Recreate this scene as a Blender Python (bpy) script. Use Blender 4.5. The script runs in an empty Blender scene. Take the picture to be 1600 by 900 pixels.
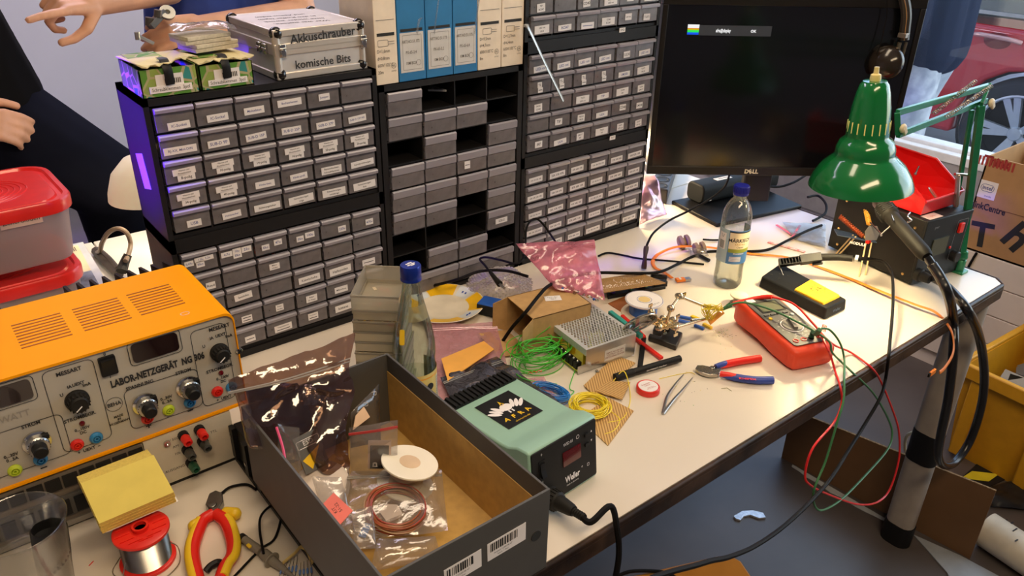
import bpy, bmesh, math, random
from mathutils import Vector, Matrix, noise
random.seed(7)
SC = bpy.context.scene
COL = SC.collection
T = 0.75          # table top height
PI = math.pi
# ---------------------------------------------------------------- camera
FPX = 1245.59
RW = Matrix(((0.78371391, 0.27318028, -0.55782169), (-0.62084675, 0.37127048, -0.6904401), (0.01848811, 0.8874293, 0.46057293)))
CAMPOS = Vector((0, 0, 1.5))
cd = bpy.data.cameras.new('camera'); cam = bpy.data.objects.new('camera', cd); COL.objects.link(cam)
cd.sensor_width = 36; cd.lens = 36 * FPX / 1600; cd.clip_start = 0.02; cd.clip_end = 100
cam.matrix_world = Matrix.Translation(CAMPOS) @ RW.to_4x4()
SC.camera = cam
SC.view_settings.view_transform = 'Standard'; SC.view_settings.look = 'None'
SC.view_settings.gamma = 1; SC.view_settings.use_curve_mapping = False
SC.view_settings.exposure = 0.0
SC.cycles.use_denoising = True
SC.cycles.max_bounces = 8; SC.cycles.transparent_max_bounces = 32
SC.cycles.caustics_reflective = False; SC.cycles.caustics_refractive = False
SC.cycles.sample_clamp_indirect = 6
# ---------------------------------------------------------------- world and lights
w = bpy.data.worlds.new('daylight'); SC.world = w; w.use_nodes = True
nt = w.node_tree; bg = nt.nodes['Background']
sky = nt.nodes.new('ShaderNodeTexSky'); sky.sky_type = 'HOSEK_WILKIE'; sky.turbidity = 6; sky.sun_direction = (0.4, -0.6, 0.7)
nt.links.new(sky.outputs[0], bg.inputs[0]); bg.inputs[1].default_value = 15
def light(name, kind, loc, energy, color, target=None, size=0.1, size_y=None, spot=None, blend=0.4):
    d = bpy.data.lights.new(name, kind); d.energy = energy; d.color = color
    if kind == 'AREA':
        d.size = size
        if size_y: d.shape = 'RECTANGLE'; d.size_y = size_y
    elif kind == 'SPOT': d.spot_size = spot; d.spot_blend = blend; d.shadow_soft_size = size
    else: d.shadow_soft_size = size
    o = bpy.data.objects.new(name, d); COL.objects.link(o); o.location = loc
    if target: o.rotation_euler = (Vector(target) - Vector(loc)).to_track_quat('-Z', 'Y').to_euler()
    return o
WARM = (1, .74, .45)
light('ceiling_light_front', 'AREA', (0.3, -0.5, 2.55), 27, (1, .76, .48), (0.5, 0.5, 0.8), 1.6, .3)
light('ceiling_light_middle', 'AREA', (1.0, 1.0, 2.6), 15, (1, .8, .58), (1.0, 1.0, 0), 1.4, .3)
light('ceiling_light_back', 'AREA', (0.6, 2.9, 2.6), 36, (.9, .8, 1), (0.6, 2.9, 0), 1.6, .8)
light('window_daylight', 'AREA', (2.9, .6, 1.6), 9, (.7, .85, 1), (1.2, .4, .3), 1.6, 1.2)
light('blue_spot', 'SPOT', (-0.42, 1.27, 1.34), 300, (.10, .015, 1), (.289, 1.285, 1.13), .03, spot=math.radians(21), blend=.5)
light('blue_floor_spot', 'SPOT', (.0, 2.9, .8), 110, (.25, .1, 1), (.45, 3.1, 0), .08, spot=math.radians(75))
# ---------------------------------------------------------------- pixel rays (pixel of the photo -> a point on a plane of the room)
def ray(px, py): return RW @ Vector((px - 800, 450 - py, -FPX))
def g(px, py, z=T):
    d = ray(px, py); return CAMPOS + d * ((z - 1.5) / d.z)
def gy(px, py, y):
    d = ray(px, py); return CAMPOS + d * (y / d.y)
def gx(px, py, x):
    d = ray(px, py); return CAMPOS + d * (x / d.x)
def gp(px, py, pt, n):
    d = ray(px, py); n = Vector(n); return CAMPOS + d * ((Vector(pt) - CAMPOS).dot(n) / d.dot(n))
def gd(px, py, dist): return CAMPOS + ray(px, py).normalized() * dist
# ---------------------------------------------------------------- materials
MATS = {}
def M(name, rgb, rough=.5, metal=0, var=.06, scale=30, bump=0, emit=None, estr=0, coat=0, spec=None, rgb2=None, bscale=None):
    if name in MATS: return MATS[name]
    m = bpy.data.materials.new(name); m.use_nodes = True; n = m.node_tree; b = n.nodes['Principled BSDF']
    tc = n.nodes.new('ShaderNodeTexCoord'); nz = n.nodes.new('ShaderNodeTexNoise'); nz.inputs['Scale'].default_value = scale; nz.inputs['Detail'].default_value = 5
    n.links.new(tc.outputs['Object'], nz.inputs['Vector'])
    mx = n.nodes.new('ShaderNodeMix'); mx.data_type = 'RGBA'
    a = rgb2 if rgb2 else tuple(c * (1 - var) for c in rgb); c2 = rgb if rgb2 else tuple(min(1, c * (1 + var)) for c in rgb)
    mx.inputs['A'].default_value = (*a, 1); mx.inputs['B'].default_value = (*c2, 1)
    cr = n.nodes.new('ShaderNodeMapRange'); cr.inputs['From Min'].default_value = .35; cr.inputs['From Max'].default_value = .65
    n.links.new(nz.outputs['Fac'], cr.inputs['Value']); n.links.new(cr.outputs[0], mx.inputs['Factor'])
    n.links.new(mx.outputs['Result'], b.inputs['Base Color'])
    b.inputs['Roughness'].default_value = rough; b.inputs['Metallic'].default_value = metal
    if coat: b.inputs['Coat Weight'].default_value = coat
    if spec is not None: b.inputs['Specular IOR Level'].default_value = spec
    if emit: b.inputs['Emission Color'].default_value = (*emit, 1); b.inputs['Emission Strength'].default_value = estr
    if bump:
        bp = n.nodes.new('ShaderNodeBump'); bp.inputs['Strength'].default_value = bump; bp.inputs['Distance'].default_value = .002
        nb = n.nodes.new('ShaderNodeTexNoise'); nb.inputs['Scale'].default_value = bscale or scale * 3; n.links.new(tc.outputs['Object'], nb.inputs['Vector'])
        n.links.new(nb.outputs['Fac'], bp.inputs['Height']); n.links.new(bp.outputs[0], b.inputs['Normal'])
    MATS[name] = m; return m
def F(name, tint, body, opac=.2, rough=.15, gloss=.12, cloud=0, bump=0, scale=40):
    """thin clear plastic or glass: part see-through (tint), part milky (body), part glossy at grazing angles"""
    if name in MATS: return MATS[name]
    m = bpy.data.materials.new(name); m.use_nodes = True; n = m.node_tree; L = n.links.new; n.nodes.clear()
    out = n.nodes.new('ShaderNodeOutputMaterial'); tr = n.nodes.new('ShaderNodeBsdfTransparent'); tr.inputs[0].default_value = (*tint, 1)
    df = n.nodes.new('ShaderNodeBsdfDiffuse'); df.inputs[0].default_value = (*body, 1)
    tl = n.nodes.new('ShaderNodeBsdfTranslucent'); tl.inputs[0].default_value = (*body, 1)
    md = n.nodes.new('ShaderNodeMixShader'); md.inputs[0].default_value = .4; L(df.outputs[0], md.inputs[1]); L(tl.outputs[0], md.inputs[2])
    m1 = n.nodes.new('ShaderNodeMixShader'); m1.inputs[0].default_value = opac; L(tr.outputs[0], m1.inputs[1]); L(md.outputs[0], m1.inputs[2])
    tc = n.nodes.new('ShaderNodeTexCoord'); nz = n.nodes.new('ShaderNodeTexNoise'); nz.inputs['Scale'].default_value = scale; nz.inputs['Detail'].default_value = 4
    L(tc.outputs['Object'], nz.inputs['Vector'])
    if cloud:
        mr = n.nodes.new('ShaderNodeMapRange'); mr.inputs['From Min'].default_value = .3; mr.inputs['From Max'].default_value = .7
        mr.inputs['To Min'].default_value = max(0, opac - cloud); mr.inputs['To Max'].default_value = min(1, opac + cloud); L(nz.outputs['Fac'], mr.inputs['Value']); L(mr.outputs[0], m1.inputs[0])
    gl = n.nodes.new('ShaderNodeBsdfGlossy'); gl.inputs['Roughness'].default_value = rough
    lw = n.nodes.new('ShaderNodeLayerWeight'); lw.inputs[0].default_value = .25
    mr2 = n.nodes.new('ShaderNodeMapRange'); mr2.inputs['To Min'].default_value = gloss * .5; mr2.inputs['To Max'].default_value = min(1, gloss * 5); L(lw.outputs['Fresnel'], mr2.inputs['Value'])
    m2 = n.nodes.new('ShaderNodeMixShader'); L(mr2.outputs[0], m2.inputs[0]); L(m1.outputs[0], m2.inputs[1]); L(gl.outputs[0], m2.inputs[2]); L(m2.outputs[0], out.inputs[0])
    if bump:
        bp = n.nodes.new('ShaderNodeBump'); bp.inputs['Strength'].default_value = bump; bp.inputs['Distance'].default_value = .003; L(nz.outputs['Fac'], bp.inputs['Height']); L(bp.outputs[0], gl.inputs['Normal'])
    MATS[name] = m; return m
black = M('black plastic', (.008, .008, .009), .48, spec=.3)
mblack = M('matt black plastic', (.013, .012, .011), .6, spec=.25)
rubber = M('black rubber cable', (.007, .006, .006), .6, spec=.12)
chrome = M('chrome metal', (.62, .6, .56), .18, 1)
steel = M('galvanised steel', (.5, .5, .5), .34, 1, bump=.05)
white = M('white plastic', (.78, .77, .74), .4)
paper = M('white paper label', (.84, .80, .80), .75, var=.03)
ink = M('black printing ink', (.02, .02, .022), .7)
blueink = M('blue printing ink', (.06, .08, .3), .7)
red = M('red plastic', (.75, .02, .012), .35)
yellow = M('yellow plastic', (.85, .55, .02), .4)
blue = M('blue plastic', (.02, .1, .45), .35)
green = M('green enamel', (.005, .16, .035), .16, coat=.6, var=.02)
card = M('brown cardboard', (.5, .3, .12), .85, var=.08, scale=60, bump=.1)
cream = M('cream cardboard', (.82, .7, .56), .7)
skin = M('skin', (.62, .33, .2), .5, var=.08, scale=20)
orange = M('orange enamel', (1, .37, .0), .65, var=.01, spec=.12)
brass = M('brass', (.75, .5, .2), .25, 1)
beige = M('beige plastic', (.72, .6, .42), .5)
clear = F('clear plastic', (.94, .94, .93), (.8, .8, .78), .1, .08, .1)
film = F('clear film bag', (.9, .89, .88), (.75, .7, .66), .13, .12, .16, cloud=.06, bump=.6)
pinkfilm = F('pink film bag', (.98, .83, .89), (.95, .62, .70), .30, .15, .14, cloud=.12, bump=.6)
rosefilm = F('rose film bag', (.95, .58, .70), (.9, .38, .5), .36, .15, .12, cloud=.12, bump=.5)
foil = M('antistatic silver film', (.16, .15, .17), .16, .85, var=.5, scale=12, bump=.5)
# ---------------------------------------------------------------- mesh builder
TXT = {}
def text_geo(s, bold=0):
    k = (s, bold)
    if k in TXT: return TXT[k]
    c = bpy.data.curves.new('t', 'FONT'); c.body = s; c.size = 1; c.align_x = 'CENTER'; c.align_y = 'CENTER'; c.resolution_u = 2; c.offset = bold
    o = bpy.data.objects.new('t', c); COL.objects.link(o)
    dg = bpy.context.evaluated_depsgraph_get(); me = bpy.data.meshes.new_from_object(o.evaluated_get(dg))
    r = ([v.co.copy() for v in me.vertices], [tuple(p.vertices) for p in me.polygons])
    bpy.data.objects.remove(o); bpy.data.curves.remove(c); bpy.data.meshes.remove(me)
    TXT[k] = r; return r
def rx(a): return Matrix.Rotation(a, 4, 'X')
def ry(a): return Matrix.Rotation(a, 4, 'Y')
def rz(a): return Matrix.Rotation(a, 4, 'Z')
def tr(*a): return Matrix.Translation(a if len(a) > 1 else a[0])
def sc(x, y=None, z=None): return Matrix.Diagonal((x, x if y is None else y, x if z is None else z, 1))
def frame(p, d, up=(0, 0, 1)):
    z = Vector(d).normalized(); u = Vector(up)
    if abs(z.dot(u)) > .98: u = Vector((0, 1, 0))
    x = u.cross(z).normalized(); y = z.cross(x); m = Matrix((x, y, z)).transposed().to_4x4(); m.translation = Vector(p); return m
def axes(p, x, y):
    x = Vector(x).normalized(); z = x.cross(Vector(y)).normalized(); y = z.cross(x); m = Matrix((x, y, z)).transposed().to_4x4(); m.translation = Vector(p); return m
def spline(pts, n=8, closed=False):
    pts = [Vector(p) for p in pts]; N = len(pts); out = []
    if N < 3: return pts
    for i in range(N if closed else N - 1):
        if closed: a, b, c, d = pts[(i - 1) % N], pts[i], pts[(i + 1) % N], pts[(i + 2) % N]
        else: a, b, c, d = pts[max(0, i - 1)], pts[i], pts[i + 1], pts[min(N - 1, i + 2)]
        for k in range(n):
            t = k / n; out.append(.5 * ((2 * b) + (c - a) * t + (2 * a - 5 * b + 4 * c - d) * t * t + (3 * b - a - 3 * c + d) * t ** 3))
    if not closed: out.append(pts[-1])
    return out
class MB:
    def __init__(s): s.v = []; s.f = []; s.mi = []; s.m = Matrix()
    def add(s, vs, fs, mi=0, m=None):
        mm = s.m @ m if m is not None else s.m; k = len(s.v)
        s.v.extend([mm @ Vector(v) for v in vs]); s.f.extend([tuple(i + k for i in f) for f in fs]); s.mi.extend([mi] * len(fs)); return s
    def box(s, c, d, mi=0, m=None):
        x, y, z = c; a, b, h = d[0] / 2, d[1] / 2, d[2] / 2
        vs = [(x + i * a, y + j * b, z + k * h) for k in (-1, 1) for j in (-1, 1) for i in (-1, 1)]
        return s.add(vs, [(0, 2, 3, 1), (4, 5, 7, 6), (0, 1, 5, 4), (2, 6, 7, 3), (0, 4, 6, 2), (1, 3, 7, 5)], mi, m)
    def span(s, a, b, mi=0, m=None): return s.box([(p + q) / 2 for p, q in zip(a, b)], [abs(q - p) for p, q in zip(a, b)], mi, m)
    def prism(s, poly, z0, z1, mi=0, m=None):
        n = len(poly); vs = [(x, y, z0) for x, y in poly] + [(x, y, z1) for x, y in poly]
        return s.add(vs, [tuple(range(n))[::-1], tuple(range(n, 2 * n))] + [(i, (i + 1) % n, n + (i + 1) % n, n + i) for i in range(n)], mi, m)
    def lathe(s, prof, seg=24, mi=0, m=None, cap=True):
        n = len(prof); vs = [(r * math.cos(2 * PI * k / seg), r * math.sin(2 * PI * k / seg), z) for r, z in prof for k in range(seg)]; fs = []
        for i in range(n - 1):
            for k in range(seg): fs.append((i * seg + k, i * seg + (k + 1) % seg, (i + 1) * seg + (k + 1) % seg, (i + 1) * seg + k))
        if cap:
            if prof[0][0] > 1e-5: fs.append(tuple(range(seg))[::-1])
            if prof[-1][0] > 1e-5: fs.append(tuple(range((n - 1) * seg, n * seg)))
        return s.add(vs, fs, mi, m)
    def cyl(s, p, q, r, r2=None, seg=16, mi=0):
        p = Vector(p); q = Vector(q); return s.lathe([(r, 0), (r if r2 is None else r2, (q - p).length)], seg, mi, frame(p, q - p))
    def tube(s, pts, r, seg=8, mi=0, n=8, closed=False, smooth=True, flat=None):
        P = spline(pts, n, closed) if smooth else [Vector(p) for p in pts]; N = len(P); vs = []; fs = []; u = None
        for i, p in enumerate(P):
            d = (P[(i + 1) % N] - P[i - 1]) if closed else (P[min(N - 1, i + 1)] - P[max(0, i - 1)])
            if d.length < 1e-9: d = Vector((0, 0, 1))
            d.normalize()
            if u is None: u = Vector((0, 0, 1)) if abs(d.z) < .9 else Vector((1, 0, 0))
            u = u - d * u.dot(d)
            if u.length < 1e-6: u = d.orthogonal()
            u.normalize(); w_ = d.cross(u); rr = r(i / (N - 1)) if callable(r) else r
            a, b = (rr, rr) if not flat else (rr * flat, rr)
            for k in range(seg): t = 2 * PI * k / seg; vs.append(p + u * (a * math.cos(t)) + w_ * (b * math.sin(t)))
        for i in range(N if closed else N - 1):
            j = (i + 1) % N
            for k in range(seg): fs.append((i * seg + k, i * seg + (k + 1) % seg, j * seg + (k + 1) % seg, j * seg + k))
        if not closed: fs += [tuple(range(seg))[::-1], tuple(range((N - 1) * seg, N * seg))]
        return s.add(vs, fs, mi)
    def ball(s, c, r, seg=14, mi=0, m=None):
        r = (r, r, r) if not hasattr(r, '__len__') else r; n = seg // 2
        mm = tr(*c) @ sc(*r); mm = (m @ mm) if m is not None else mm
        return s.lathe([(max(1e-6, math.sin(PI * i / n)), -math.cos(PI * i / n)) for i in range(n + 1)], seg, mi, mm, cap=False)
    def capsule(s, p, q, r1, r2, seg=14, mi=0):
        s.cyl(p, q, r1, r2, seg, mi); s.ball(p, r1, seg, mi); s.ball(q, r2, seg, mi); return s
    def text(s, t, size, mi=0, m=None, sx=1, bold=0):
        vs, fs = text_geo(t, bold); return s.add(vs, fs, mi, (m if m is not None else Matrix()) @ sc(size * sx, size, size))
    def plate(s, wd, ht, mi=0, m=None, t=.0004): return s.box((0, 0, t / 2), (wd, ht, t), mi, m)
    def rplate(s, wd, ht, r, t, mi=0, m=None, seg=4): return s.prism(rrect(wd, ht, r, seg), 0, t, mi, m)
    def outline(s, wd, ht, r, lw, mi=0, m=None, t=.0003):
        o = rrect(wd, ht, r, 4); i = rrect(wd - 2 * lw, ht - 2 * lw, max(.0001, r - lw), 4); n = len(o)
        return s.add([(x, y, t) for x, y in o] + [(x, y, t) for x, y in i], [(k, (k + 1) % n, n + (k + 1) % n, n + k) for k in range(n)], mi, m)
    def grid(s, fn, nu, nv, mi=0, m=None):
        vs = [fn(i / nu, j / nv) for j in range(nv + 1) for i in range(nu + 1)]
        return s.add(vs, [(j * (nu + 1) + i, j * (nu + 1) + i + 1, (j + 1) * (nu + 1) + i + 1, (j + 1) * (nu + 1) + i) for j in range(nv) for i in range(nu)], mi, m)
    def build(s, name, mats, parent=None, bevel=0, smooth=True, angle=35, remesh=0, solid=0, label=None, bseg=2, sub=0, org=None):
        me = bpy.data.meshes.new(name)
        if org is not None: o_ = Vector(org); s.v = [v - o_ for v in s.v]
        me.from_pydata(s.v, [], s.f); mats = mats if isinstance(mats, (list, tuple)) else [mats]
        for m in mats: me.materials.append(m)
        me.polygons.foreach_set('material_index', s.mi); me.update()
        if smooth:
            me.polygons.foreach_set('use_smooth', [True] * len(me.polygons))
            if not remesh: me.set_sharp_from_angle(angle=math.radians(angle))
        o = bpy.data.objects.new(name, me); COL.objects.link(o)
        if org is not None: o.location = org
        if parent: o.parent = parent
        if label: o['label'] = label
        if remesh:
            r = o.modifiers.new('r', 'REMESH'); r.mode = 'VOXEL'; r.voxel_size = remesh; r.use_smooth_shade = True
            q = o.modifiers.new('s', 'SMOOTH'); q.iterations = 6; q.factor = .5
        if solid: q = o.modifiers.new('t', 'SOLIDIFY'); q.thickness = solid; q.offset = 0
        if bevel: b = o.modifiers.new('b', 'BEVEL'); b.width = bevel; b.segments = bseg; b.limit_method = 'ANGLE'; b.angle_limit = math.radians(40)
        if sub: b = o.modifiers.new('u', 'SUBSURF'); b.levels = b.render_levels = sub
        return o
def rrect(wd, ht, r, seg=4):
    out = []
    for cx, cy, a0 in ((wd / 2 - r, ht / 2 - r, 0), (-wd / 2 + r, ht / 2 - r, 90), (-wd / 2 + r, -ht / 2 + r, 180), (wd / 2 - r, -ht / 2 + r, 270)):
        for k in range(seg + 1): a = math.radians(a0 + 90 * k / seg); out.append((cx + r * math.cos(a), cy + r * math.sin(a)))
    return out
def thing(name, label, cat, loc=(0, 0, 0), rot=0, group=None):
    o = bpy.data.objects.new(name, None); COL.objects.link(o); o.empty_display_size = .02; o.location = loc
    if isinstance(rot, Matrix): o.matrix_world = tr(Vector(loc)) @ rot
    else: o.rotation_euler = (0, 0, rot)
    o['label'] = label; o['category'] = cat
    if group: o['group'] = group
    return o
def tag(o, label, cat, group=None, kind=None):
    o['label'] = label; o['category'] = cat
    if group: o['group'] = group
    if kind: o['kind'] = kind
    return o
def struct(o, label=None):
    o['kind'] = 'structure'
    if label: o['label'] = label
    return o
def copy_tree(o, parent=None):
    c = o.copy(); COL.objects.link(c)
    if parent: c.parent = parent
    for ch in list(o.children): copy_tree(ch, c)
    return c
FRONT = rx(PI / 2)      # text and plates facing -Y
def cable(name, pts, r, label, mat=rubber, seg=8, n=8, cat='cable', flat=None, group=None):
    o = MB().tube(pts, r, seg, 0, n, flat=flat).build(name, mat); return tag(o, label, cat, group)
def pillow(mb, c, thick, nu=16, nv=16, amp=.004, seed=0, mi=0, ns=25):
    """two crumpled sheets closed at the rim between four corners a b c d"""
    a, b, c_, d = [Vector(p) for p in c]; nrm = (b - a).cross(d - a).normalized(); sd = Vector((seed * 7.3, seed * 3.1, seed * 1.7))
    for sg in (1, -1):
        def fn(u, v):
            p = a * (1 - u) * (1 - v) + b * u * (1 - v) + c_ * u * v + d * (1 - u) * v
            e = min(1, 6 * min(u, 1 - u, v, 1 - v)) ; q = (math.sin(PI * u) * math.sin(PI * v)) ** .5 if 0 < u < 1 and 0 < v < 1 else 0
            k = noise.noise(p * ns + sd) + .5 * noise.noise(p * ns * 2.3 + sd)
            k2 = abs(noise.noise(p * ns * .7 + sd * 2)); kk = noise.noise(p * ns * 2 + sd * (2 + sg))
            return p + nrm * (sg * thick * q + amp * (k + 1.5 * k2) + sg * amp * .5 * kk * e)
        mb.grid(fn, nu, nv, mi)
    return mb
# ================================================================ the room
floorm = M('grey brown linoleum floor', (.10, .085, .08), .38, var=.12, scale=5, bump=.03)
wallm = M('white wall paint', (.6, .58, .62), .8, var=.03, scale=3)
struct(MB().span((-3, -3, -.1), (3.0, 5, 0)).build('floor', floorm, smooth=False))
struct(MB().span((-3, -3, 2.7), (3.1, 5, 2.8)).build('ceiling', M('white ceiling', (.7, .7, .68), .9), smooth=False))
struct(MB().span((-3, 4.4, 0), (3.1, 4.5, 2.7)).build('wall_back', wallm, smooth=False))
struct(MB().span((-3.1, -3, 0), (-3, 4.5, 2.7)).build('wall_left', wallm, smooth=False))
struct(MB().span((-3, -3.1, 0), (3.1, -3, 2.7)).build('wall_front', wallm, smooth=False))
mb = MB(); mb.span((3.0, -3, 0), (3.1, 4.4, .6)).span((3.0, -3, 2.3), (3.1, 4.4, 2.7)).span((3.0, -3, .6), (3.1, -1.2, 2.3)).span((3.0, 3.2, .6), (3.1, 4.4, 2.3))
struct(mb.build('wall_right', wallm, smooth=False))
struct(MB().span((2.985, 1.0, .25), (3.02, 3.25, .6)).build('trim_1', M('grey painted sill board', (.33, .32, .33), .5), smooth=False, bevel=.004))
win = struct(MB().span((3.04, -1.2, .64), (3.046, 3.2, 2.3)).build('window_1', F('window glass', (.95, .97, .98), (.6, .7, .8), .015, .02, .05), smooth=False))
mb = MB()
for y in (-1.2, 3.16): mb.span((3.0, y, .62), (3.09, y + .04, 2.3))
mb.span((3.0, -1.2, 2.26), (3.09, 3.2, 2.3)).span((3.02, -1.2, .6), (3.09, 3.2, .645))
struct(mb.build('window_frame', M('white window frame', (.75, .77, .8), .4), win, smooth=False, bevel=.004))
struct(MB().span((2.975, 1.0, .6), (3.02, 3.2, .632)).build('window_sill', M('white glossy sill', (.8, .82, .84), .12), win, smooth=False, bevel=.004))
pave = MB().span((3.1, -6, -.2), (14, 12, -.075)).build('ground', M('grey blue paving', (.22, .27, .36), .5, var=.15, scale=4), smooth=False); struct(pave)
# white plank bench under the window that carries the cardboard carton
t = thing('plank_bench', 'low white bench faced with horizontal boards, below the printed cardboard carton', 'bench', (2.62, 0, 0))
wp = M('white painted boards', (.74, .66, .58), .55, var=.05, scale=8)
for z0, z1 in ((.06, .165), (.168, .262), (.265, .36), (.363, .452)): MB().span((0, -.9, z0), (.015, 1.35, z1)).build('board', wp, t, bevel=.002, smooth=False)
MB().span((.015, -.9, .43), (.345, 1.35, .452)).span((.02, -.9, 0), (.06, 1.35, .06)).span((.02, -.9, .06), (.05, -.86, .43)).span((.02, 1.31, .06), (.34, 1.35, .43)).build('carcass', wp, t, smooth=False)
# ---------------------------------------------------------------- the work table
edgem = M('worn dark brown table edge', (.012, .006, .004), .45, rgb2=(.06, .032, .018), scale=18, bump=.25, spec=.25)
topm = M('cream laminate table top', (.74, .66, .56), .32, var=.02, scale=4, coat=.15)
t = thing('work_table', 'long cream laminate work table with worn dark brown edges and grey tube legs', 'table', (0, 0, 0))
MB().prism([(-1.2, .526), (1.755, .526), (1.772, .545), (1.772, 1.325), (-1.2, 1.325)], T - .006, T).build('tabletop', topm, t, smooth=False)
MB().prism([(-1.2, .518), (1.757, .518), (1.780, .541), (1.780, 1.325), (-1.2, 1.325)], T - .034, T - .0062).span((-1.2, .518, T - .01), (1.756, .5255, T + .001)).prism([(1.756, .518), (1.780, .541), (1.780, 1.325), (1.7725, 1.325), (1.7725, .5445), (1.7555, .5255)], T - .01, T + .001).build('edge_band', edgem, t, bevel=.003)
legm = M('greige lacquered steel', (.38, .33, .28), .45)
for x, y in ((1.742, .565), (1.70, 1.25), (-1.0, .6), (-1.0, 1.25)):
    MB().prism(rrect(.048, .068, .022), 0.03, T - .034, m=tr(x, y, 0)).build('leg', legm, t)
MB().prism(rrect(.054, .074, .026), 0, .06, m=tr(1.742, .565, 0)).build('foot', black, t)
MB().prism(rrect(.051, .071, .024), .26, .345, m=tr(1.742, .565, 0)).build('tape_wrap', black, t, label='black tape wound round the table leg')
t = thing('back_table', 'white table butted against the far side of the work table, behind the drawer cabinets', 'table', (0, 0, 0))
MB().span((-1.2, 1.33, T - .03), (.287, 1.86, T)).span((.29, 1.33, T - .03), (1.75, 1.86, T)).build('tabletop', M('white laminate', (.8, .76, .68), .3, var=.02), t, bevel=.002, smooth=False)
for x, y in ((-1.1, 1.8), (.27, 1.8), (1.6, 1.8), (1.6, 1.4), (-1.1, 1.4)): MB().cyl((x, y, 0), (x, y, T - .03), .022).build('leg', legm, t)
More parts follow.
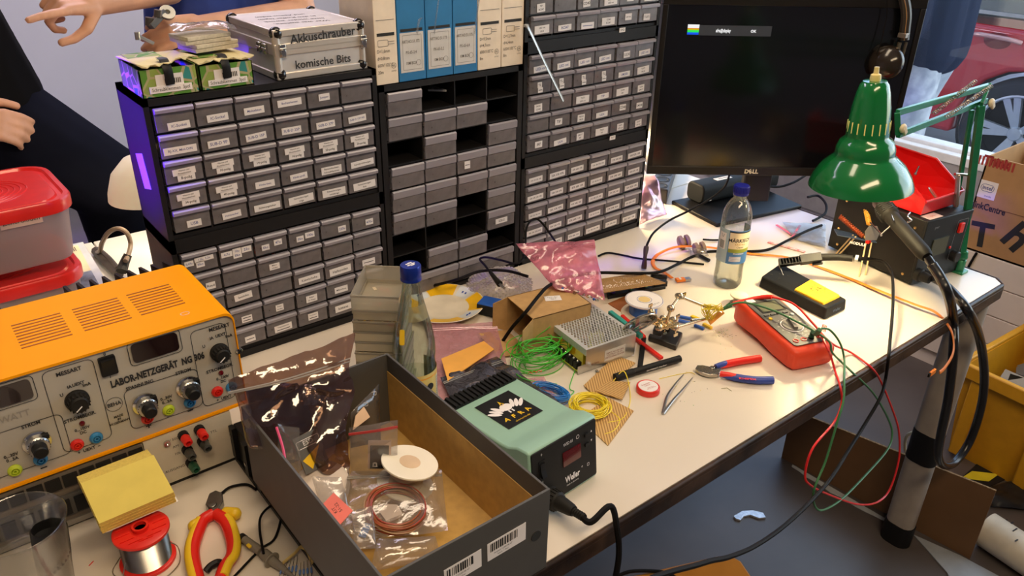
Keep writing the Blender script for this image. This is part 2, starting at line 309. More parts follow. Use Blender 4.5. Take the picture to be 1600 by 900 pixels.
# ================================================================ drawer cabinets
YF = 1.196
frm = M('black cabinet plastic', (.010, .009, .010), .5, bump=.02, spec=.3)
smoke = F('smoky clear drawer', (.72, .7, .72), (.52, .48, .5), .42, .22, .06, cloud=.12, scale=30)
lipm = F('frosted drawer lip', (.6, .6, .62), (.56, .53, .6), .72, .3, .07)
def cabinet(label, x0, x1, z0, z1, cols, rows, rowset, texts, seed, depth=.135, skip=(), top=.011, bot=.022, side=.010, big=False):
    W_, H_ = x1 - x0, z1 - z0
    t = thing('drawer_cabinet', label, 'drawer cabinet', (x0, YF, z0))
    m = MB(); th = .0025
    m.span((0, 0, 0), (side - .002, depth, H_)).span((W_ - side + .002, 0, 0), (W_, depth, H_)).span((0, 0, H_ - top + .001), (W_, depth, H_)).span((0, 0, 0), (W_, depth, .004 + bot * .4))
    m.span((0, .004, 0), (W_, .008, bot - .003)).span((0, depth - .003, 0), (W_, depth, H_))
    pw = (W_ - 2 * side) / cols; base = bot; ph = (H_ - top - bot) / rows
    if big: base = bot + .047; ph = (H_ - top - base) / rows
    for c in range(1, cols): m.span((side + c * pw - th / 2, .002, base - .002), (side + c * pw + th / 2, depth, H_ - top))
    for r in range(0 if big else 1, rows): m.span((side, .0025, base + r * ph - th / 2), (W_ - side, depth, base + r * ph + th / 2))
    m.build('frame', frm, t, smooth=False)
    proto = None; dw, dh = pw - .0045, ph - .004
    rnd = random.Random(seed)
    bits = MB()
    for r in range(rows):
        if r not in rowset: continue
        for c in range(cols):
            if (r, c) in skip: continue
            cx = side + (c + .5) * pw; cz = H_ - top - (r + 1) * ph + .002
            if proto is None:
                d = MB(); lip = .4 if big else .24
                d.span((-dw / 2, -.001, 0), (dw / 2, .0006, dh * (1 - lip))).span((-dw / 2, 0, 0), (-dw / 2 + .001, .12, dh * .93)).span((dw / 2 - .001, 0, 0), (dw / 2, .12, dh * .93)).span((-dw / 2, 0, 0), (dw / 2, .12, .001)).span((-dw / 2, .119, 0), (dw / 2, .12, dh * .9))
                me = d.build('drawer', smoke, t, smooth=False)
                d2 = MB(); y1 = -.0035 if big else -.0075
                d2.prism([(0, dh * (1 - lip)), (y1, dh * (1 - lip) + .002), (y1 - .0005, dh - .002), (y1 + .002, dh), (.001, dh)], -dw / 2, dw / 2, m=Matrix(((0, 0, 1, 0), (1, 0, 0, 0), (0, 1, 0, 0), (0, 0, 0, 1))))
                me2 = d2.build('grip', lipm, me, smooth=False)
                proto = 1; dr = me_src = me; grip_src = me2
            else:
                dr = me_src.copy(); COL.objects.link(dr); dr.parent = t; gr = grip_src.copy(); COL.objects.link(gr); gr.parent = dr
            dr.location = (cx, rnd.uniform(-.0025, .001), cz)
            tx = texts.get((r, c), texts.get('all')(r, c, rnd) if 'all' in texts else None)
            if tx:
                lb = MB(); items = tx if isinstance(tx, list) else [tx]
                for (s_, lw, lh, ox, oz, an, inkc) in items:
                    mm = tr(ox, -.0016 if not inkc == 9 else -.0016, dh * .40 + oz) @ FRONT @ rz(an)
                    lb.box((0, 0, .0003), (lw, lh, .0005), 0, mm)
                    if s_:
                        ls = s_.split('\n'); sz = min(lh / len(ls) * .62, lw * .9 / (max(len(q) for q in ls) * .56))
                        for i, q in enumerate(ls):
                            if q == '~': lb.box((0, ((len(ls) - 1) / 2 - i) * lh / len(ls) * .85, .0006), (lw * .75, .0012, .0004), inkc, mm)
                            else: lb.text(q, sz, inkc, mm @ tr(0, ((len(ls) - 1) / 2 - i) * lh / len(ls) * .85, .0007), bold=.01)
                lb.build('label_strip', [paper, ink, blueink], dr, smooth=False)
            for k in range(rnd.randint(3, 8)):
                s = rnd.uniform(.003, .013); px_ = cx + rnd.uniform(-.4, .4) * dw; bits.box((0, 0, 0), (s * rnd.uniform(.6, 2.2), s, s * .6), rnd.randint(0, 6), tr(px_, rnd.uniform(.012, .06), cz + .003 + rnd.uniform(0, .35) * dh) @ rz(rnd.uniform(0, 3)) @ rx(rnd.uniform(0, 1)))
    cm = [M('component grey', (.45, .43, .4), .4, .3), M('component black', (.03, .03, .03), .4), M('component cream', (.6, .5, .36), .6), M('component copper', (.5, .25, .12), .3, .6), M('component green', (.06, .22, .1), .5), M('component silver', (.6, .6, .6), .3, 1), M('component red', (.4, .06, .04), .4)]
    b = bits.build('electronic_components', cm, smooth=False); b.location = (x0, YF, z0); tag(b, 'small electronic parts in the drawers of ' + {1: 'the upper cabinet under the aluminium case', 2: 'the lower cabinet beside the orange instrument', 3: 'the tall middle cabinet', 4: 'the top cabinet beside the monitor', 5: 'the middle cabinet beside the monitor', 6: 'the lowest cabinet beside the monitor'}[seed], 'electronic components', kind='stuff')
    return t
def L(s, w=.034, h=.013, ox=0, oz=-.004, an=0, ink_=2): return (s, w, h, ox, oz, an, ink_)
A = {}
for c, s in enumerate(['IC-Sockel', 'IC-Sockel', 'Molexlsten', 'Buchsenleisten', 'Jumper', None]):
    if s: A[(0, c)] = L(s, .04 if c == 3 else (.019 if c == 4 else .032), .011, [.004, .003, .001, .0, .001, 0][c], [-.008, -.006, -.004, 0, 0, 0][c] + .001, .02)
for c, s in enumerate(['RJ-XX, Mini-DIN', 'SUB-D 9P', 'SUB-D 15P', 'SUB-D 25P', 'SUB-D 37P', 'SUB-D 15P HD']): A[(1, c)] = L(s, .048 if c == 0 else .033, .011, -.002 if c else 0, -.004, .03 * (c % 3))
for r, c, s in [(2, i, n) for i, n in enumerate(['8-polig', '10-polig', '14-polig', '16-polig', '20-polig', '26-polig'])] + [(3, 0, '34-polig'), (3, 1, '40-polig')]:
    A[(r, c)] = [L('Wannen und\nPfostenbuchsen', .034, .010, 0, .002, .03, 1), L(s, .026, .010, .002, -.0075, 0, 1)]
for r, c, s, wd in ((3, 2, 'Klinke klein', .032), (3, 3, 'Klinke groß', .030), (3, 4, 'Bananenbuchsen\nSchraubklemmen', .037), (3, 5, 'Kabeldurchführungen', .044), (4, 0, 'USB', .022), (4, 1, 'Hohlstecker', .03), (4, 2, 'Sicherungshalter', .044), (4, 3, 'Feinsicherungen\nträge', .044), (4, 4, 'Feinsicherungen\nmittelträge', .043), (4, 5, 'Feinsicherungen\nflink', .043)):
    A[(r, c)] = L(s, wd, .011 if '\n' not in s else .013, .002, -.004, .04 if c % 2 else 0, 1 if wd > .042 or '\n' in s else 2)
cabinet('black drawer cabinet with labelled smoky drawers, upper one below the aluminium case', .289, .664, .9775, 1.2075, 6, 5, range(5), A, 1)
B = {(0, 0): [L('0,47u', .014, .009, -.017, .003, 0), L('1,0u  2,2u', .030, .008, .007, .006, .02), L('Elko', .013, .010, 0, -.002)], (0, 1): [L('4,7u', .018, .009, -.016, .003), L('10u\nElko', .014, .017, .001, .001), L('22u', .016, .010, .017, .004)],
     (0, 2): [L('Elko', .013, .010, -.010, -.002), L('47u', .014, .010, .012, .002)], (0, 3): [L('Elko', .013, .010, -.008, -.002), L('100u', .017, .010, .010, .001)], (0, 4): L('220u', .015, .011, .012, -.003), (0, 5): L('470u', .015, .011, .006, -.002, 0),
     (1, 2): L('Mikro-\nschalter', .018, .011, 0, 0, 0, 1), (1, 0): L('Reed', .015, .012, .01, -.004, 0, 1), (2, 1): L('Spezielles', .030, .012, 0, 0, .05, 1), (2, 0): L('~', .016, .012, .01, -.004, 0, 1), (2, 3): L('Kabelschuhe', .040, .012, 0, -.002, .02, 1),
     (3, 1): L('~\n~', .018, .012, 0, -.004, 0, 1), (3, 2): L('Foto-\ndioden', .014, .012, 0, -.002, 0, 1), (3, 3): L('Relais\n5V Klein', .021, .013, 0, -.002, 0, 1), (3, 4): L('Mikrofone', .026, .012, 0, -.003, 0, 1), (4, 1): L('~', .018, .011, 0, -.004, .03, 1),
     (4, 2): L('Transistoren\n~', .032, .013, .002, -.004, .02, 1), (4, 3): L('Potentiometer\n~', .019, .013, 0, 0, 0, 1), (2, 4): L('Hallsonden', .042, .014, .001, -.003, .03, 1), (4, 4): L('kittens', .032, .013, 0, -.001, .02, 1), (2, 5): L('~', .026, .012, 0, -.003, 0, 1), (1, 4): None}
cabinet('black drawer cabinet with smoky drawers, lower one standing on the table beside the orange instrument', .289, .664, .75, .9775, 6, 5, range(5), B, 2)
skip = {(0, 1), (0, 2), (0, 3), (1, 3), (2, 0), (2, 2), (5, 2), (6, 0), (6, 1), (6, 2), (7, 0), (7, 3)}
tc = cabinet('tall black drawer cabinet, middle one with several drawers missing', .667, .982, .75, 1.177, 4, 8, range(8), {(6, 3): ('220-S', .03, .011, 0, -.002, 0, 1), (3, 2): ('~', .013, .015, -.012, -.001, 0, 1)}, 3, skip=skip, big=True, side=.013, bot=.012)
for i in range(2):
    m = MB(); x0, x1 = .015 + i * .143, .015 + i * .143 + .140
    m.span((x0, -.002, .014), (x1, 0, .042)).span((x0, 0, .014), (x0 + .0015, .12, .05)).span((x1 - .0015, 0, .014), (x1, .12, .05)).span((x0, 0, .014), (x1, .12, .0155)).span((x0, .118, .014), (x1, .12, .05))
    d = m.build('wide_drawer', smoke, tc, smooth=False); MB().span((x0, -.007, .042), (x1, .001, .055)).build('grip', lipm, d, bevel=.002, smooth=False)
def gen(r, c, rnd):
    k = rnd.random(); names = ['TL071', 'LM358', 'NE555', '74HC', '78L05', 'BC547', 'LM317', 'ULN', 'CD40', 'LED rot', 'LED blau', 'IRF', 'TIP']
    if k < .12: return None
    if k < .4: return L(rnd.choice(names), .019, .013, rnd.uniform(-.006, .006), rnd.uniform(-.005, .002), rnd.uniform(-.03, .06), 1)
    if k < .6: return L(rnd.choice(names), .034, .011, 0, -.006, rnd.uniform(0, .08), 2)
    return L(rnd.choice(names) + '\n' + rnd.choice(names), rnd.choice((.02, .036)), .015, rnd.uniform(-.004, .004), -.004, rnd.uniform(-.02, .1), 1)
cabinet('black drawer cabinet with labelled smoky drawers, top one of the stack beside the monitor', .985, 1.357, 1.2055, 1.4335, 6, 5, (2, 3, 4), {'all': gen, (4, 2): L('~', .034, .012, 0, -.007)}, 4)
cabinet('black drawer cabinet with labelled smoky drawers, middle one of the stack beside the monitor', .985, 1.357, .9775, 1.2055, 6, 5, range(5), {'all': lambda r, c, q: (L('LED rot', .034, .012, 0, -.006, .06) if r == 0 and c < 4 else ([L('TL', .011, .011, -.002, .002, 0, 1), L('~', .012, .01, 0, -.008, 0, 1)] if r == 1 and c < 4 else gen(r, c, q)))}, 5)
def res(r, c, q):
    e = 10 ** r; return L(' '.join(str([10, 15, 22, 33, 47, 68, 12, 18, 27, 39, 56, 82][(c * 2 + i) % 12]) + ('R' if r < 2 else 'K') for i in range(3 if c % 3 else 4)), .043 if (r + c) % 2 else .036, .012, -.002, -.005, .03, 1)
cabinet('black drawer cabinet with number strips on every drawer, lowest of the stack beside the monitor', .985, 1.357, .75, .9775, 6, 5, range(5), {'all': res}, 6)
for z, x, s in ((1.2055, 1.244, 'SMD'), (.9775, 1.24, 'THT')):
    o = MB().box((0, 0, .0003), (.017, .009, .0006)).text(s, .006, 1, tr(0, 0, .0008)).build('paper_tag', [paper, ink], smooth=False); o.matrix_world = tr(x, YF - .0012, z + .013) @ FRONT
    tag(o, 'tiny white paper tag on the rail of the ' + ('top' if z > 1.1 else 'middle') + ' cabinet beside the monitor', 'paper tag')
o = MB().box((0, 0, .0003), (.04, .055, .0006)).build('tape_patch', F('clear tape', (.9, .9, .95), (.85, .8, .95), .55, .3, .1), smooth=False)
o.matrix_world = tr(.2885, 1.25, 1.08) @ rz(PI) @ rx(PI / 2) @ ry(PI / 2) @ rz(.25); o.location = (.2883, 1.262, 1.085); tag(o, 'crumpled clear tape patch on the blue lit side of the upper drawer cabinet', 'tape')
o['label'] = 'crumpled clear tape patch on the blue lit side of a drawer cabinet'
# ================================================================ left end of the table
PY = .942
def pf(px, py): q = gy(px, py, PY); return q.x, q.z
grey = M('light grey enamel panel', (.46, .42, .36), .45, var=.02)
slots = M('dark slot', (.3, .08, .003), .7)
t = thing('laboratory_power_supply', 'orange laboratory power supply with knobs and coloured sockets stacked on a white instrument', 'power supply', (.06, PY, .838))
Z0, Z1, X0, X1 = .838, .985, -.17, .288
def lp(px, py): x, z = pf(px, py); return x - .06, z - Z0
x0, x1, h, hz = X0 - .06, X1 - .06, Z1 - Z0, .178
body = MB(); r = .014
outer = [(x0, 0), (x1, 0)] + [(x1 - r + r * math.cos(a), h - r + r * math.sin(a)) for a in [PI / 2 * k / 6 for k in range(7)]] + [(x0 + r - r * math.sin(a), h - r + r * math.cos(a)) for a in [PI / 2 * k / 6 for k in range(7)]]
inner = [(x * .992 + (.0005), z * .955 + h * .022) for x, z in outer]; n = len(outer)
YZ = Matrix(((1, 0, 0, 0), (0, 0, -1, 0), (0, 1, 0, 0), (0, 0, 0, 1)))
vs = [(x, -.004, z) for x, z in outer] + [(x, hz, z) for x, z in outer] + [(x, -.004, z) for x, z in inner] + [(x, .006, z) for x, z in inner]
fs = [(i, (i + 1) % n, n + (i + 1) % n, n + i) for i in range(n)] + [(i, 2 * n + i, 2 * n + (i + 1) % n, (i + 1) % n) for i in range(n)] + [(2 * n + i, 3 * n + i, 3 * n + (i + 1) % n, 2 * n + (i + 1) % n) for i in range(n)] + [tuple(range(n, 2 * n))]
body.add(vs, fs)
for (pa, pb) in (((72, 465), (128, 0)), ((0, 0), (0, 0)), ((0, 0), (0, 0)))[:0]: pass
for cx_, w2 in ((g(54, 495, Z1).x - .06, .056), (g(145, 470, Z1).x - .06, .056), (g(227, 448, Z1).x - .06, .056)):
    for k in range(9): body.box((cx_ + .0, .055 + k * .0083, h + .0002), (w2, .0022, .0006), 1)
body.outline(.012, .009, .0045, .0012, 2, tr(*(g(289, 490, Z1) - Vector((.06, PY, Z0)))))
body.build('cover', [orange, slots, M('pale mark', (.9, .6, .4), .6)], t, angle=30)
m = MB(); m.prism([(a, b) for a, b in inner], 0, .003, 0, tr(0, .003, 0) @ YZ)
def pt(px, py): a, b = lp(px, py); return tr(a, -.0006, b) @ FRONT
def pt2(px, py, s, txt, sx=.9, b=.028): m.text(txt, s, 1, pt(px, py) @ tr(0, 0, .0006), sx=sx, bold=b)
m.text('LABOR-NETZGERÄT  NG 306', .0135, 1, pt(248, 577) @ tr(0, 0, .0006), sx=.66, bold=.045)
for (px, py), wd, ht in (((334, 570), .046, .118), ((122, 634), .056, .118)): m.outline(wd, ht, .008, .0008, 1, pt(px, py) @ tr(0, 0, .0004))
for (px, py), wd, ht in (((257, 622), .092, .060), ((38, 698), .092, .060)): m.outline(wd, ht, .008, .0008, 1, pt(px, py) @ tr(0, 0, .0004))
for px, py in ((342, 511), (107, 580)): pt2(px, py, .0075, 'MESSART')
for (px, py) in ((342, 547), (120, 623)):
    for dx, dy, s_ in ((-24, -6, 'U'), (-12, -19, 'IA'), (2, -24, 'UEXT'), (15, -23, 'ImA')): pt2(px + dx, py + dy, .006, s_)
for px, py in ((343, 575), (125, 651)): pt2(px, py, .0068, 'STROMBEGR.')
for px, py in ((348, 592), (129, 672)): pt2(px, py, .0058, '0...100V\nDC')
for px, py in ((353, 620), (139, 701)): pt2(px, py, .0062, '+  UEXT  –')
for px, py, s_ in ((218, 601, 'SPANNUNG'), (286, 580, 'STROM'), (48, 663, 'STROM')): pt2(px, py, .0068, s_)
for px, py in ((260, 624), (18, 714)): pt2(px, py, .006, '0...30V\n0...3A')
for px, py in ((232, 665), ): pt2(px, py, .014, '+')
for px, py in ((297, 640), (68, 729)): pt2(px, py, .014, '–')
for px, py, s_ in ((178, 631, 'BEHA'), (186, 654, 'MADE\nIN\nW.GERMANY')): pt2(px, py, .0072 if s_ == 'BEHA' else .0045, s_)
m.outline(.020, .020, .0099, .0006, 1, pt(178, 631) @ tr(0, 0, .0004))
pt2(163, 553, .006, '0'); pt2(172, 588, .006, 'I'); pass
m.build('front_panel', [grey, ink], t, smooth=False); m = MB(); m.text('500 WATT', .012, 0, pt(8, 655) @ tr(0, 0, .0006), sx=.9, bold=.02); m.build('faint_lettering', M('faint grey print', (.33, .30, .26), .6), t, smooth=False)
glassy = M('dark display window', (.015, .006, .006), .06, coat=.5)
for px, py in ((242, 542), (6, 618)):
    a, b = lp(px, py); q = MB(); q.outline(.064, .034, .006, .0009, 1, pt(px, py) @ tr(0, 0, .0008)).rplate(.056, .026, .005, .0018, 0, pt(px, py) @ tr(0, 0, .0003)); q.build('display', [glassy, ink], t)
q = MB(); q.rplate(.019, .026, .002, .004, 0, pt(168, 570)); q.add(*[[(-.0075, -.010, .004), (.0075, -.010, .004), (.0075, .010, .0085), (-.0075, .010, .0085), (-.0075, .010, .004), (.0075, .010, .004), (-.0075, 0, .0045), (.0075, 0, .0045)], [(0, 1, 7, 6), (6, 7, 2, 3), (3, 2, 5, 4)]], 0, pt(168, 570)); q.build('rocker_switch', black, t)
def knob(px, py, s=1):
    q = MB(); q.lathe([(.0125 * s, 0), (.0125 * s, .004), (.0105 * s, .005), (.0095 * s, .015), (.008 * s, .0165), (0, .0165)], 24, 0, pt(px, py))
    for k in range(16): q.box((.0105 * s * math.cos(k * PI / 8), .0105 * s * math.sin(k * PI / 8), .009), (.0016, .0016, .010), 0, pt(px, py))
    q.box((.002, -.004, .0168), (.0012, .009, .0006), 1, pt(px, py) @ rz(-.9)); q.build('selector_knob', [mblack, paper], t)
knob(342, 549); knob(120, 624, 1.1)
def pot(px, py):
    q = MB(); q.lathe([(.0155, 0), (.0155, .003), (.0125, .004), (.0125, .012), (.011, .0135), (.0115, .015), (.0085, .0152), (.008, .026), (.0065, .0275), (0, .0275)], 28, 0, pt(px, py))
    q.mi = [2 if max(abs((pt(px, py).inverted() @ q.v[i]).z) for i in f) > .0153 else (1 if max((pt(px, py).inverted() @ q.v[i]).z for i in f) > .012 else 0) for f in q.f]
    for k in range(20): q.box((.0119 * math.cos(k * PI / 10), .0119 * math.sin(k * PI / 10), .0145), (.0008, .0014, .0006), 2, pt(px, py) @ rz(0))
    q.box((.010, .009, .008), (.007, .005, .006), 2, pt(px, py)); q.build('multiturn_dial', [chrome, steel, black], t)
pot(226, 630); pot(293, 603); pot(57, 690)
lred = M('red LED lens', (.12, .005, .01), .15)
for px, py in ((345, 582), (128, 661)): MB().lathe([(.0035, 0), (.0035, .001), (.0024, .003), (0, .0036)], 14, 0, pt(px, py)).build('indicator_led', lred, t)
def jack(px, py, mt):
    q = MB(); q.lathe([(.0078, 0), (.0078, .002), (.006, .0045), (.0045, .005), (.0045, .002), (.003, .002), (.003, .0048), (.0016, .0048), (.0016, .001), (0, .001)], 20, 0, pt(px, py)); q.build('banana_socket', mt, t)
yg = M('yellow green plastic', (.5, .62, .03), .4); bl2 = M('light blue plastic', (.03, .22, .48), .4)
for px, py, mt in ((339, 611, red), (361, 604, bl2), (120, 694, red), (150, 683, bl2), (230, 653, red), (263, 640, yg), (296, 628, bl2), (23, 734, yg), (63, 717, bl2)): jack(px, py, mt)
MB().lathe([(.005, 0), (.005, .003), (.003, .004), (0, .004)], 6, 0, pt(373, 547)).build('screw', chrome, t)
fin = MB()
for k in range(26):
    if 13 <= k <= 16: continue
    fx = x0 + .012 + k * .017; fin.add([(fx, hz, .02), (fx, hz + .05, .02), (fx, hz + .05, h - .012), (fx, hz, h + .0), (fx + .004, hz, .02), (fx + .004, hz + .05, .02), (fx + .004, hz + .05, h - .012), (fx + .004, hz, h + .0)], [(0, 3, 2, 1), (4, 5, 6, 7), (0, 4, 7, 3), (1, 2, 6, 5), (3, 7, 6, 2), (0, 1, 5, 4)])
fin.span((x0 + .01, hz, .02), (x1 - .01, hz + .006, h - .005)); fin.build('heat_sink', M('black anodised heat sink', (.025, .018, .016), .7, spec=.15), t, smooth=False)
# the white instrument below
t = thing('signal_generator', 'low white instrument with red and grey binding posts under the orange power supply', 'instrument', (.04, PY, T))
MB().span((-.21, .002, .004), (.222, .2, .086)).build('case', M('off white enamel', (.55, .49, .38), .5, var=.03), t, bevel=.002)
MB().span((-.212, -.001, 0), (.226, .19, .006)).build('base_rail', mblack, t)
m = MB(); m.span((.107, -.004, .007), (.222, .003, .085), 0)
def q2(px, py, e=0): a, b = pf(px, py); return (a - .04, -.004 - e, b - T)
for px, py, s_ in ((270, 684, 'V 50Ω'), (273, 695, 'AM'), (276, 706, '10k'), (272, 730, 'AUSGANG'), (332, 672, 'TTL')): m.text(s_, .0055, 1, tr(*q2(px, py, .0003)) @ FRONT)
m.build('front_plate', [M('ivory panel', (.62, .56, .44), .45), ink], t, smooth=False)
pst = {'red': red, 'grey': M('dark grey plastic', (.06, .06, .05), .4), 'green': M('dark green plastic', (.02, .1, .05), .4)}
for px, py, c_ in ((284, 677, 'red'), (290, 699, 'grey'), (296, 719, 'green'), (309, 668, 'red'), (314, 686, 'grey')):
    p = Vector(q2(px, py)); q = MB(); q.lathe([(.0072, 0), (.0072, .006), (.005, .007), (.005, .009), (.0065, .010), (.006, .022), (.0035, .0235), (.0035, .018), (0, .018)], 12, 0, tr(*p) @ FRONT)
    q.mi = [1 if max((FRONT.inverted() @ (q.v[i] - p)).z for i in f) < .0085 else 0 for f in q.f]; q.build('binding_post', [pst[c_], black], t)
MB().lathe([(.0045, 0), (.0045, .003), (.002, .003), (0, .001)], 12, 0, tr(*q2(259, 690)) @ FRONT).build('screw', chrome, t)
m = MB(); m.span((-.21, -.003, .008), (.105, .003, .084), 2); m.span((-.21, -.005, .004), (.105, 0, .012), 1)
for k in range(16): m.span((-.205 + k * .0195, -.007, .064), (-.188 + k * .0195, -.002, .080), 0)
m.build('button_panel', [mblack, M('dull steel trim', (.3, .28, .25), .4, .5), M('taupe instrument front', (.16, .13, .10), .5)], t, smooth=False)
m = MB(); m.span((-.19, -.006, .020), (.06, -.0025, .052), 0)
for k in range(12): m.span((-.185 + k * .02, -.009, .024), (-.170 + k * .02, -.005, .046), 1)
m.build('display', [M('smoked glass strip', (.09, .085, .08), .12), black], t, smooth=False)
# black enclosure under the shoe box
t = thing('black_enclosure', 'long black metal enclosure carrying the open grey cardboard box', 'enclosure', (.34, .64, T))
m = MB(); m.span((-.082, -.105, 0), (.085, .30, .008)).span((-.078, -.10, .008), (.08, .295, .066)); m.build('case', black, t, bevel=.0015)
for y in (.20, .24, .285): MB().span((-.084, y, .012), (-.078, y + .012, .064)).build('side_rib', black, t)
for y, z in ((.292, .05), (.246, .03)): MB().lathe([(.003, 0), (.003, .0015), (0, .002)], 10, 0, tr(-.084, y, z) @ ry(-PI / 2)).build('screw', chrome, t)
# ---------------------------------------------------------------- open grey shoe box
bxm = M('dark grey coated cardboard', (.075, .072, .068), .6, var=.04); kraft = M('ochre kraft lining', (.52, .32, .09), .8, var=.08, scale=80)
BX0, BX1, BY0, BY1, BZ0, BZ1 = .2385, .4395, .473, .806, .8165, .93
t = thing('storage_box', 'open dark grey cardboard box with ochre lining standing on the black enclosure', 'box', (.339, .64, BZ0))
lx = lambda x: x - .339
ly = lambda y: y - .64
H = BZ1 - BZ0; w_ = .003
m = MB(); m.span((lx(BX0), ly(BY0), 0), (lx(BX1), ly(BY0) + w_, H)).span((lx(BX0), ly(BY1) - w_, 0), (lx(BX1), ly(BY1), H)).span((lx(BX0), ly(BY0) + w_, 0), (lx(BX0) + w_, ly(BY1) - w_, H)).span((lx(BX1) - w_, ly(BY0) + w_, 0), (lx(BX1), ly(BY1) - w_, H)).span((lx(BX0), ly(BY0), 0), (lx(BX1), ly(BY1), .002)).build('box_wall', bxm, t, bevel=.0006)
m = MB(); m.span((lx(BX1) - w_ - .001, ly(BY0) + w_, .002), (lx(BX1) - w_, ly(BY1) - w_, H - .026)).span((lx(BX0) + w_, ly(BY0) + w_, .002), (lx(BX0) + w_ + .001, ly(BY1) - w_, H - .026)).span((lx(BX0) + w_, ly(BY0) + w_, .002), (lx(BX1) - w_, ly(BY1) - w_, .003)).span((lx(BX0) + w_, ly(BY0) + w_, .002), (lx(BX1) - w_, ly(BY0) + w_ + .001, H - .02)); m.build('lining', kraft, t, smooth=False)
def barcode(name, cx, cz, wd, ht, rot=0, org=None):
    q = MB(); q.plate(wd, ht); rr = random.Random(int(cx * 1000)); x = -wd * .42
    while x < wd * .3: bw = rr.choice((.0006, .0012, .0018)); q.box((x, ht * .18, .0006), (bw, ht * .45, .0003), 1); x += bw + rr.choice((.0008, .0015))
    q.text('Artikel 1230/98 47', ht * .13, 1, tr(-wd * .1, -ht * .2, .0006)); q.text('Inhalt 1 Paar', ht * .12, 1, tr(-wd * .1, -ht * .36, .0006))
    o = q.build(name, [paper, ink], t, smooth=False); o.matrix_local = tr(cx, ly(BY0) - .0002, cz) @ FRONT @ rz(rot); return o
barcode('barcode_label', .043, .074, .050, .024, .02); barcode('barcode_label', -.012, .072, .045, .024, .02)
MB().lathe([(.0065, 0), (.0065, .0006), (0, .0006)], 20, 0, tr(.083, ly(BY0) - .0001, .058) @ FRONT).build('finger_hole', M('dark hole', (.02, .02, .02), .9), t)
# contents -------------------------------------------------------
def in_box(px, py, z): return g(px, py, z)
def thick_disc(name, p, r, th, mats, label, cat, tilt=None, hub=.35):
    q = MB(); q.lathe([(r, 0), (r + .0004, th * .5), (r, th)], 36, 0).lathe([(r * hub, th), (r * hub, th + .0002)], 24, 1)
    o = q.build(name, mats, angle=50); o.matrix_world = tr(*p) @ (tilt or Matrix()); return tag(o, label, cat)
foam = M('white foam disc', (.84, .8, .68), .6, var=.02)
c = in_box(640, 724, .885)
t = thing('white_reel', 'white reel with two round flanges in the grey box beside the brown wire coil', 'reel', c, tr(0, 0, 0) @ rx(.06) @ ry(.22))
MB().lathe([(.0335, 0), (.034, .0012), (.0335, .0024)], 40).lathe([(.0125, .0024), (.0125, .0027)], 24, 1).build('flange', [foam, M('beige hub paper', (.66, .5, .34), .8)], t, angle=50)
MB().lathe([(.0335, -.030), (.034, -.0288), (.0335, -.0276)], 40).build('flange', foam, t, angle=50)
MB().lathe([(.02, -.0276), (.02, 0)], 30).build('core', M('wound pale wire', (.7, .6, .5), .5), t)
c = in_box(618, 800, .86)
q = MB(); rr = random.Random(3)
for k in range(26):
    R_ = .031 + rr.uniform(-.005, .005); e = rr.uniform(.9, 1.05); dz = rr.uniform(0, .012); ph = rr.uniform(0, 6)
    q.tube([(R_ * math.cos(a) + rr.uniform(-.0008, .0008), R_ * e * math.sin(a), dz + .002 * math.sin(a + ph)) for a in [2 * PI * i / 12 for i in range(12)]], .0009, 6, k % 3, 3, closed=True)
o = q.build('wire_coil', [M('brown wire insulation', (.3, .08, .025), .4), M('dark red wire insulation', (.35, .05, .03), .4), M('tan wire insulation', (.35, .2, .1), .4)]); o.location = c; o.rotation_euler = (.12, .1, 0)
tag(o, 'coil of brown wire in a clear bag inside the grey box', 'wire coil')
def zbag(name, label, corners, thick, mt=None, amp=.004, seed=1, zipc=None, nu=18, nv=18, cat='plastic bag', ns=28, **k):
    ctr = sum((Vector(p) for p in corners), Vector()) / 4
    t = thing(name, label, cat, ctr); cs = [Vector(p) - ctr for p in corners]
    pillow(MB(), cs, thick, nu, nv, amp, seed, ns=ns).build('bag_film', mt or film, t, angle=180)
    if zipc:
        a, b = cs[3], cs[2]; d = cs[0] - cs[3]; e = cs[1] - cs[2]; nn = (cs[1] - cs[0]).cross(cs[3] - cs[0]).normalized() * .003
        MB().tube([a + d * .10 + nn, (a + d * .10 + b + e * .10) / 2 + nn * 1.5, b + e * .10 + nn], .0009, 6).tube([a + d * .125 + nn, (a + d * .125 + b + e * .125) / 2 + nn * 1.5, b + e * .125 + nn], .0009, 6).build('zip_strip', zipc, t)
    return t
clearzip = F('clear zip strip', (.85, .83, .8), (.8, .78, .74), .5, .12, .2)
redzip = F('red zip strip', (.9, .3, .3), (.8, .1, .1), .6, .2, .1)
zbag('clear_bag', 'clear bag around the coil of brown wire in the grey box', [in_box(520, 850, .857), in_box(700, 830, .857), in_box(690, 735, .864), in_box(545, 738, .868)], .010, seed=4, zipc=clearzip, amp=.003)
o = MB().prism([(-.011, -.010), (.009, -.012), (.012, .004), (.002, .013), (-.010, .008)], 0, .004).build('foam_piece', M('pale foam', (.72, .6, .52), .7)); o.location = in_box(610, 803, .862); tag(o, 'pale foam piece in the middle of the coil of brown wire', 'foam piece')
t = zbag('zip_bag', 'red edged zip bag holding a black card behind the white reel', [in_box(548, 745, .866), in_box(620, 745, .866), in_box(622, 655, .93), in_box(545, 668, .93)], .004, seed=6, zipc=redzip, amp=.002)
t = thing('printed_card', 'black card with a pale border and recycling mark inside the red edged zip bag', 'card', in_box(593, 710, .892))
M3 = axes((0, 0, 0), in_box(610, 710, .892) - in_box(575, 710, .892), (0, .6, .8))
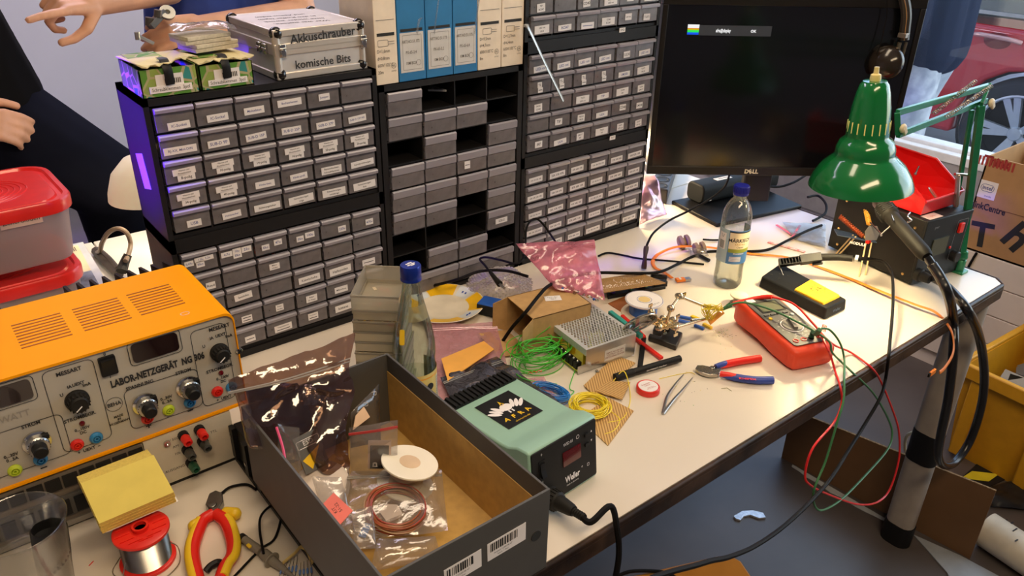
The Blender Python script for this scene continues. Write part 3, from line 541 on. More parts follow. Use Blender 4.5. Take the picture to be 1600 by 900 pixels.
q = MB(); q.box((0, 0, 0), (.027, .033, .001), 0, M3).box((0, -.003, .0008), (.022, .027, .0006), 1, M3).text('△', .007, 2, M3 @ tr(-.005, -.012, .0014)); q.outline(.005, .0045, .001, .0007, 2, M3 @ tr(-.005, -.0115, .0013)); q.build('card', [M('pale pink card', (.75, .55, .45), .7), black, paper], t, smooth=False)
o = MB().lathe([(.0005, 0), (.034, 0), (.034, .0015), (.0005, .0015)], 40).build('round_card', M('white satin card', (.7, .62, .58), .35)); o.matrix_world = tr(*in_box(502, 762, .857)) @ rx(.35) @ ry(-.3); tag(o, 'round white disc leaning on the left wall inside the grey box', 'disc')
o = MB().box((0, 0, 0), (.02, .030, .001), 0).text('KIT\n51-22', .005, 1, tr(0, 0, .0006) @ rz(1.4)).build('pink_label', [M('salmon pink label', (.85, .2, .18), .6), ink], smooth=False); o.matrix_world = tr(*in_box(526, 795, .887)) @ rx(.5) @ ry(-.4) @ rz(.3); tag(o, 'salmon pink printed label in a bag against the left wall of the grey box', 'label')
zbag('clear_bag', 'narrow clear bag with a salmon pink label by the left wall of the grey box', [in_box(513, 835, .87), in_box(556, 835, .87), in_box(533, 745, .9), in_box(487, 745, .9)], .004, seed=9, amp=.002, zipc=None)
# caution packet
t = thing('caution_packet', 'clear packet with a yellow and black caution sticker beneath the big silver bag', 'packet', in_box(486, 705, .89))
M3 = axes((0, 0, 0), (1, .1, 0), (0, .5, .85)); q = MB(); q.box((0, 0, 0), (.032, .045, .002), 0, M3).add([(-.014, -.006, .0015), (.012, .004, .0015), (.014, .008, .0015), (-.006, -.02, .0015)], [(0, 3, 2, 1)], 1, M3).outline(.03, .010, .002, .0008, 2, M3 @ tr(0, .012, .0015)); q.text('ESD', .008, 2, M3 @ tr(0, .012, .0016)); q.build('packet_sheet', [F('grey printed film', (.5, .5, .5), (.4, .4, .38), .5, .2, .15), yellow, paper], t, smooth=False)
t = zbag('zip_bag', 'clear zip bag with a pink edge standing by the left wall of the grey box', [in_box(440, 760, .868), in_box(472, 770, .868), in_box(468, 668, .93), in_box(432, 665, .93)], .004, seed=12, zipc=None, amp=.0015)
MB().tube([Vector(in_box(432, 668, .93)) - t.location, Vector(in_box(442, 700, .92)) - t.location, Vector(in_box(448, 735, .905)) - t.location], .0016, 6).build('pink_edge', M('magenta plastic edge', (.7, .08, .2), .4), t)
# standing translucent sleeve at the back wall
t = thing('plastic_sleeve', 'dull grey transparent sleeve with white printed symbols against the back wall of the grey box', 'sleeve', in_box(570, 660, .9))
a, b, c_, d = [in_box(*p) - t.location for p in ((548, 700, .87), (595, 690, .87), (592, 600, .925), (548, 645, .925))]
q = MB(); q.grid(lambda u, v: a * (1 - u) * (1 - v) + b * u * (1 - v) + c_ * u * v + d * (1 - u) * v, 4, 4); q.build('sleeve_film', F('brownish film', (.45, .38, .33), (.3, .25, .2), .45, .15, .2), t, solid=.0008)
for u, v in ((.25, .8), (.5, .86), (.8, .92)):
    p = a * (1 - u) * (1 - v) + b * u * (1 - v) + c_ * u * v + d * (1 - u) * v; MB().outline(.006, .006, .001, .0008, 0, axes(p + Vector((0, -.001, .001)), b - a, d - a)).build('printed_symbol', paper, t, solid=.0002)
o = MB().prism([(0, 0), (.026, .004), (.024, .019), (.010, .014)], 0, .001).build('paper_card', M('peach paper', (.8, .55, .36), .7), smooth=False); o.matrix_world = axes(in_box(551, 672, .905), (1, .05, .1), (0, .45, .9)); tag(o, 'peach coloured paper corner behind the red edged zip bag', 'paper')
zbag('clear_bag', 'clear crumpled bag in the front corner of the grey box', [in_box(578, 895, .86), in_box(690, 872, .86), in_box(680, 838, .872), in_box(590, 842, .875)], .008, seed=15, amp=.003)
q = MB()
for k in range(6):
    p = Vector((k * .0035, 0, 0)); q.cyl(p + Vector((0, -.016, 0)), p + Vector((0, .016, 0)), .0003, mi=0, seg=6); q.capsule(p + Vector((0, -.003, 0)), p + Vector((0, .003, 0)), .0013, .0013, 8, 1)
o = q.build('resistor_strip', [chrome, M('blue resistor body', (.12, .22, .5), .4)]); o.location = in_box(566, 838, .87); o.rotation_euler = (.1, 0, .7); tag(o, 'blue resistors in a clear bag next to the coil of brown wire', 'resistors')
zbag('clear_bag', 'small clear bag over the blue resistors next to the coil of brown wire', [in_box(553, 858, .868), in_box(590, 858, .868), in_box(582, 790, .880), in_box(548, 800, .880)], .004, seed=17, amp=.0025)
# big antistatic silver bag
t = thing('antistatic_bag', 'large crumpled silver and purple antistatic zip bag leaning out of the grey box', 'antistatic bag', (.33, .76, .9))
cor = [Vector(p) - t.location for p in (g(395, 680, .90), g(545, 755, .855), g(555, 520, .985), g(360, 590, .985))]
asm = bpy.data.materials.get('antistatic silver film')
fm = F('purple tinted antistatic film', (.66, .52, .44), (.2, .12, .14), .14, .09, .20, cloud=.1, bump=1.0, scale=22)
pillow(MB(), cor, .014, 40, 40, .011, 21, ns=26).build('bag_film', fm, t, angle=180)
a, b = cor[3], cor[2]; d = (cor[0] - cor[3]) * .14; e = (cor[1] - cor[2]) * .14; nn = (cor[1] - cor[0]).cross(cor[3] - cor[0]).normalized() * .012
MB().tube([a + d + nn, (a + d + b + e) / 2 + nn * 1.6, b + e + nn], .0011, 6).tube([a + d * 1.15 + nn, (a + d * 1.15 + b + e * 1.15) / 2 + nn * 1.6, b + e * 1.15 + nn], .0011, 6).build('zip_strip', clearzip, t)
inner_c = [g(405, 660, .89), g(505, 680, .88), g(470, 590, .945), g(388, 600, .955)]
o = pillow(MB(), [Vector(p) - Vector((.32, .76, .9)) + Vector((0, .006, -.006)) for p in inner_c], .010, 26, 26, .007, 31, ns=30).build('antistatic_pouch', M('violet antistatic foil', (.13, .07, .2), .14, .85, rgb2=(.05, .05, .07), scale=20, bump=.6), angle=180); o.location = (.32, .76, .9); tag(o, 'violet foil pouch folded inside the large silver antistatic bag', 'antistatic pouch')
o = pillow(MB(), [g(458, 632, .925), g(508, 633, .925), g(490, 602, .944), g(478, 600, .944)], .004, 14, 14, .003, 40, ns=60).build('foil_piece', M('bright crinkled foil', (.55, .6, .68), .12, 1, bump=.6, scale=60), angle=180); tag(o, 'bright crinkled triangle of foil lying on the large silver antistatic bag', 'foil')
# cup, pad, spools, pliers -----------------------------------------------------------------
cc = g(-4, 880, T + .0); cc = Vector((-.010, .812, T))
t = thing('plastic_cup', 'clear plastic cup standing half outside the frame in front of the instruments', 'cup', cc)
cupm = F('clear cup plastic', (.965, .965, .96), (.8, .8, .78), .03, .06, .14)
MB().lathe([(.001, .001), (.031, .001), (.033, .004), (.0465, .130), (.0490, .132), (.0495, .134), (.0485, .135), (.0455, .1325), (.0318, .006), (.001, .003)], 44, 0, cap=False).build('cup_wall', cupm, t, angle=60)
MB().lathe([(.0402, .078), (.0412, .080), (.0402, .082)], 40, 0, cap=False).build('moulded_ring', cupm, t)
o = MB().lathe([(.0, 0), (.0145, 0), (.0185, .065), (.0185, .096), (.017, .098), (.017, .086), (.012, .084), (0, .084)], 28).build('lens_pot', black, angle=40); o.matrix_world = tr(.006, .818, T + .006) @ rx(-.06) @ ry(.12); tag(o, 'black round pot standing inside the clear plastic cup', 'pot')
o = MB().tube([(0, 0, 0), (.004, -.004, .03), (.002, 0, .055)], lambda u: .006 * (1 - .5 * abs(2 * u - 1)), 10).build('red_tool', M('dark red handle', (.4, .01, .03), .3)); o.location = (.008, .788, T + .008); tag(o, 'dark red handle inside the clear plastic cup', 'tool')
t = thing('solder_spool', 'red flanged spool of tin solder wire under the yellow note pad', 'spool', (.1045, .823, T), 0)
for z in (0, .0455):
    q = MB(); q.lathe([(.009, z), (.0305, z), (.032, z + .0012), (.032, z + .0045), (.0305, z + .0055), (.009, z + .0055)], 44, 0)
    if z:
        for k in range(12): q.box((.021 * math.cos(k * PI / 6), .021 * math.sin(k * PI / 6), z + .006), (.016, .0012, .0012), 0, rz(0) if 0 else None)
    q.build('flange', red, t, angle=40)
sold = M('tin solder windings', (.55, .53, .5), .3, 1)
q = MB()
prof = []
for k in range(40): z = .0055 + k * .001; prof += [(.0272, z), (.0277, z + .0005)]
q.lathe([(.01, .0055)] + prof + [(.01, .0455)], 40, 0).build('solder_winding', sold, t, angle=60)
MB().lathe([(.011, .05), (.011, .0475), (.007, .0475), (.007, .056), (.0095, .056), (.0095, .051)], 24).build('hub', red, t)
MB().tube([(.0275, .0, .012), (.033, -.012, .010), (.026, -.032, .003), (0, -.042, .0012), (-.028, -.028, .0012), (-.040, .002, .0012), (-.030, .02, .001), (-.02, .03, .001)], .0006, 6).tube([(-.026, -.01, .02), (-.032, -.02, .002), (-.010, -.045, .001), (.012, -.046, .001), (.02, -.06, .001)], .0006, 6).build('loose_solder', sold, t)
q = MB(); n_ = 5
t = thing('note_pad', 'yellow block of notes leaning from the solder spool against the white instrument', 'note pad', (.104, .868, .838))
A_, B_, C_, D_ = [Vector(p) for p in (g(128, 757, .842), g(240, 713, .842), g(267, 765, .827), g(157, 818, .827))]
M3 = axes((0, 0, 0), B_ - A_, A_ - D_); cc_ = (A_ + B_ + C_ + D_) / 4
t.location = cc_
wv, hv = (B_ - A_).length, (A_ - D_).length
yp = M('yellow note paper', (.74, .6, .13), .75, var=.04)
yp2 = M('yellow paper edges', (.74, .57, .13), .8, var=.08, scale=400)
q = MB()
for k in range(4): q.box((.0008 * (k % 2), -.0004 * k, -.003 - .0045 * k), (wv * 1.02, hv * 1.03, .0043), 1, M3)
q.box((0, 0, -.0004), (wv * 1.02, hv * 1.03, .0008), 0, M3); q.build('sheet_block', [yp, yp2], t, smooth=False)
q = MB(); k_ = M3 @ tr(0, hv / 2, 0); q.prism([(0, .0), (.020, -.008), (.020, -.019), (0, -.0178)], -wv * .51, wv * .49, 0, k_ @ Matrix(((0, 0, 1, 0), (1, 0, 0, 0), (0, 1, 0, 0), (0, 0, 0, 1)))); q.build('glued_edge', yp2, t, smooth=False)
MB().box((.004, -.002, -.0188), (wv, hv * 1.02, .0008), 0, M3).build('backing_sheet', paper, t, smooth=False)
o = MB().lathe([(.006, 0), (.022, 0), (.022, .004), (.006, .004)], 30).build('spool_flange', red); o.location = (.078, .757, T); tag(o, 'red spool rim cut off by the lower picture edge below the solder spool', 'spool')
o = MB().tube([(0, 0, 0), (.006, .004, .0006)], .0006, 6, smooth=False).build('wire_clipping', red); o.location = g(139, 884, T + .0007); tag(o, 'tiny red wire clipping on the table left of the solder spool', 'wire clipping')
# red and yellow side cutters
t = thing('side_cutter', 'insulated side cutters with red and yellow handles lying on the table', 'side cutters', (.198, .820, T), 0)
O = Vector((.198, .820, T)); P = lambda px, py, z=.008: g(px, py, T + z) - O
mt = M('brushed tool steel', (.28, .27, .25), .35, 1)
q = MB()
jaw = [P(322, 793), P(328, 776), P(338, 771), P(348, 775), P(350, 787), P(343, 799), P(338, 806), P(330, 806)]
q.prism([(p.x, p.y) for p in jaw][::-1], .004, .014).lathe([(.006, .014), (.006, .016), (0, .0165)], 16, 0, tr(*P(334, 802, 0))); q.build('jaw', mt, t, bevel=.0015)
hl = [P(333, 803), P(318, 812), P(311, 826), P(303, 850), P(302, 872), P(308, 900), P(312, 915)]
hr = [P(337, 803), P(350, 812), P(358, 826), P(364, 850), P(362, 870), P(352, 885), P(344, 905)]
for h_, sd in ((hl, -1), (hr, 1)):
    MB().tube(h_, lambda u: .0082 - .0012 * abs(u - .4), 12, 0, 6).build('handle', red, t, angle=70)
    k = [p + Vector((sd * .0040, 0, .0022)) for p in h_[1:]]
    MB().tube(k, lambda u: .0062, 10, 0, 6).build('handle_grip', yellow, t, angle=70)
for p0, p1 in (((304, 822), (314, 814)), ((367, 803), (354, 800))):
    MB().capsule(P(*p0), P(*p1), .0085, .0070, 12).build('finger_guard', yellow, t, angle=70)
q = MB(); q.tube([P(322, 893, .006), P(330, 884, .008), P(342, 879, .008), (P(352, 886, .008))], .0045, 8); q.build('spring_clip', black, t)
# probe
t = thing('test_probe', 'grey oscilloscope probe with a yellow slide switch beside the side cutters', 'probe', (.235, .745, T))
O = t.location.copy(); P = lambda px, py, z=.007: g(px, py, T + z) - O
pg = M('taupe grey plastic', (.22, .19, .15), .5)
MB().cyl(P(382, 843), P(408, 862), .0052, .0058, 16).cyl(P(412, 865), P(422, 873), .0068, .0068, 16).lathe([(.0095, 0), (.0105, .001), (.0095, .002)], 24, 0, frame(P(424, 875), P(446, 893) - P(424, 875))).cyl(P(424, 875), P(448, 893), .0062, .0035, 16).cyl(P(448, 893), P(462, 905), .003, .002, 12).build('probe_body', pg, t)
MB().box((0, 0, 0), (.007, .0042, .003), 0, axes(P(389, 853, .013), P(400, 860) - P(385, 848), (0, 1, 0))).build('slide_switch', yellow, t, bevel=.0008)
MB().cyl(P(377, 838), P(382, 843), .0048, .0055, 14).build('end_ring', black, t)
cable('probe_cable', [g(412, 865, T + .015), g(406, 830, T + .018), g(408, 806, T + .012), g(425, 790, T + .006), g(440, 797, T + .005), g(430, 840, T + .004), g(405, 860, T + .004), g(362, 905, T + .004)], .0016, 'thin black cable looping from the grey probe beside the grey box')
cable('black_cable', [g(345, 772, T + .003), g(360, 761, T + .003), g(385, 757, T + .003), g(400, 765, T + .003)], .0018, 'short black cable running from the side cutters to under the black enclosure')
# resistors on tape
t = thing('resistor_tape', 'paper taped strip of blue resistors at the foot of the grey box', 'resistor tape', g(465, 885, T))
O = t.location.copy(); P = lambda px, py, z=.004: g(px, py, T + z) - O
q = MB(); q.tube([P(442, 880, .012), P(460, 865, .013), P(470, 855, .014), P(480, 860, .010), P(488, 880, .008)], .0012, 6, flat=2.5).build('tape_strip', M('yellow paper tape', (.75, .55, .2), .7), t)
for k in range(9):
    a = P(445 + k * 5, 876 - (k % 5) * 2 + (k // 5) * 3, .010); b = P(432 + k * 7, 912, .004); q = MB(); q.cyl(a, b, .0004, seg=6); m_ = a.lerp(b, .45); q.capsule(a.lerp(b, .38), a.lerp(b, .55), .0013, .0013, 8, 1); q.build('resistor', [chrome, M('blue resistor body', (.12, .22, .5), .4)], t)
# ================================================================ middle of the table
# stack of clear boxes
sb_m = F('crystal clear box plastic', (.95, .93, .88), (1, .93, .78), .32, .1, .12)
sb_m2 = F('milky box plastic', (.9, .86, .78), (1, .92, .74), .72, .15, .12)
cA, cB, cC, cD = g(545, 460, .965), g(620, 463, .965), g(627, 405, .972), g(558, 404, .972)
ex_ = (cB - cA).normalized(); wS = (cB - cA).length; dS = .098; ang = math.atan2(ex_.y, ex_.x)
base = g(548, 462, .965); lean = Vector((.0, .0, 0))
names = ['clear box on top of the tall stack, open and empty', 'second clear box of the tall stack, holding a few reddish parts', 'third clear box of the tall stack, holding yellow and red parts', 'fourth clear box of the tall stack, holding brown parts', 'fifth clear box of the tall stack, holding green parts']
proto = None
for i in range(12):
    z = .965 - .0215 - i * .0178 + (0.0 if i else 0)
    if z < T: break
    hh = .030 if i == 0 else .0168
    t = thing('clear_box', names[i] if i < 5 else ['sixth clear empty box down the tall stack', 'seventh clear empty box down the tall stack', 'eighth clear empty box down the tall stack', 'ninth clear empty box down the tall stack', 'tenth clear empty box down the tall stack', 'eleventh clear empty box down the tall stack', 'lowest clear box of the tall stack beside the glass bottle'][min(i - 5, 6)], 'clear box', (base.x + .0012 * math.sin(i * 2.1) , base.y + .001 * math.cos(i * 1.7), z + (-.008 if i == 0 else 0)), ang + .01 * math.sin(i * 3), 'stack of clear boxes beside the glass bottle')
    q = MB(); a = .0012; q.span((0, 0, 0), (wS, a, hh)).span((0, dS - a, 0), (wS, dS, hh)).span((0, a, 0), (a, dS - a, hh)).span((wS - a, a, 0), (wS, dS - a, hh)).span((a, a, 0), (wS - a, dS - a, .0012))
    q.build('box_wall', sb_m if i < 3 else sb_m2, t, smooth=False)
    q = MB(); q.span((-.0008, -.0008, hh - .003), (wS + .0008, .0005, hh)).span((-.0008, dS - .0005, hh - .003), (wS + .0008, dS + .0008, hh)).span((-.0008, 0, hh - .003), (.0005, dS, hh)).span((wS - .0005, 0, hh - .003), (wS + .0008, dS, hh)).build('rim', F('clear rim', (.9, .88, .85), (.9, .85, .75), .5, .1, .25), t, smooth=False)
    if 1 <= i <= 4:
        q = MB(); rr = random.Random(i)
        for k in range(34): s = rr.uniform(.002, .005); q.box((0, 0, 0), (s * 2, s, s), rr.randint(0, 2), tr(rr.uniform(.006, wS - .006), rr.uniform(.006, dS * .9), .003 + rr.uniform(0, .006)) @ rz(rr.uniform(0, 3)))
        cs = [[red, M('component cream', (.6, .5, .36)), M('component silver', (.6, .6, .6))], [yellow, red, M('component cream', (.6, .5, .36))], [M('component brown', (.2, .1, .04)), M('component black', (.03, .03, .03)), M('component cream', (.6, .5, .36))], [M('component green', (.06, .22, .1)), red, M('component cream', (.6, .5, .36))]][i - 1]
        o = q.build('small_parts', cs, smooth=False); o.matrix_world = tr(*t.location) @ rz(ang); tag(o, 'small parts lying in the ' + ['second', 'third', 'fourth', 'fifth'][i - 1] + ' clear box of the tall stack', 'small parts', kind='stuff')
# glass bottle
gb = Vector((.505, .846, T))
t = thing('glass_bottle', 'clear glass water bottle with a blue screw cap behind the grey box', 'bottle', gb)
glassm = F('bottle glass', (.80, .84, .78), (.6, .65, .55), .03, .03, .15)
s_ = 1.0
prof = [(.0005, .004), (.026, .002), (.0305, .006), (.0312, .014), (.0312, .105), (.0300, .118), (.0300, .132), (.0312, .140), (.0300, .158), (.0265, .180), (.0205, .204), (.0155, .226), (.0125, .246), (.0118, .256), (.0135, .258), (.0135, .262), (.0118, .264), (.0118, .272)]
MB().lathe(prof, 44, 0, cap=False).build('glass_body', glassm, t, angle=60)
capb = M('blue metal cap', (.008, .03, .28), .28, .4)
q = MB(); q.lathe([(.0140, .254), (.0148, .2545), (.0148, .2575), (.0142, .2585), (.0145, .2595), (.0145, .2745), (.0135, .2765), (0, .277)], 36, 0)
for k in range(5): a = k * 1.256; q.box((.004 * math.cos(a), .004 * math.sin(a), .2772), (.006, .0022, .0005), 1, None)
q.build('screw_cap', [capb, paper], t, angle=50)
lab = MB(); lm = M('yellow bottle label', (.75, .55, .18), .6); 
def arc(mb, r, z0, z1, a0, a1, mi=0, n=20): mb.grid(lambda u, v: Vector((r * math.cos(a0 + (a1 - a0) * u), r * math.sin(a0 + (a1 - a0) * u), z0 + (z1 - z0) * v)), n, 1, mi)
arc(lab, .0316, .045, .114, -2.6, .6, 0, 30); arc(lab, .0318, .1065, .1085, -2.6, .6, 1, 30); arc(lab, .0318, .047, .103, -.95, -.2, 2)
for k in range(13): arc(lab, .0319, .05 + k * .004, .0512 + k * .004, -.9, -.3, 3, 8)
lab.lathe([(.0001, 0), (.006, 0), (.006, .0003)], 16, 3, tr(.0318 * math.cos(-1.4), .0318 * math.sin(-1.4), .092) @ rz(-1.4) @ ry(PI / 2)).build('front_label', [lm, M('orange stripe', (.85, .35, .03), .6), M('cream label', (.75, .66, .48), .6), ink], t, angle=60)
nl = MB(); nl.grid(lambda u, v: Vector(((.0222 - .0048 * v) * math.cos(-2.4 + 1.6 * u), (.0222 - .0048 * v) * math.sin(-2.4 + 1.6 * u), .198 + .022 * v)), 16, 2); nl2 = nl.build('neck_label', F('printed neck film', (.8, .78, .6), (.7, .6, .35), .4, .2, .1), t); 
q = MB(); q.rplate(.007, .022, .002, .001, 0, tr(-.0255, -.012, .176) @ rz(-2.3 + 1.57) @ rx(1.25)); q.build('side_tab', yellow, t)
o = MB().lathe([(.0001, .0035), (.0285, .0035), (.0290, .1), (.0001, .1)], 36).build('water', F('still water', (.92, .95, .9), (.7, .75, .7), .02, .02, .06)); o.parent = t
# plate
t = thing('plate', 'white plate with a yellow and blue decorated rim behind the glass bottle', 'plate', (g(693, 482, T + .004) ), .5)
prf = [(0, 0), (.045, 0), (.062, .002), (.085, .010), (.098, .015), (.099, .0165), (.097, .017), (.084, .0125), (.060, .0045), (.043, .0028), (0, .0028)]
sp = .80
MB().lathe([(r * sp, z * sp) for r, z in prf], 56, 0).build('plate_body', M('glazed cream porcelain', (.75, .68, .55), .18, coat=.4), t, angle=60)
q = MB()
def ringseg(mb, r0, r1, z0, z1, a0, a1, mi):
    mb.grid(lambda u, v: Vector(((r0 + (r1 - r0) * v) * math.cos(a0 + (a1 - a0) * u), (r0 + (r1 - r0) * v) * math.sin(a0 + (a1 - a0) * u), z0 + (z1 - z0) * v)), 8, 1, mi)
for k in range(8):
    a0 = (k // 2) * PI / 2 + .1 + (0 if k % 2 == 0 else .98); w2 = .92 if k % 2 == 0 else .5
    q = MB(); ringseg(q, .0615 * sp, .0965 * sp, .0055 * sp, .0172 * sp, a0, a0 + w2, 0 if k % 2 == 0 else 1)
    if k % 2: 
        for j in (-1, 1): q.ball((.078 * sp * math.cos(a0 + .25 + .06 * j), .078 * sp * math.sin(a0 + .25 + .06 * j), .0118 * sp), (.004, .0018, .0006), 10, 2)
    q.build('painted_segment', [M('yellow glaze', (.78, .45, .01), .2), M('pale blue glaze', (.65, .7, .75), .2), M('blue glaze', (.01, .06, .35), .2)], t)
# bubble wrap on a blue lump, cardboard box
t = thing('bubble_wrap_pack', 'crumpled bubble wrap around a blue and black item in front of the tall middle cabinet', 'bubble wrap', g(780, 463, T))
O = t.location.copy()
bw = MB(); A4 = [g(728, 478, T + .012), g(795, 470, T + .02), g(815, 425, T + .055), g(748, 415, T + .05)]
ctr = g(772, 455, T + .02)
def bfn(u, v):
    a = 2 * PI * u; rr_ = (.058 + .008 * noise.noise(Vector((math.cos(a) * 2, math.sin(a) * 2, v * 3)))) * math.cos(v * PI / 2 * .98)
    z = .045 * math.sin(v * PI / 2) ** .8
    p = Vector((rr_ * math.cos(a) * 1.15, rr_ * math.sin(a) * .8, z)); return p + .006 * Vector((noise.noise(p * 45), noise.noise(p * 45 + Vector((5, 5, 5))), abs(noise.noise(p * 45 + Vector((9, 1, 2))))))
bw.grid(bfn, 44, 16); bp = F('bubble wrap film', (.92, .91, .9), (.85, .8, .78), .35, .2, .12, cloud=.1, bump=.3)
wr = bw.build('bubble_film', bp, t, angle=180); wr.location = (.012, .018, 0); wr.rotation_euler = (0, 0, -.5)
q = MB()
for i in range(11):
    for j in range(34):
        p = bfn((j + (i % 2) * .5) / 34, i / 14 + .02); q.ball((p.x, p.y, p.z + .0005), (.0027, .0027, .0018), 6)
o = q.build('air_bubbles', F('bubble film', (.96, .95, .94), (.95, .9, .86), .4, .15, .12), t); o['kind'] = 'stuff'; o.location = wr.location; o.rotation_euler = wr.rotation_euler
MB().box((0, 0, .013), (.034, .04, .022), 0, tr(*(g(765, 489, T) - O)) @ rz(.5)).box((.001, -.001, .024), (.035, .041, .003), 1, tr(*(g(765, 489, T) - O)) @ rz(.5)).build('wrapped_item', [black, blue], t, bevel=.002)
t = thing('cardboard_box', 'small open cardboard box with a white sticker beside the perforated metal unit', 'cardboard box', (.781, .906, T))
e1 = Vector((.905 - .785, .882 - .900, 0)); L1 = e1.length; a1 = math.atan2(e1.y, e1.x); t.rotation_euler = (0, 0, a1)
th = .0015; hh = .07; dp = .092
q = MB(); q.span((.012, 0, 0), (L1 + .012, dp, th)).span((.0, 0, hh - th), (L1, dp, hh)).span((.0, dp - th, 0), (L1, dp, hh)).span((.0, 0, 0), (L1, th, hh)).span((L1 - th, 0, 0), (L1, dp, hh)); q.build('box_wall', card, t, smooth=False)
q = MB(); q.add([(0, 0, 0), (0, dp, 0), (-.062, dp - .005, .012), (-.062, .012, .004), (0, 0, .0015), (0, dp, .0015), (-.062, dp - .005, .0135), (-.062, .012, .0055)], [(0, 1, 2, 3), (4, 7, 6, 5), (0, 3, 7, 4), (1, 5, 6, 2), (3, 2, 6, 7)]); q.build('bottom_flap', card, t, smooth=False)
q = MB().add([(0, 0, 0), (0, 0, hh), (-.028, -.012, hh - .01), (-.030, -.012, .012), (0, .0015, 0), (0, .0015, hh), (-.028, -.0105, hh - .01), (-.030, -.0105, .012)], [(0, 1, 2, 3), (4, 7, 6, 5), (2, 3, 7, 6), (0, 3, 7, 4), (1, 2, 6, 5)]).build('side_flap', card, t, smooth=False); MB().add([(0, dp, 0), (0, dp, hh), (-.026, dp + .006, hh - .01), (-.028, dp + .004, .012), (0, dp - .0015, 0), (0, dp - .0015, hh), (-.026, dp + .0045, hh - .01), (-.028, dp + .0025, .012)], [(0, 1, 2, 3), (4, 7, 6, 5), (2, 3, 7, 6), (0, 3, 7, 4), (1, 2, 6, 5)]).build('side_flap', card, t, smooth=False)
q = MB(); mm = tr(.070, .048, hh + .0004) @ rz(-.35); q.plate(.030, .018, 0, mm).text('Art.Nr. 4711\nTyp S-35\nQty 1', .0038, 1, mm @ tr(0, 0, .0006)).build('sticker', [paper, ink], t, smooth=False)
# pink bags
zbag('pink_bag', 'pink antistatic zip bag with small metal parts lying over the cardboard box', [g(868, 452, T + .076), g(945, 470, T + .060), g(928, 376, T + .125), g(806, 381, T + .135)], .008, rosefilm, amp=.005, seed=50, zipc=F('pink zip strip', (.95, .5, .6), (.9, .4, .5), .6, .15, .2), nu=28, nv=28)
q = MB(); rr = random.Random(5)
for k in range(30):
    p = g(905 + rr.uniform(-34, 34), 452 + rr.uniform(-6, 8), T + .0); p = g(872 + 70 * k / 30, 446 + 22 * k / 30 + rr.uniform(-5, 4), T + .078 - .014 * k / 30)
    if k % 3: q.lathe([(.0018, -.001), (.0032, -.001), (.0032, .001), (.0018, .001), (.0018, -.001)], 10, rr.randint(0, 2), tr(*p) @ rx(rr.uniform(-1, 1)) @ ry(rr.uniform(-1, 1)), cap=False)
    else: q.ball(p, .0028, 8, rr.randint(0, 3))
tag(q.build('loose_metal_parts', [chrome, brass, white, blue]), 'shiny washers and beads at the bottom of the pink bag on the cardboard box', 'small parts', kind='stuff')
q = MB()
for k in range(7): q.tube([g(872 + k * 2.2, 441, T + .080) + Vector((0, .005 * math.cos(a), .005 * math.sin(a))) for a in [2 * PI * i / 8 for i in range(8)]], .0005, 5, 0, 2, closed=True)
tag(q.build('wire_spring', chrome), 'silver wire spring in the corner of the pink bag', 'spring')
zbag('pink_bag', 'long pink antistatic zip bag lying flat between the glass bottle and the green wire', [g(690, 640, T + .006), g(800, 600, T + .004), g(775, 505, T + .012), g(665, 505, T + .01)], .005, pinkfilm, amp=.003, seed=52, zipc=F('pink zip strip', (.95, .5, .6), (.9, .4, .5), .6, .15, .2), nu=26, nv=26)
zbag('pink_bag', 'pink antistatic bag edge under the dark antistatic bag beside the soldering station', [g(715, 672, T + .003), g(880, 640, T + .003), g(850, 590, T + .003), g(700, 600, T + .004)], .002, pinkfilm, amp=.002, seed=53, nu=22, nv=22)
o = MB().prism([(p.x, p.y) for p in (g(690, 577), g(756, 549), g(772, 562), g(700, 612))][::-1], T + .020, T + .0215).build('orange_card', M('orange card', (.85, .42, .08), .7), smooth=False); tag(o, 'orange card lying on the pink bag beside the glass bottle', 'card')
t = zbag('antistatic_bag', 'dark grey shiny antistatic zip bag lying behind the soldering station', [g(738, 676, T + .014), g(888, 640, T + .012), g(776, 557, T + .014), g(688, 592, T + .018)], .006, M('dark antistatic film', (.14, .14, .18), .13, .85, rgb2=(.34, .33, .38), scale=14, bump=.6), amp=.0045, seed=54, nu=34, nv=30, zipc=clearzip, ns=30)
# soldering station
mint = M('mint green enamel', (.30, .5, .40), .38, var=.02)
t = thing('soldering_station', 'mint green soldering station with black front panel, black rear vents and a bird sticker', 'soldering station', (.586, .600, T), .07)
O = t.location.copy(); wd = .118; x0, x1 = -.066, .060
side = [(0, .004), (-.003, .004), (.008, .1), (.014, .1005), (.030, .098), (.048, .0885), (.060, .0865), (.185, .080), (.190, .075), (.190, .004)]
YZp = Matrix(((0, 0, 1, 0), (1, 0, 0, 0), (0, 1, 0, 0), (0, 0, 0, 1)))
MB().prism(side, x0, x1, 0, YZp).build('housing', mint, t, bevel=.003)
tl = math.atan2(.011, .096)
FM = tr(0, -.0032, .004) @ rx(PI / 2 - tl)
fwc = (x0 + x1) / 2
MB().rplate(x1 - x0 - .006, .090, .003, .0022, 0, FM @ tr(fwc, .050, 0)).build('front_panel', mblack, t, bevel=.0006)
q = MB(); q.text('WSD 81', .0065, 0, FM @ tr(fwc + .006, .082, .0025), sx=.8).text('Weller', .0135, 0, FM @ tr(fwc + .012, .026, .0025), sx=.72, bold=.03).text('®', .004, 0, FM @ tr(fwc + .031, .032, .0025)).text('Made in Germany', .0032, 0, FM @ tr(fwc + .012, .017, .0025)).text('0', .005, 0, FM @ tr(x0 + .020, .088, .0025)).text('I', .005, 0, FM @ tr(x0 + .020, .046, .0025))
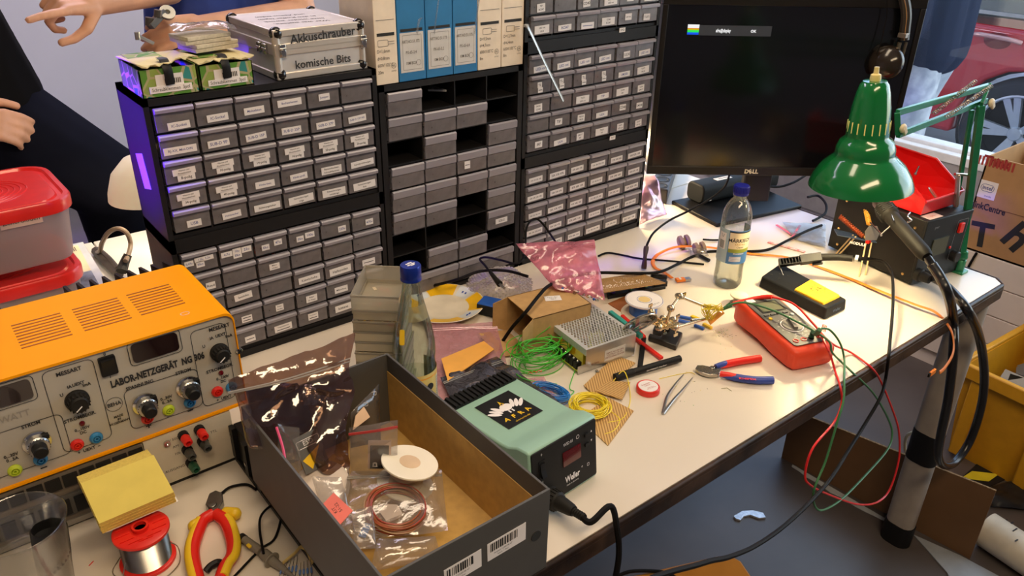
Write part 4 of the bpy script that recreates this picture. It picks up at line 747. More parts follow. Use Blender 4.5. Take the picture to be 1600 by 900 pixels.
q.add([(0, 0, 0), (.003, 0, 0), (.0015, .0035, 0)], [(0, 1, 2)], 0, FM @ tr(x1 - .014, .078, .0025)).add([(0, .0035, 0), (.003, .0035, 0), (.0015, 0, 0)], [(0, 2, 1)], 0, FM @ tr(x1 - .014, .063, .0025)).add([(0, .003, 0), (.003, .003, 0), (.0015, 0, 0)], [(0, 2, 1)], 0, FM @ tr(x0 + .019, .039, .0025)).outline(.006, .006, .0029, .0006, 0, FM @ tr(fwc + .024, .083, .0022)).outline(.004, .005, .001, .0005, 0, FM @ tr(x1 - .020, .030, .0022)).build('front_print', paper, t, smooth=False)
MB().rplate(.034, .022, .001, .0012, 0, FM @ tr(fwc + .012, .060, .002)).build('digital_display', M('dark red display', (.09, .003, .006), .12, coat=.4), t)
q = MB(); q.rplate(.012, .026, .001, .001, 0, FM @ tr(x0 + .020, .066, .002)).add([(-.004, -.010, 0), (.004, -.010, 0), (.004, .010, 0), (-.004, .010, 0), (-.004, -.010, .005), (.004, -.010, .005), (.004, .0, .0015), (-.004, 0, .0015), (.004, .010, .001), (-.004, .010, .001)], [(4, 5, 6, 7), (7, 6, 8, 9), (0, 1, 5, 4), (1, 2, 8, 6, 5), (0, 4, 7, 9, 3)], 0, FM @ tr(x0 + .020, .065, .003)).build('rocker_switch', black, t, smooth=False)
for yy in (.078, .063): MB().rplate(.008, .005, .0008, .0022, 0, FM @ tr(x1 - .022, yy, .002)).build('push_button', black, t)
q = MB()
for k in range(14): q.box((x0 + .010 + k * .0082, .176, .0835), (.0042, .026, .006), 0)
q.box((fwc, .176, .082), (x1 - x0 - .008, .028, .003), 0).build('rear_vents', black, t, smooth=False)
slope = -math.atan2(.0065, .125)
SM = tr(fwc - .002, .112, .0845) @ rx(slope) @ rz(.0)
q = MB(); q.plate(.064, .072, 0, SM)
# white bird with spread feathers
q.ball((0, 0, 0), (.010, .0085, .0003), 16, 1, SM @ tr(0, .006, .0006) @ rz(.1))
for sgn in (-1, 1):
    for k in range(3): q.ball((0, 0, 0), (.0032, .0105, .0003), 12, 1, SM @ tr(sgn * (.0135 + k * .0055), .005 + .0035 * (1 - k), .0006 + k * .0001) @ rz(-sgn * (.5 + .16 * k)))
    q.box((sgn * .003, -.006, .0006), (.0022, .006, .0004), 1, SM)
q.add([(-.003, .013, .0007), (.003, .013, .0007), (0, .025, .0007)], [(0, 1, 2)], 2, SM).outline(.0065, .006, .003, .0008, 2, SM @ tr(0, .015, .0006)).ball((0, 0, 0), (.0018, .0016, .0004), 8, 0, SM @ tr(0, .015, .001))
for k, ch in enumerate('AFRA'): q.text(ch, .0115, 2, SM @ tr(-.0195 + k * .013, -.0185, .0007) @ rz([-.25, -.08, .08, .25][k]), bold=.03)
q.text('afra-berlin.de', .005, 2, SM @ tr(0, -.0295, .0007)).build('bird_sticker', [black, paper, yellow], t, smooth=False)
pc = FM @ tr(x0 + .030, .018, .002)
q = MB(); q.lathe([(.0145, 0), (.0145, .004), (.0135, .006), (.0135, .016), (.0125, .018), (.0105, .019), (.0105, .022), (.0085, .040), (.0070, .045)], 24, 0, pc)
for k in range(18): q.box((.0138 * math.cos(k * PI / 9), .0138 * math.sin(k * PI / 9), .011), (.0018, .0018, .010), 0, pc)
for k in range(5): q.lathe([(.0052, .045 + k * .0035), (.0058, .046 + k * .0035), (.0052, .048 + k * .0035)], 16, 0, pc)
q.lathe([(.0045, .044), (.0045, .064)], 14, 0, pc)
pl = q.build('connector_plug', mblack, t, angle=50)
bpy.context.view_layer.update()
def W(ob, m, v=(0, 0, 0)): return (ob.matrix_world @ m) @ Vector(v)
p0 = W(t, pc, (0, 0, .058)); p1 = W(t, pc, (0, 0, .075))
cable('station_cable', [p0, p1, gy(953, 802, .520) + Vector((0, -.0, .012)), gy(964, 826, .506), gy(967, 865, .498), gy(960, 910, .495), gy(940, 1000, .50)], .0042, 'black cable from the soldering station plug hanging over the table edge')
# blue and yellow and green wire bundles ---------------------------------
def coil(name, label, px, py, R_, cnt, mt, rr, zz=.012, sq=1, wr=.0006, wob=.004, tails=()):
    c = g(px, py, T); q = MB()
    for k in range(cnt):
        a0 = rr.uniform(0, 6); r0 = R_ * rr.uniform(.72, 1.08); e = rr.uniform(.82, 1.05) * sq; oz = rr.uniform(.001, zz); ph = rr.uniform(0, 6); ti = rr.uniform(0, .25); dx, dy = rr.uniform(-wob, wob), rr.uniform(-wob, wob); ph2 = rr.uniform(0, 6)
        q.tube([(r0 * math.cos(a) + dx + .001 * math.sin(3 * a + ph2), r0 * e * math.sin(a) + dy, max(.0008, oz + ti * zz * math.sin(a + ph))) for a in [a0 + 2 * PI * i / 14 for i in range(14)]], wr, 5, 0, 3, closed=True)
    for tl_ in tails: q.tube([g(*p) - c if len(p) == 3 else g(p[0], p[1], T + .002) - c for p in tl_], wr, 5, 0, 6)
    o = q.build(name, mt); o.location = c; return tag(o, label, 'wire')
rr = random.Random(11)
yw = M('yellow wire insulation', (.85, .68, .03), .4); gw = M('green wire insulation', (.06, .5, .03), .4); bw_ = M('blue wire insulation', (.02, .2, .62), .4)
o = coil('wire_coil', 'coil of yellow wire on the striped circuit boards beside the soldering station', 921, 642, .030, 26, yw, rr, .016, 1.0, .0008, .0035, tails=[[(955, 600), (975, 580, T + .02), (985, 620), (975, 652), (950, 660)], [(950, 640), (968, 655), (960, 672), (945, 678)]])
q = MB(); q.tube([(0, .003 * math.cos(a), .004 + .008 * (1 + math.sin(a)) * .5) for a in [2 * PI * i / 8 for i in range(8)]], .001, 5, 0, 3, closed=True)
w_o = coil('wire_coil', 'bundle of blue wire next to the soldering station', 859, 620, .030, 26, bw_, rr, .016, .62, .0007, .005, tails=[]); w_o.rotation_euler = (0, 0, -1.2)
w_g = coil('wire_coil', 'loose tangle of bright green wire in front of the cardboard box', 840, 566, .046, 24, gw, rr, .046, .72, .0008, .018, tails=[[(900, 575), (890, 605), (897, 612), (885, 622)], [(860, 510, T + .05), (800, 560), (815, 590, T + .02), (870, 600)]])
q = MB(); q.tube([(0.0015 * math.cos(a), 0.0015 * math.sin(a), a * .0012) for a in [k * .8 for k in range(26)]], .0006, 5, 0, 2); o = q.build('twisted_wire', red); o.matrix_world = tr(*g(825, 583, T + .012)) @ rz(-.5) @ ry(1.45); tag(o, 'short twisted red wire by the bundle of blue wire', 'wire')
# stripboards
strip = M('copper stripboard', (.62, .36, .12), .5)
m_ = strip.node_tree; wv_ = m_.nodes.new('ShaderNodeTexWave'); wv_.inputs['Scale'].default_value = 75; tc_ = m_.nodes['Texture Coordinate']; m_.links.new(tc_.outputs['Object'], wv_.inputs['Vector'])
mx_ = m_.nodes.new('ShaderNodeMix'); mx_.data_type = 'RGBA'; mx_.inputs['A'].default_value = (.36, .19, .06, 1); mx_.inputs['B'].default_value = (.66, .42, .16, 1); mr_ = m_.nodes.new('ShaderNodeMapRange'); mr_.inputs['From Min'].default_value = .3; mr_.inputs['From Max'].default_value = .6; m_.links.new(wv_.outputs['Fac'], mr_.inputs['Value']); m_.links.new(mr_.outputs[0], mx_.inputs['Factor']); m_.links.new(mx_.outputs['Result'], m_.nodes['Principled BSDF'].inputs['Base Color'])
def board(pix, z, rot, label):
    P_ = [g(x, y, T + z) for x, y in pix]; c = sum(P_, Vector()) / len(P_); R_ = rz(-rot)
    q = MB(); pts = [R_ @ (p - c) for p in P_]; q.prism([(p.x, p.y) for p in pts], 0, .0016)
    o = q.build('stripboard', strip, smooth=False); o.location = c; o.rotation_euler = (0, 0, rot); tag(o, label, 'circuit board', 'copper striped circuit boards'); return o
board([(905, 655), (950, 697), (990, 643), (950, 622)], .0005, -.62, 'copper striped circuit board under the coil of yellow wire, lowest of three')
board([(912, 603), (930, 620), (993, 568), (962, 556)], .0022, .95 - PI / 2, 'copper striped circuit board running from the pen to the metal power unit')
board([(930, 612), (972, 625), (985, 598), (950, 596)], .0040, .2, 'copper striped circuit board crossed by the loop of yellow wire')
# metal power unit
t = thing('switching_power_supply', 'silver metal power unit with perforated lid and open wire terminals', 'power supply unit', (.822, .800, T), 0)
u = Vector((.923 - .820, .801 - .812, 0)); t.rotation_euler = (0, 0, math.atan2(u.y, u.x)); t.location = (.815, .806, T)
SW, SD, SH = .108, .124, .045
pm = M('galvanised grey steel lid', (.62, .63, .63), .42, .35)
q = MB()
nx, ny, rh = 17, 24, .0021
q.span((0, .0, SH - .001), (.006, SD, SH)).span((SW - .005, 0, SH - .001), (SW, SD, SH)).span((.006, 0, SH - .001), (SW - .005, .004, SH)).span((.006, SD - .005, SH - .001), (SW - .005, SD, SH))
px_ = (SW - .011) / nx; py_ = (SD - .009) / ny
for j in range(ny):
    off = .5 * px_ if j % 2 else 0
    for i in range(nx + (0 if j % 2 == 0 else -1)):
        cx, cy = .006 + (i + .5) * px_ + off, .004 + (j + .5) * py_
        h6 = [(cx + .0023 * math.cos(PI / 6 + k * PI / 3), cy + .0023 * math.sin(PI / 6 + k * PI / 3)) for k in range(6)]; o6 = [(cx + px_ / 2 * a_, cy + py_ / 2 * b_) for a_, b_ in ((1, 1), (0, 1), (-1, 1), (-1, -1), (0, -1), (1, -1))]
        h6 = [h6[0], h6[1], h6[2], h6[3], h6[4], h6[5]]
        q.add([(x, y, SH) for x, y in o6] + [(x, y, SH) for x, y in h6] + [(x, y, SH - .001) for x, y in h6], [(k, (k + 1) % 6, 6 + (k + 1) % 6, 6 + k) for k in range(6)] + [(6 + k, 6 + (k + 1) % 6, 12 + (k + 1) % 6, 12 + k) for k in range(6)])
    if j % 2: 
        for e0, e1 in ((.006, .006 + px_ / 2), (SW - .005 - px_ / 2, SW - .005)): q.add([(e0, .004 + j * py_, SH), (e1, .004 + j * py_, SH), (e1, .004 + (j + 1) * py_, SH), (e0, .004 + (j + 1) * py_, SH)], [(0, 1, 2, 3)])
q.span((-.001, 0, SH - .012), (0, SD, SH))
for k in range(16): q.span((-.0012, .008 + k * .007, SH - .010), (-.0005, .010 + k * .007, SH - .003))
q.build('perforated_lid', pm, t, smooth=False)
alu = M('bare aluminium', (.62, .6, .56), .3, .9)
q = MB(); q.span((0, 0, 0), (SW, .0012, SH - .001)).span((0, SD - .001, 0), (SW, SD, SH - .001)).span((-.016, 0, 0), (SW, SD, .0012)).span((SW - .001, 0, 0), (SW, SD, SH - .001)).span((-.016, -.0, 0), (0, .001, .016)); q.build('chassis', alu, t, smooth=False)
q = MB(); q.span((.040, -.0004, .008), (.085, .0002, .030), 0)
q.text('INPUT AC100-240V\nOUTPUT 12V 3A\nSWITCHING POWER', .0045, 1, tr(.0625, -.0006, .019) @ FRONT).text('CE  RoHS', .004, 1, tr(.020, -.0003, .012) @ FRONT).build('rating_label', [M('silver paper', (.66, .63, .58), .5), M('dark red ink', (.2, .02, .02), .6)], t, smooth=False)
q = MB(); q.span((-.013, .006, .0015), (-.001, SD - .008, .0035), 0)
for k in range(9): q.span((-.012, .010 + k * .0115, .003), (-.001, .019 + k * .0115, .016), 1).ball((-.0065, .0145 + k * .0115, .0165), .0028, 8, 2)
q.span((.002, .004, .0015), (SW - .003, SD - .004, .004), 0)
for k in range(12): q.cyl((.015 + (k % 4) * .026, .018 + (k // 4) * .04, .004), (.015 + (k % 4) * .026, .018 + (k // 4) * .04, .022 + .003 * (k % 3)), .006, seg=12, mi=[3, 4, 5, 1][k % 4])
q.build('terminal_board', [M('yellow green board', (.6, .6, .08), .5), black, chrome, yellow, M('copper coil', (.5, .22, .08), .4), M('component cream', (.6, .5, .36))], t, angle=50)
o = MB().capsule((0, 0, .004), (.007, .002, .0045), .0035, .003, 10).cyl((-.004, .001, .0025), (0, 0, .003), .0004).build('blue_capacitor', blue); o.location = g(951, 564, T + .0005); tag(o, 'round blue electronic part on the table in front of the metal power unit', 'capacitor')
q = MB(); q.lathe([(.0032, 0), (.0032, .002), (.0016, .002), (.0016, .007), (0, .007)], 8, 0, rx(1.3)); o = q.build('screw', chrome); o.location = g(932, 580, T + .003); tag(o, 'small silver screw on the table below the metal power unit', 'screw')
# pen, tools -----------------------------------------------------------
def along(px0, py0, px1, py1, z0=.008, z1=.008):
    a, b = g(px0, py0, T + z0), g(px1, py1, T + z1); return a, b, (b - a).length
a, b, l_ = along(960, 590, 1063, 560, .0085, .0085); m3 = frame(a, b - a)
t = thing('marker_pen', 'black felt marker pen lying in front of the helping hands', 'marker pen', a, frame((0, 0, 0), b - a))
MB().lathe([(.0055, 0), (.0068, .001), (.0068, .038), (.0055, .039)], 18).box((.0068, 0, .02), (.003, .003, .034)).build('pen_cap', mblack, t, angle=50)
MB().lathe([(.0058, .039), (.0062, .040), (.0062, l_ - .001), (.004, l_)], 18).build('barrel', black, t, angle=50)
MB().text('permanent marker', .0055, 0, tr(-.0064, 0, l_ * .6) @ ry(-PI / 2) @ rz(PI / 2 * 0)).build('barrel_print', paper, t, smooth=False)
t = thing('tin', 'small round tin with a red rim and white printed lid', 'tin', g(1012, 611, T))
MB().lathe([(.0185, 0), (.0195, .0008), (.0195, .006), (.0192, .0095), (.0178, .0105), (.0165, .0098), (.0, .0098)], 40).build('tin_body', M('red lacquered tin', (.72, .03, .02), .3), t, angle=50)
q = MB(); q.lathe([(0, .0099), (.0162, .0099), (.0162, .0102), (0, .0102)], 40, 0).text('Elektronik\nLötfett', .0042, 1, tr(0, .004, .0105) @ rz(-.1)).text('Bleifrei 50 g\nmade in Germany', .0026, 1, tr(0, -.006, .0105) @ rz(-.1)).build('printed_lid', [paper, M('red printing ink', (.5, .05, .04), .6)], t, smooth=False)
t = thing('tweezers', 'steel tweezers lying open beside the round red tin', 'tweezers', g(1035, 644, T + .002)); O = t.location.copy(); P = lambda px, py, z=.0: g(px, py, T + .002 + z) - O
MB().tube([P(1036, 646, .001), P(1042, 620, .005), P(1055, 600, .004), P(1068, 585, 0)], lambda u: .0024 * (1 - .75 * u) + .0002, 8, flat=.45).tube([P(1036, 646, .001), P(1050, 627, .005), P(1065, 610, .004), P(1082, 590, 0)], lambda u: .0024 * (1 - .75 * u) + .0002, 8, flat=.45).build('tweezer_arms', M('satin steel', (.4, .39, .37), .28, 1), t)
# small diagonal pliers (blue red)
t = thing('electronics_pliers', 'small flush cutters with red and blue handles in the middle of the table', 'pliers', g(1105, 583, T)); O = t.location.copy(); P = lambda px, py, z=.005: g(px, py, T + z) - O
q = MB(); jw = [P(1086, 578), P(1089, 573), P(1098, 573), P(1112, 576), P(1122, 574), P(1128, 580), P(1122, 587), P(1108, 588), P(1097, 585), P(1091, 582)]
q.prism([(p.x, p.y) for p in jw][::-1], .002, .0085).lathe([(.0045, .0085), (.0045, .010), (0, .0104)], 16, 0, tr(*P(1112, 581, 0))).build('jaw', M('polished tool steel', (.5, .47, .42), .22, 1), t, bevel=.001)
for pts, m1, m2, sd in (([(1118, 574), (1135, 569), (1160, 564), (1188, 560)], red, M('royal blue grip', (.03, .06, .33), .4), -1), ([(1125, 585), (1150, 590), (1180, 594), (1208, 594)], M('royal blue grip', (.03, .06, .33), .4), red, 1)):
    pp = [P(*p_, .007) for p_ in pts]
    MB().tube(pp, lambda u: .0066 - .0030 * (1 - min(1, u * 3)) , 12, 0, 6).build('handle', m1, t, angle=70)
    k = [p + Vector((.001 * sd, -.0015 if sd > 0 else .0015, .0005)) + Vector((0, 0, .0008)) for p in pp[:2 if sd < 0 else 3]]
    if sd < 0: k = [pp[0], pp[1] + Vector((0, 0, .001)), pp[1].lerp(pp[2], .3)]
    MB().tube([pp[0] + Vector((0, 0, .001)), pp[0].lerp(pp[1], .5) + Vector((0, 0, .0016)), pp[1] + Vector((0, 0, .0008))], lambda u: .0048 + .001 * u, 10).build('handle_inlay', m2, t, angle=70)
dd = P(1208, 594) - P(1150, 590); MB().text('KNIPEX', .0075, 0, axes(P(1168, 592, .0142), dd, Vector((-dd.y, dd.x, .0))) , sx=1.1, bold=.03).build('handle_lettering', red, t, smooth=False)
# helping hands
t = thing('helping_hands', 'helping hands stand with black base, jointed metal arms and a magnifier', 'helping hands', g(1040, 545, T)); O = t.location.copy(); P = lambda px, py, z=0: g(px, py, T + z) - O
nick = M('nickel plated brass', (.8, .68, .46), .22, 1)
bs = [P(1012, 533), P(1056, 549), P(1066, 527), P(1049, 521), P(1042, 520), P(1022, 515), P(1019, 523), P(1034, 529), P(1031, 533), P(1014, 528)]
MB().prism([(p.x, p.y) for p in bs], 0, .011).build('base', M('black cast iron', (.02, .017, .016), .35), t, bevel=.0025)
MB().box((0, 0, .018), (.008, .012, .034), 0, tr(*P(1040, 522, .004))).build('post', black, t, bevel=.001)
q = MB()
def seg(a, b, r=.0028): q.cyl(a, b, r, seg=10)
def knobj(p, r=.0066): q.ball(p, r, 10); q.lathe([(.0045, -.005), (.006, -.004), (.006, .004), (.0045, .005)], 10, 0, tr(*p) @ rx(1.2))
hub = P(1040, 510, .035)
j1 = P(1018, 488, .07); j2 = P(1062, 463, .085); j3 = P(1100, 478, .06); j4 = P(1055, 512, .04)
for a, b in ((hub, j1), (hub, P(1048, 482, .075)), (P(1048, 482, .075), j2), (j2, j3), (hub, j4), (j4, P(1095, 500, .035)), (hub, P(1020, 505, .045)), (P(1020, 505, .045), j1), (P(1030, 515, .03), P(1060, 505, .05))): seg(a, b)
for p in (hub, j1, j2, P(1048, 482, .075), P(1036, 498, .05), j4, P(1024, 500, .05), P(1045, 505, .04), P(1030, 512, .04), P(1052, 500, .045)): knobj(p)
for p, dx in ((j2, (.012, 0, 0)), (hub, (.002, .002, -.016)), (j4, (.004, 0, -.016)), (j1, (0, .004, .012)), (P(1036, 498, .05), (-.012, -.006, 0)), (P(1052, 500, .045), (.012, 0, .004))): q.cyl(p, p + Vector(dx), .0013, seg=8); q.box(p + Vector(dx), (.009, .002, .006))
q.lathe([(.009, -.001), (.009, .001)], 20, 0, tr(*j2) @ rx(.2)); q.build('jointed_arm', nick, t, angle=40)
def clip(a, b, nm='alligator_clip'):
    q = MB(); d = (b - a); up = Vector((0, 0, 1)); n1 = d.normalized().cross(up).normalized()
    for s2 in (1, -1): q.tube([a + n1 * .0035 * s2, a.lerp(b, .35) + n1 * .003 * s2, b], lambda u: .003 * (1 - .7 * u), 8, 0, 5)
    q.cyl(a.lerp(b, .35) - n1 * .004, a.lerp(b, .35) + n1 * .004, .0015); q.build(nm, nick, t)
clip(j3, P(1128, 488, .05)); clip(P(1082, 502, .036), P(1118, 495, .030))
mg = P(1000, 505, .055); mdir = (P(1028, 486, .065) - P(972, 512, .05)).normalized()
vdir = (CAMPOS - (mg + O)).normalized(); mgm = frame(mg, mdir.cross(vdir).normalized() + vdir * .35, mdir)
q = MB(); q.tube([Vector((.031 * math.cos(a), .031 * math.sin(a), 0)) for a in [2 * PI * i / 24 for i in range(24)]], .0022, 8, 0, 2, closed=True)
ri = q.build('magnifier_ring', chrome, t); ri.matrix_local = mgm
lo = MB().lathe([(.0, -.003), (.02, -.0018), (.0295, 0), (.02, .0018), (0, .003)], 36, 0).build('lens', F('lens glass', (.93, .92, .88), (.7, .65, .55), .06, .03, .2), t); lo.matrix_local = mgm
# strips / rods around
def rod(px0, py0, px1, py1, w2, mt, label, cat, z=.003, h=.004, name='plastic_strip'):
    a, b = g(px0, py0, T + z), g(px1, py1, T + z); o = MB().box(((b - a).length / 2, 0, 0), ((b - a).length, w2, h)).build(name, mt, bevel=.001); o.matrix_world = axes(a, b - a, Vector((0, 1, 0)) if abs((b - a).x) > abs((b - a).y) else Vector((-1, 0, 0))); return tag(o, label, cat)
teal = M('teal plastic', (.03, .3, .26), .4)
rod(953, 488, 1002, 526, .009, teal, 'teal handled hobby tool beside the perforated metal power unit', 'tool', .022, .008, 'teal_tool')
rod(972, 493, 1007, 527, .007, red, 'short red plastic strip crossing the teal handled tool', 'plastic strip', .008, .005)
rod(990, 527, 1034, 560, .008, red, 'long red plastic strip pointing at the marker pen', 'plastic strip', .005, .005)
rod(1006, 528, 1000, 574, .009, black, 'flat black plastic strip lying behind the marker pen', 'plastic strip', .003, .005)
rod(994, 533, 988, 556, .006, paper, 'thin white paper strip beside the flat black strip', 'paper strip', .001, .001)
# label disc spool
t = thing('label_spool', 'wire spool with a white paper disc on blue core behind the magnifier', 'spool', g(1013, 498, T) + Vector((.006, .020, 0))); t.scale = (1.22, 1.22, 1.1)
O = t.location
MB().lathe([(.034, 0), (.035, .0012), (.034, .003), (.008, .003)], 40).build('lower_flange', M('beige spool plastic', (.72, .6, .45), .5), t, angle=50)
MB().lathe([(.022, .003), (.022, .026)], 36).build('blue_winding', M('blue wire winding', (.01, .12, .5), .4), t, angle=50)
q = MB(); q.lathe([(.008, .026), (.030, .026), (.0305, .027), (.030, .0285), (.008, .0285)], 44, 0)
for r1 in (.0292, .0118): q.lathe([(r1 - .0007, .0287), (r1, .0287)], 44, 1, cap=False)
q.lathe([(0, .0287), (.0095, .0287)], 30, 2, cap=False).text('0,25 mm', .004, 3, tr(.004, -.021, .029)).build('upper_flange', [paper, blueink, M('gold core', (.8, .6, .25), .4), ink], t, angle=50)
q = MB(); q.prism([(p.x, p.y) for p in (g(950, 475), g(990, 500), g(1010, 480), g(985, 460))], T, T + .0016); tag(q.build('copper_board', M('brown board', (.3, .1, .03), .4), smooth=False), 'reddish brown circuit board under the white label spool', 'circuit board')
# copper pcb on black enclosure
t = thing('perfboard_module', 'golden brown prototype board with rows of solder joints over a black tray', 'circuit board', g(985, 455, T)); O = t.location.copy(); P = lambda px, py, z=0: g(px, py, T + z) - O
zb = .026
q = MB(); cor = [P(943, 458, zb), P(1040, 443, zb), P(1000, 427, zb), P(930, 438, zb)]; q.prism([(p.x, p.y) for p in cor], zb, zb + .0016).build('board', M('golden perfboard', (.55, .33, .14), .22, .3, rgb2=(.42, .24, .1), scale=400), t, smooth=False)
q = MB(); rr = random.Random(4)
for k in range(90):
    u_, v_ = (rr.random() * .8, .35 + .05 * rr.randint(0, 2)) if k < 45 else (rr.uniform(.3, .7), rr.uniform(.1, .8)) if k < 65 else ((k - 65) / 25 * .9, .25)
    p = cor[0] * (1 - u_) * (1 - v_) + cor[1] * u_ * (1 - v_) + cor[2] * u_ * v_ + cor[3] * (1 - u_) * v_; q.ball((p.x, p.y, zb + .0018), (.0011, .0011, .001), 6)
o = q.build('solder_joints', chrome, t); o['kind'] = 'stuff'
q = MB(); q.prism([(p.x, p.y) for p in (P(950, 468, 0), P(1040, 452, 0), P(1022, 440, 0), P(945, 450, 0))], 0, .008).build('tray', black, t, bevel=.001)
for px, py, mt in ((957, 463, M('violet plastic', (.06, .02, .25), .4)), (985, 458, M('component green', (.06, .22, .1))), (1008, 453, M('component green', (.06, .22, .1))), (1001, 453, red)): MB().box((0, 0, .016), (.007, .007, .018), 0, tr(*P(px, py))).build('terminal', mt, t, bevel=.0006)
MB().box((0, 0, .010), (.030, .012, .012), 0, tr(*P(1030, 450)) @ rz(-.35)).build('end_block', black, t, bevel=.001)
# component bunch by the multimeter held by clips
t = thing('ribbon_harness', 'bunch of yellow wires soldered to a small orange board held by the helping hands', 'wire harness', g(1105, 500, T + .03)); O = t.location.copy(); P = lambda px, py, z=.03: g(px, py, T + z) - O
q = MB(); rr = random.Random(8)
for k in range(26):
    a = P(1106 + rr.uniform(-4, 8), 498 + rr.uniform(-3, 3), .035); b = P(1104 + rr.uniform(-8, 22), 478 + rr.uniform(-5, 8), .06 + rr.uniform(0, .01)); c_ = P(1125 + rr.uniform(-4, 6), 484 + rr.uniform(-3, 3), .045); q.tube([a, b, c_], .0006, 5, 0, 4)
q.build('yellow_wires', yw, t)
q = MB(); cr = [P(1105, 500, .03), P(1110, 508, .028), P(1132, 490, .038), P(1126, 484, .04)]
q.add([tuple(c) for c in cr] + [tuple(c + Vector((0, 0, .0016))) for c in cr], [(3, 2, 1, 0), (4, 5, 6, 7), (0, 1, 5, 4), (1, 2, 6, 5), (2, 3, 7, 6), (3, 0, 4, 7)]).build('small_board', M('orange board', (.7, .3, .06), .4), t, smooth=False)
rod(1058, 494, 1080, 498, .006, blue, 'blue cable sleeve lying behind the helping hands', 'sleeve', .003, .005, 'blue_sleeve')
rod(1060, 501, 1080, 505, .006, blue, 'second blue cable sleeve nearer to the black base', 'sleeve', .003, .005, 'blue_sleeve')
rod(1085, 508, 1100, 514, .006, blue, 'blue cable sleeve below the orange board', 'sleeve', .003, .005, 'blue_sleeve')
rod(1080, 494, 1094, 500, .008, yellow, 'yellow plastic piece between the blue sleeves and the yellow wires', 'plastic piece', .003, .005, 'yellow_piece')
rod(1099, 506, 1112, 513, .007, yellow, 'yellow plastic piece below the orange board', 'plastic piece', .003, .005, 'yellow_piece')
q = MB(); rr = random.Random(9)
for k in range(60):
    p = g(1130 + rr.gauss(0, 12), 522 + rr.gauss(0, 9), T + .0006) if k < 42 else g(1080 + rr.gauss(0, 20), 600 + rr.gauss(0, 18), T + .0006); a_ = rr.uniform(0, 3); d_ = Vector((math.cos(a_), math.sin(a_), 0)) * rr.uniform(.0006, .0025); q.cyl(p, p + d_, .0003, seg=5, mi=k % 3)
tag(q.build('wire_snippets', [yw, ink, gw]), 'scattered snippets of wire on the table around the multimeter and tweezers', 'wire snippets', kind='stuff')
tag(MB().tube([g(1030, 592, T + .001), g(1055, 586, T + .001), g(1078, 582, T + .001), g(1086, 585, T + .001)], .0005, 6).build('yellow_wire_end', yw), 'single yellow wire end running to the tip of the flush cutters', 'wire')
tag(MB().tube([g(1127, 607, T + .001), g(1136, 606, T + .001), g(1143, 611, T + .001)], .0005, 6, smooth=False).build('bent_wire', M('olive wire', (.25, .22, .1), .4)), 'bent bit of olive wire in front of the flush cutters', 'wire')
# small spool
t = thing('small_spool', 'small pale spool behind the multimeter at the foot of the plastic bottle', 'spool', g(1153, 475, T))
MB().lathe([(.0165, .018), (.0175, .019), (.0175, .0205), (.0165, .0215), (0, .0215)], 30).build('upper_flange', M('pale yellow label', (.8, .78, .55), .5), t, angle=50)
MB().lathe([(.010, .002), (.010, .018)], 24).build('winding', M('dull winding', (.35, .28, .22), .4), t); MB().lathe([(.0165, 0), (.0165, .002)], 30).build('lower_flange', clear, t)
# ================================================================ right part of the table
# multimeter
ml, mr, mt_ = g(1235, 583), g(1290, 566), g(1142, 508)
ax = (g(1143, 478, T + .05) - g(1238, 562, T + .042)); ax.z = 0; ax.normalize(); sx_ = Vector((ax.y, -ax.x, 0))
t = thing('multimeter', 'red rubber cased digital multimeter with grey face and rotary dial', 'multimeter', ml, math.atan2(sx_.y, sx_.x))
MW, ML = .090, .182
redr = M('red rubber holster', (.80, .065, .02), .45, var=.03)
q = MB()
def mmsec(y, w2, z0, z1, r=.010): return [(x + MW / 2, y, z0 + (zz + .5) * (z1 - z0)) for x, zz in [(a, b / (z1 - z0)) for a, b in rrect(w2, z1 - z0, r, 3)]]
secs = [(0.0, .074, .006, .034), (.004, .086, .002, .040), (.02, MW, 0, .043), (.06, MW, .001, .044), (.105, MW * .97, .005, .046), (.125, MW, .006, .048), (.165, MW, .004, .052), (.178, MW * .94, .006, .050), (.182, MW * .8, .012, .044)]
vs = []; n = 16
for s_ in secs: vs += mmsec(*s_)
fs = [tuple(range(n)), tuple(range((len(secs) - 1) * n, len(secs) * n))[::-1]]
for i in range(len(secs) - 1):
    for k in range(n): fs.append((i * n + k, (i + 1) * n + k, (i + 1) * n + (k + 1) % n, i * n + (k + 1) % n))
q.add(vs, fs); q.span((.018, .148, 0), (MW - .018, .168, .01)); q.build('holster', redr, t, angle=50)
tlt = math.atan2(.0075, .15)
FMm = tr(MW / 2, .013, .0432) @ rx(tlt)
fg = M('grey meter face', (.085, .082, .08), .45)
q = MB(); q.rplate(.070, .158, .007, .0015, 0, FMm @ tr(0, .079, 0)); q.build('face_plate', fg, t, bevel=.0004)
q = MB(); q.rplate(.052, .036, .002, .0008, 1, FMm @ tr(0, .124, .0014)).rplate(.044, .029, .001, .0012, 0, FMm @ tr(0, .124, .0014)).build('lcd', [M('grey green liquid crystal', (.17, .18, .12), .15, coat=.4), black], t)
for k in range(4): MB().rplate(.010, .0045, .001, .002, 0, FMm @ tr(-.024 + k * .0135, .098, .0014)).build('function_button', M('dark grey rubber', (.08, .08, .08), .5), t)
MB().lathe([(.0036, 0), (.0036, .002), (.003, .0026), (0, .0026)], 16, 0, FMm @ tr(-.024, .086, .0014)).build('yellow_button', yellow, t)
MB().lathe([(.0036, 0), (.0036, .002), (.003, .0026), (0, .0026)], 16, 0, FMm @ tr(.024, .088, .0014)).build('blue_grey_button', M('pale blue grey plastic', (.35, .45, .5), .4), t)
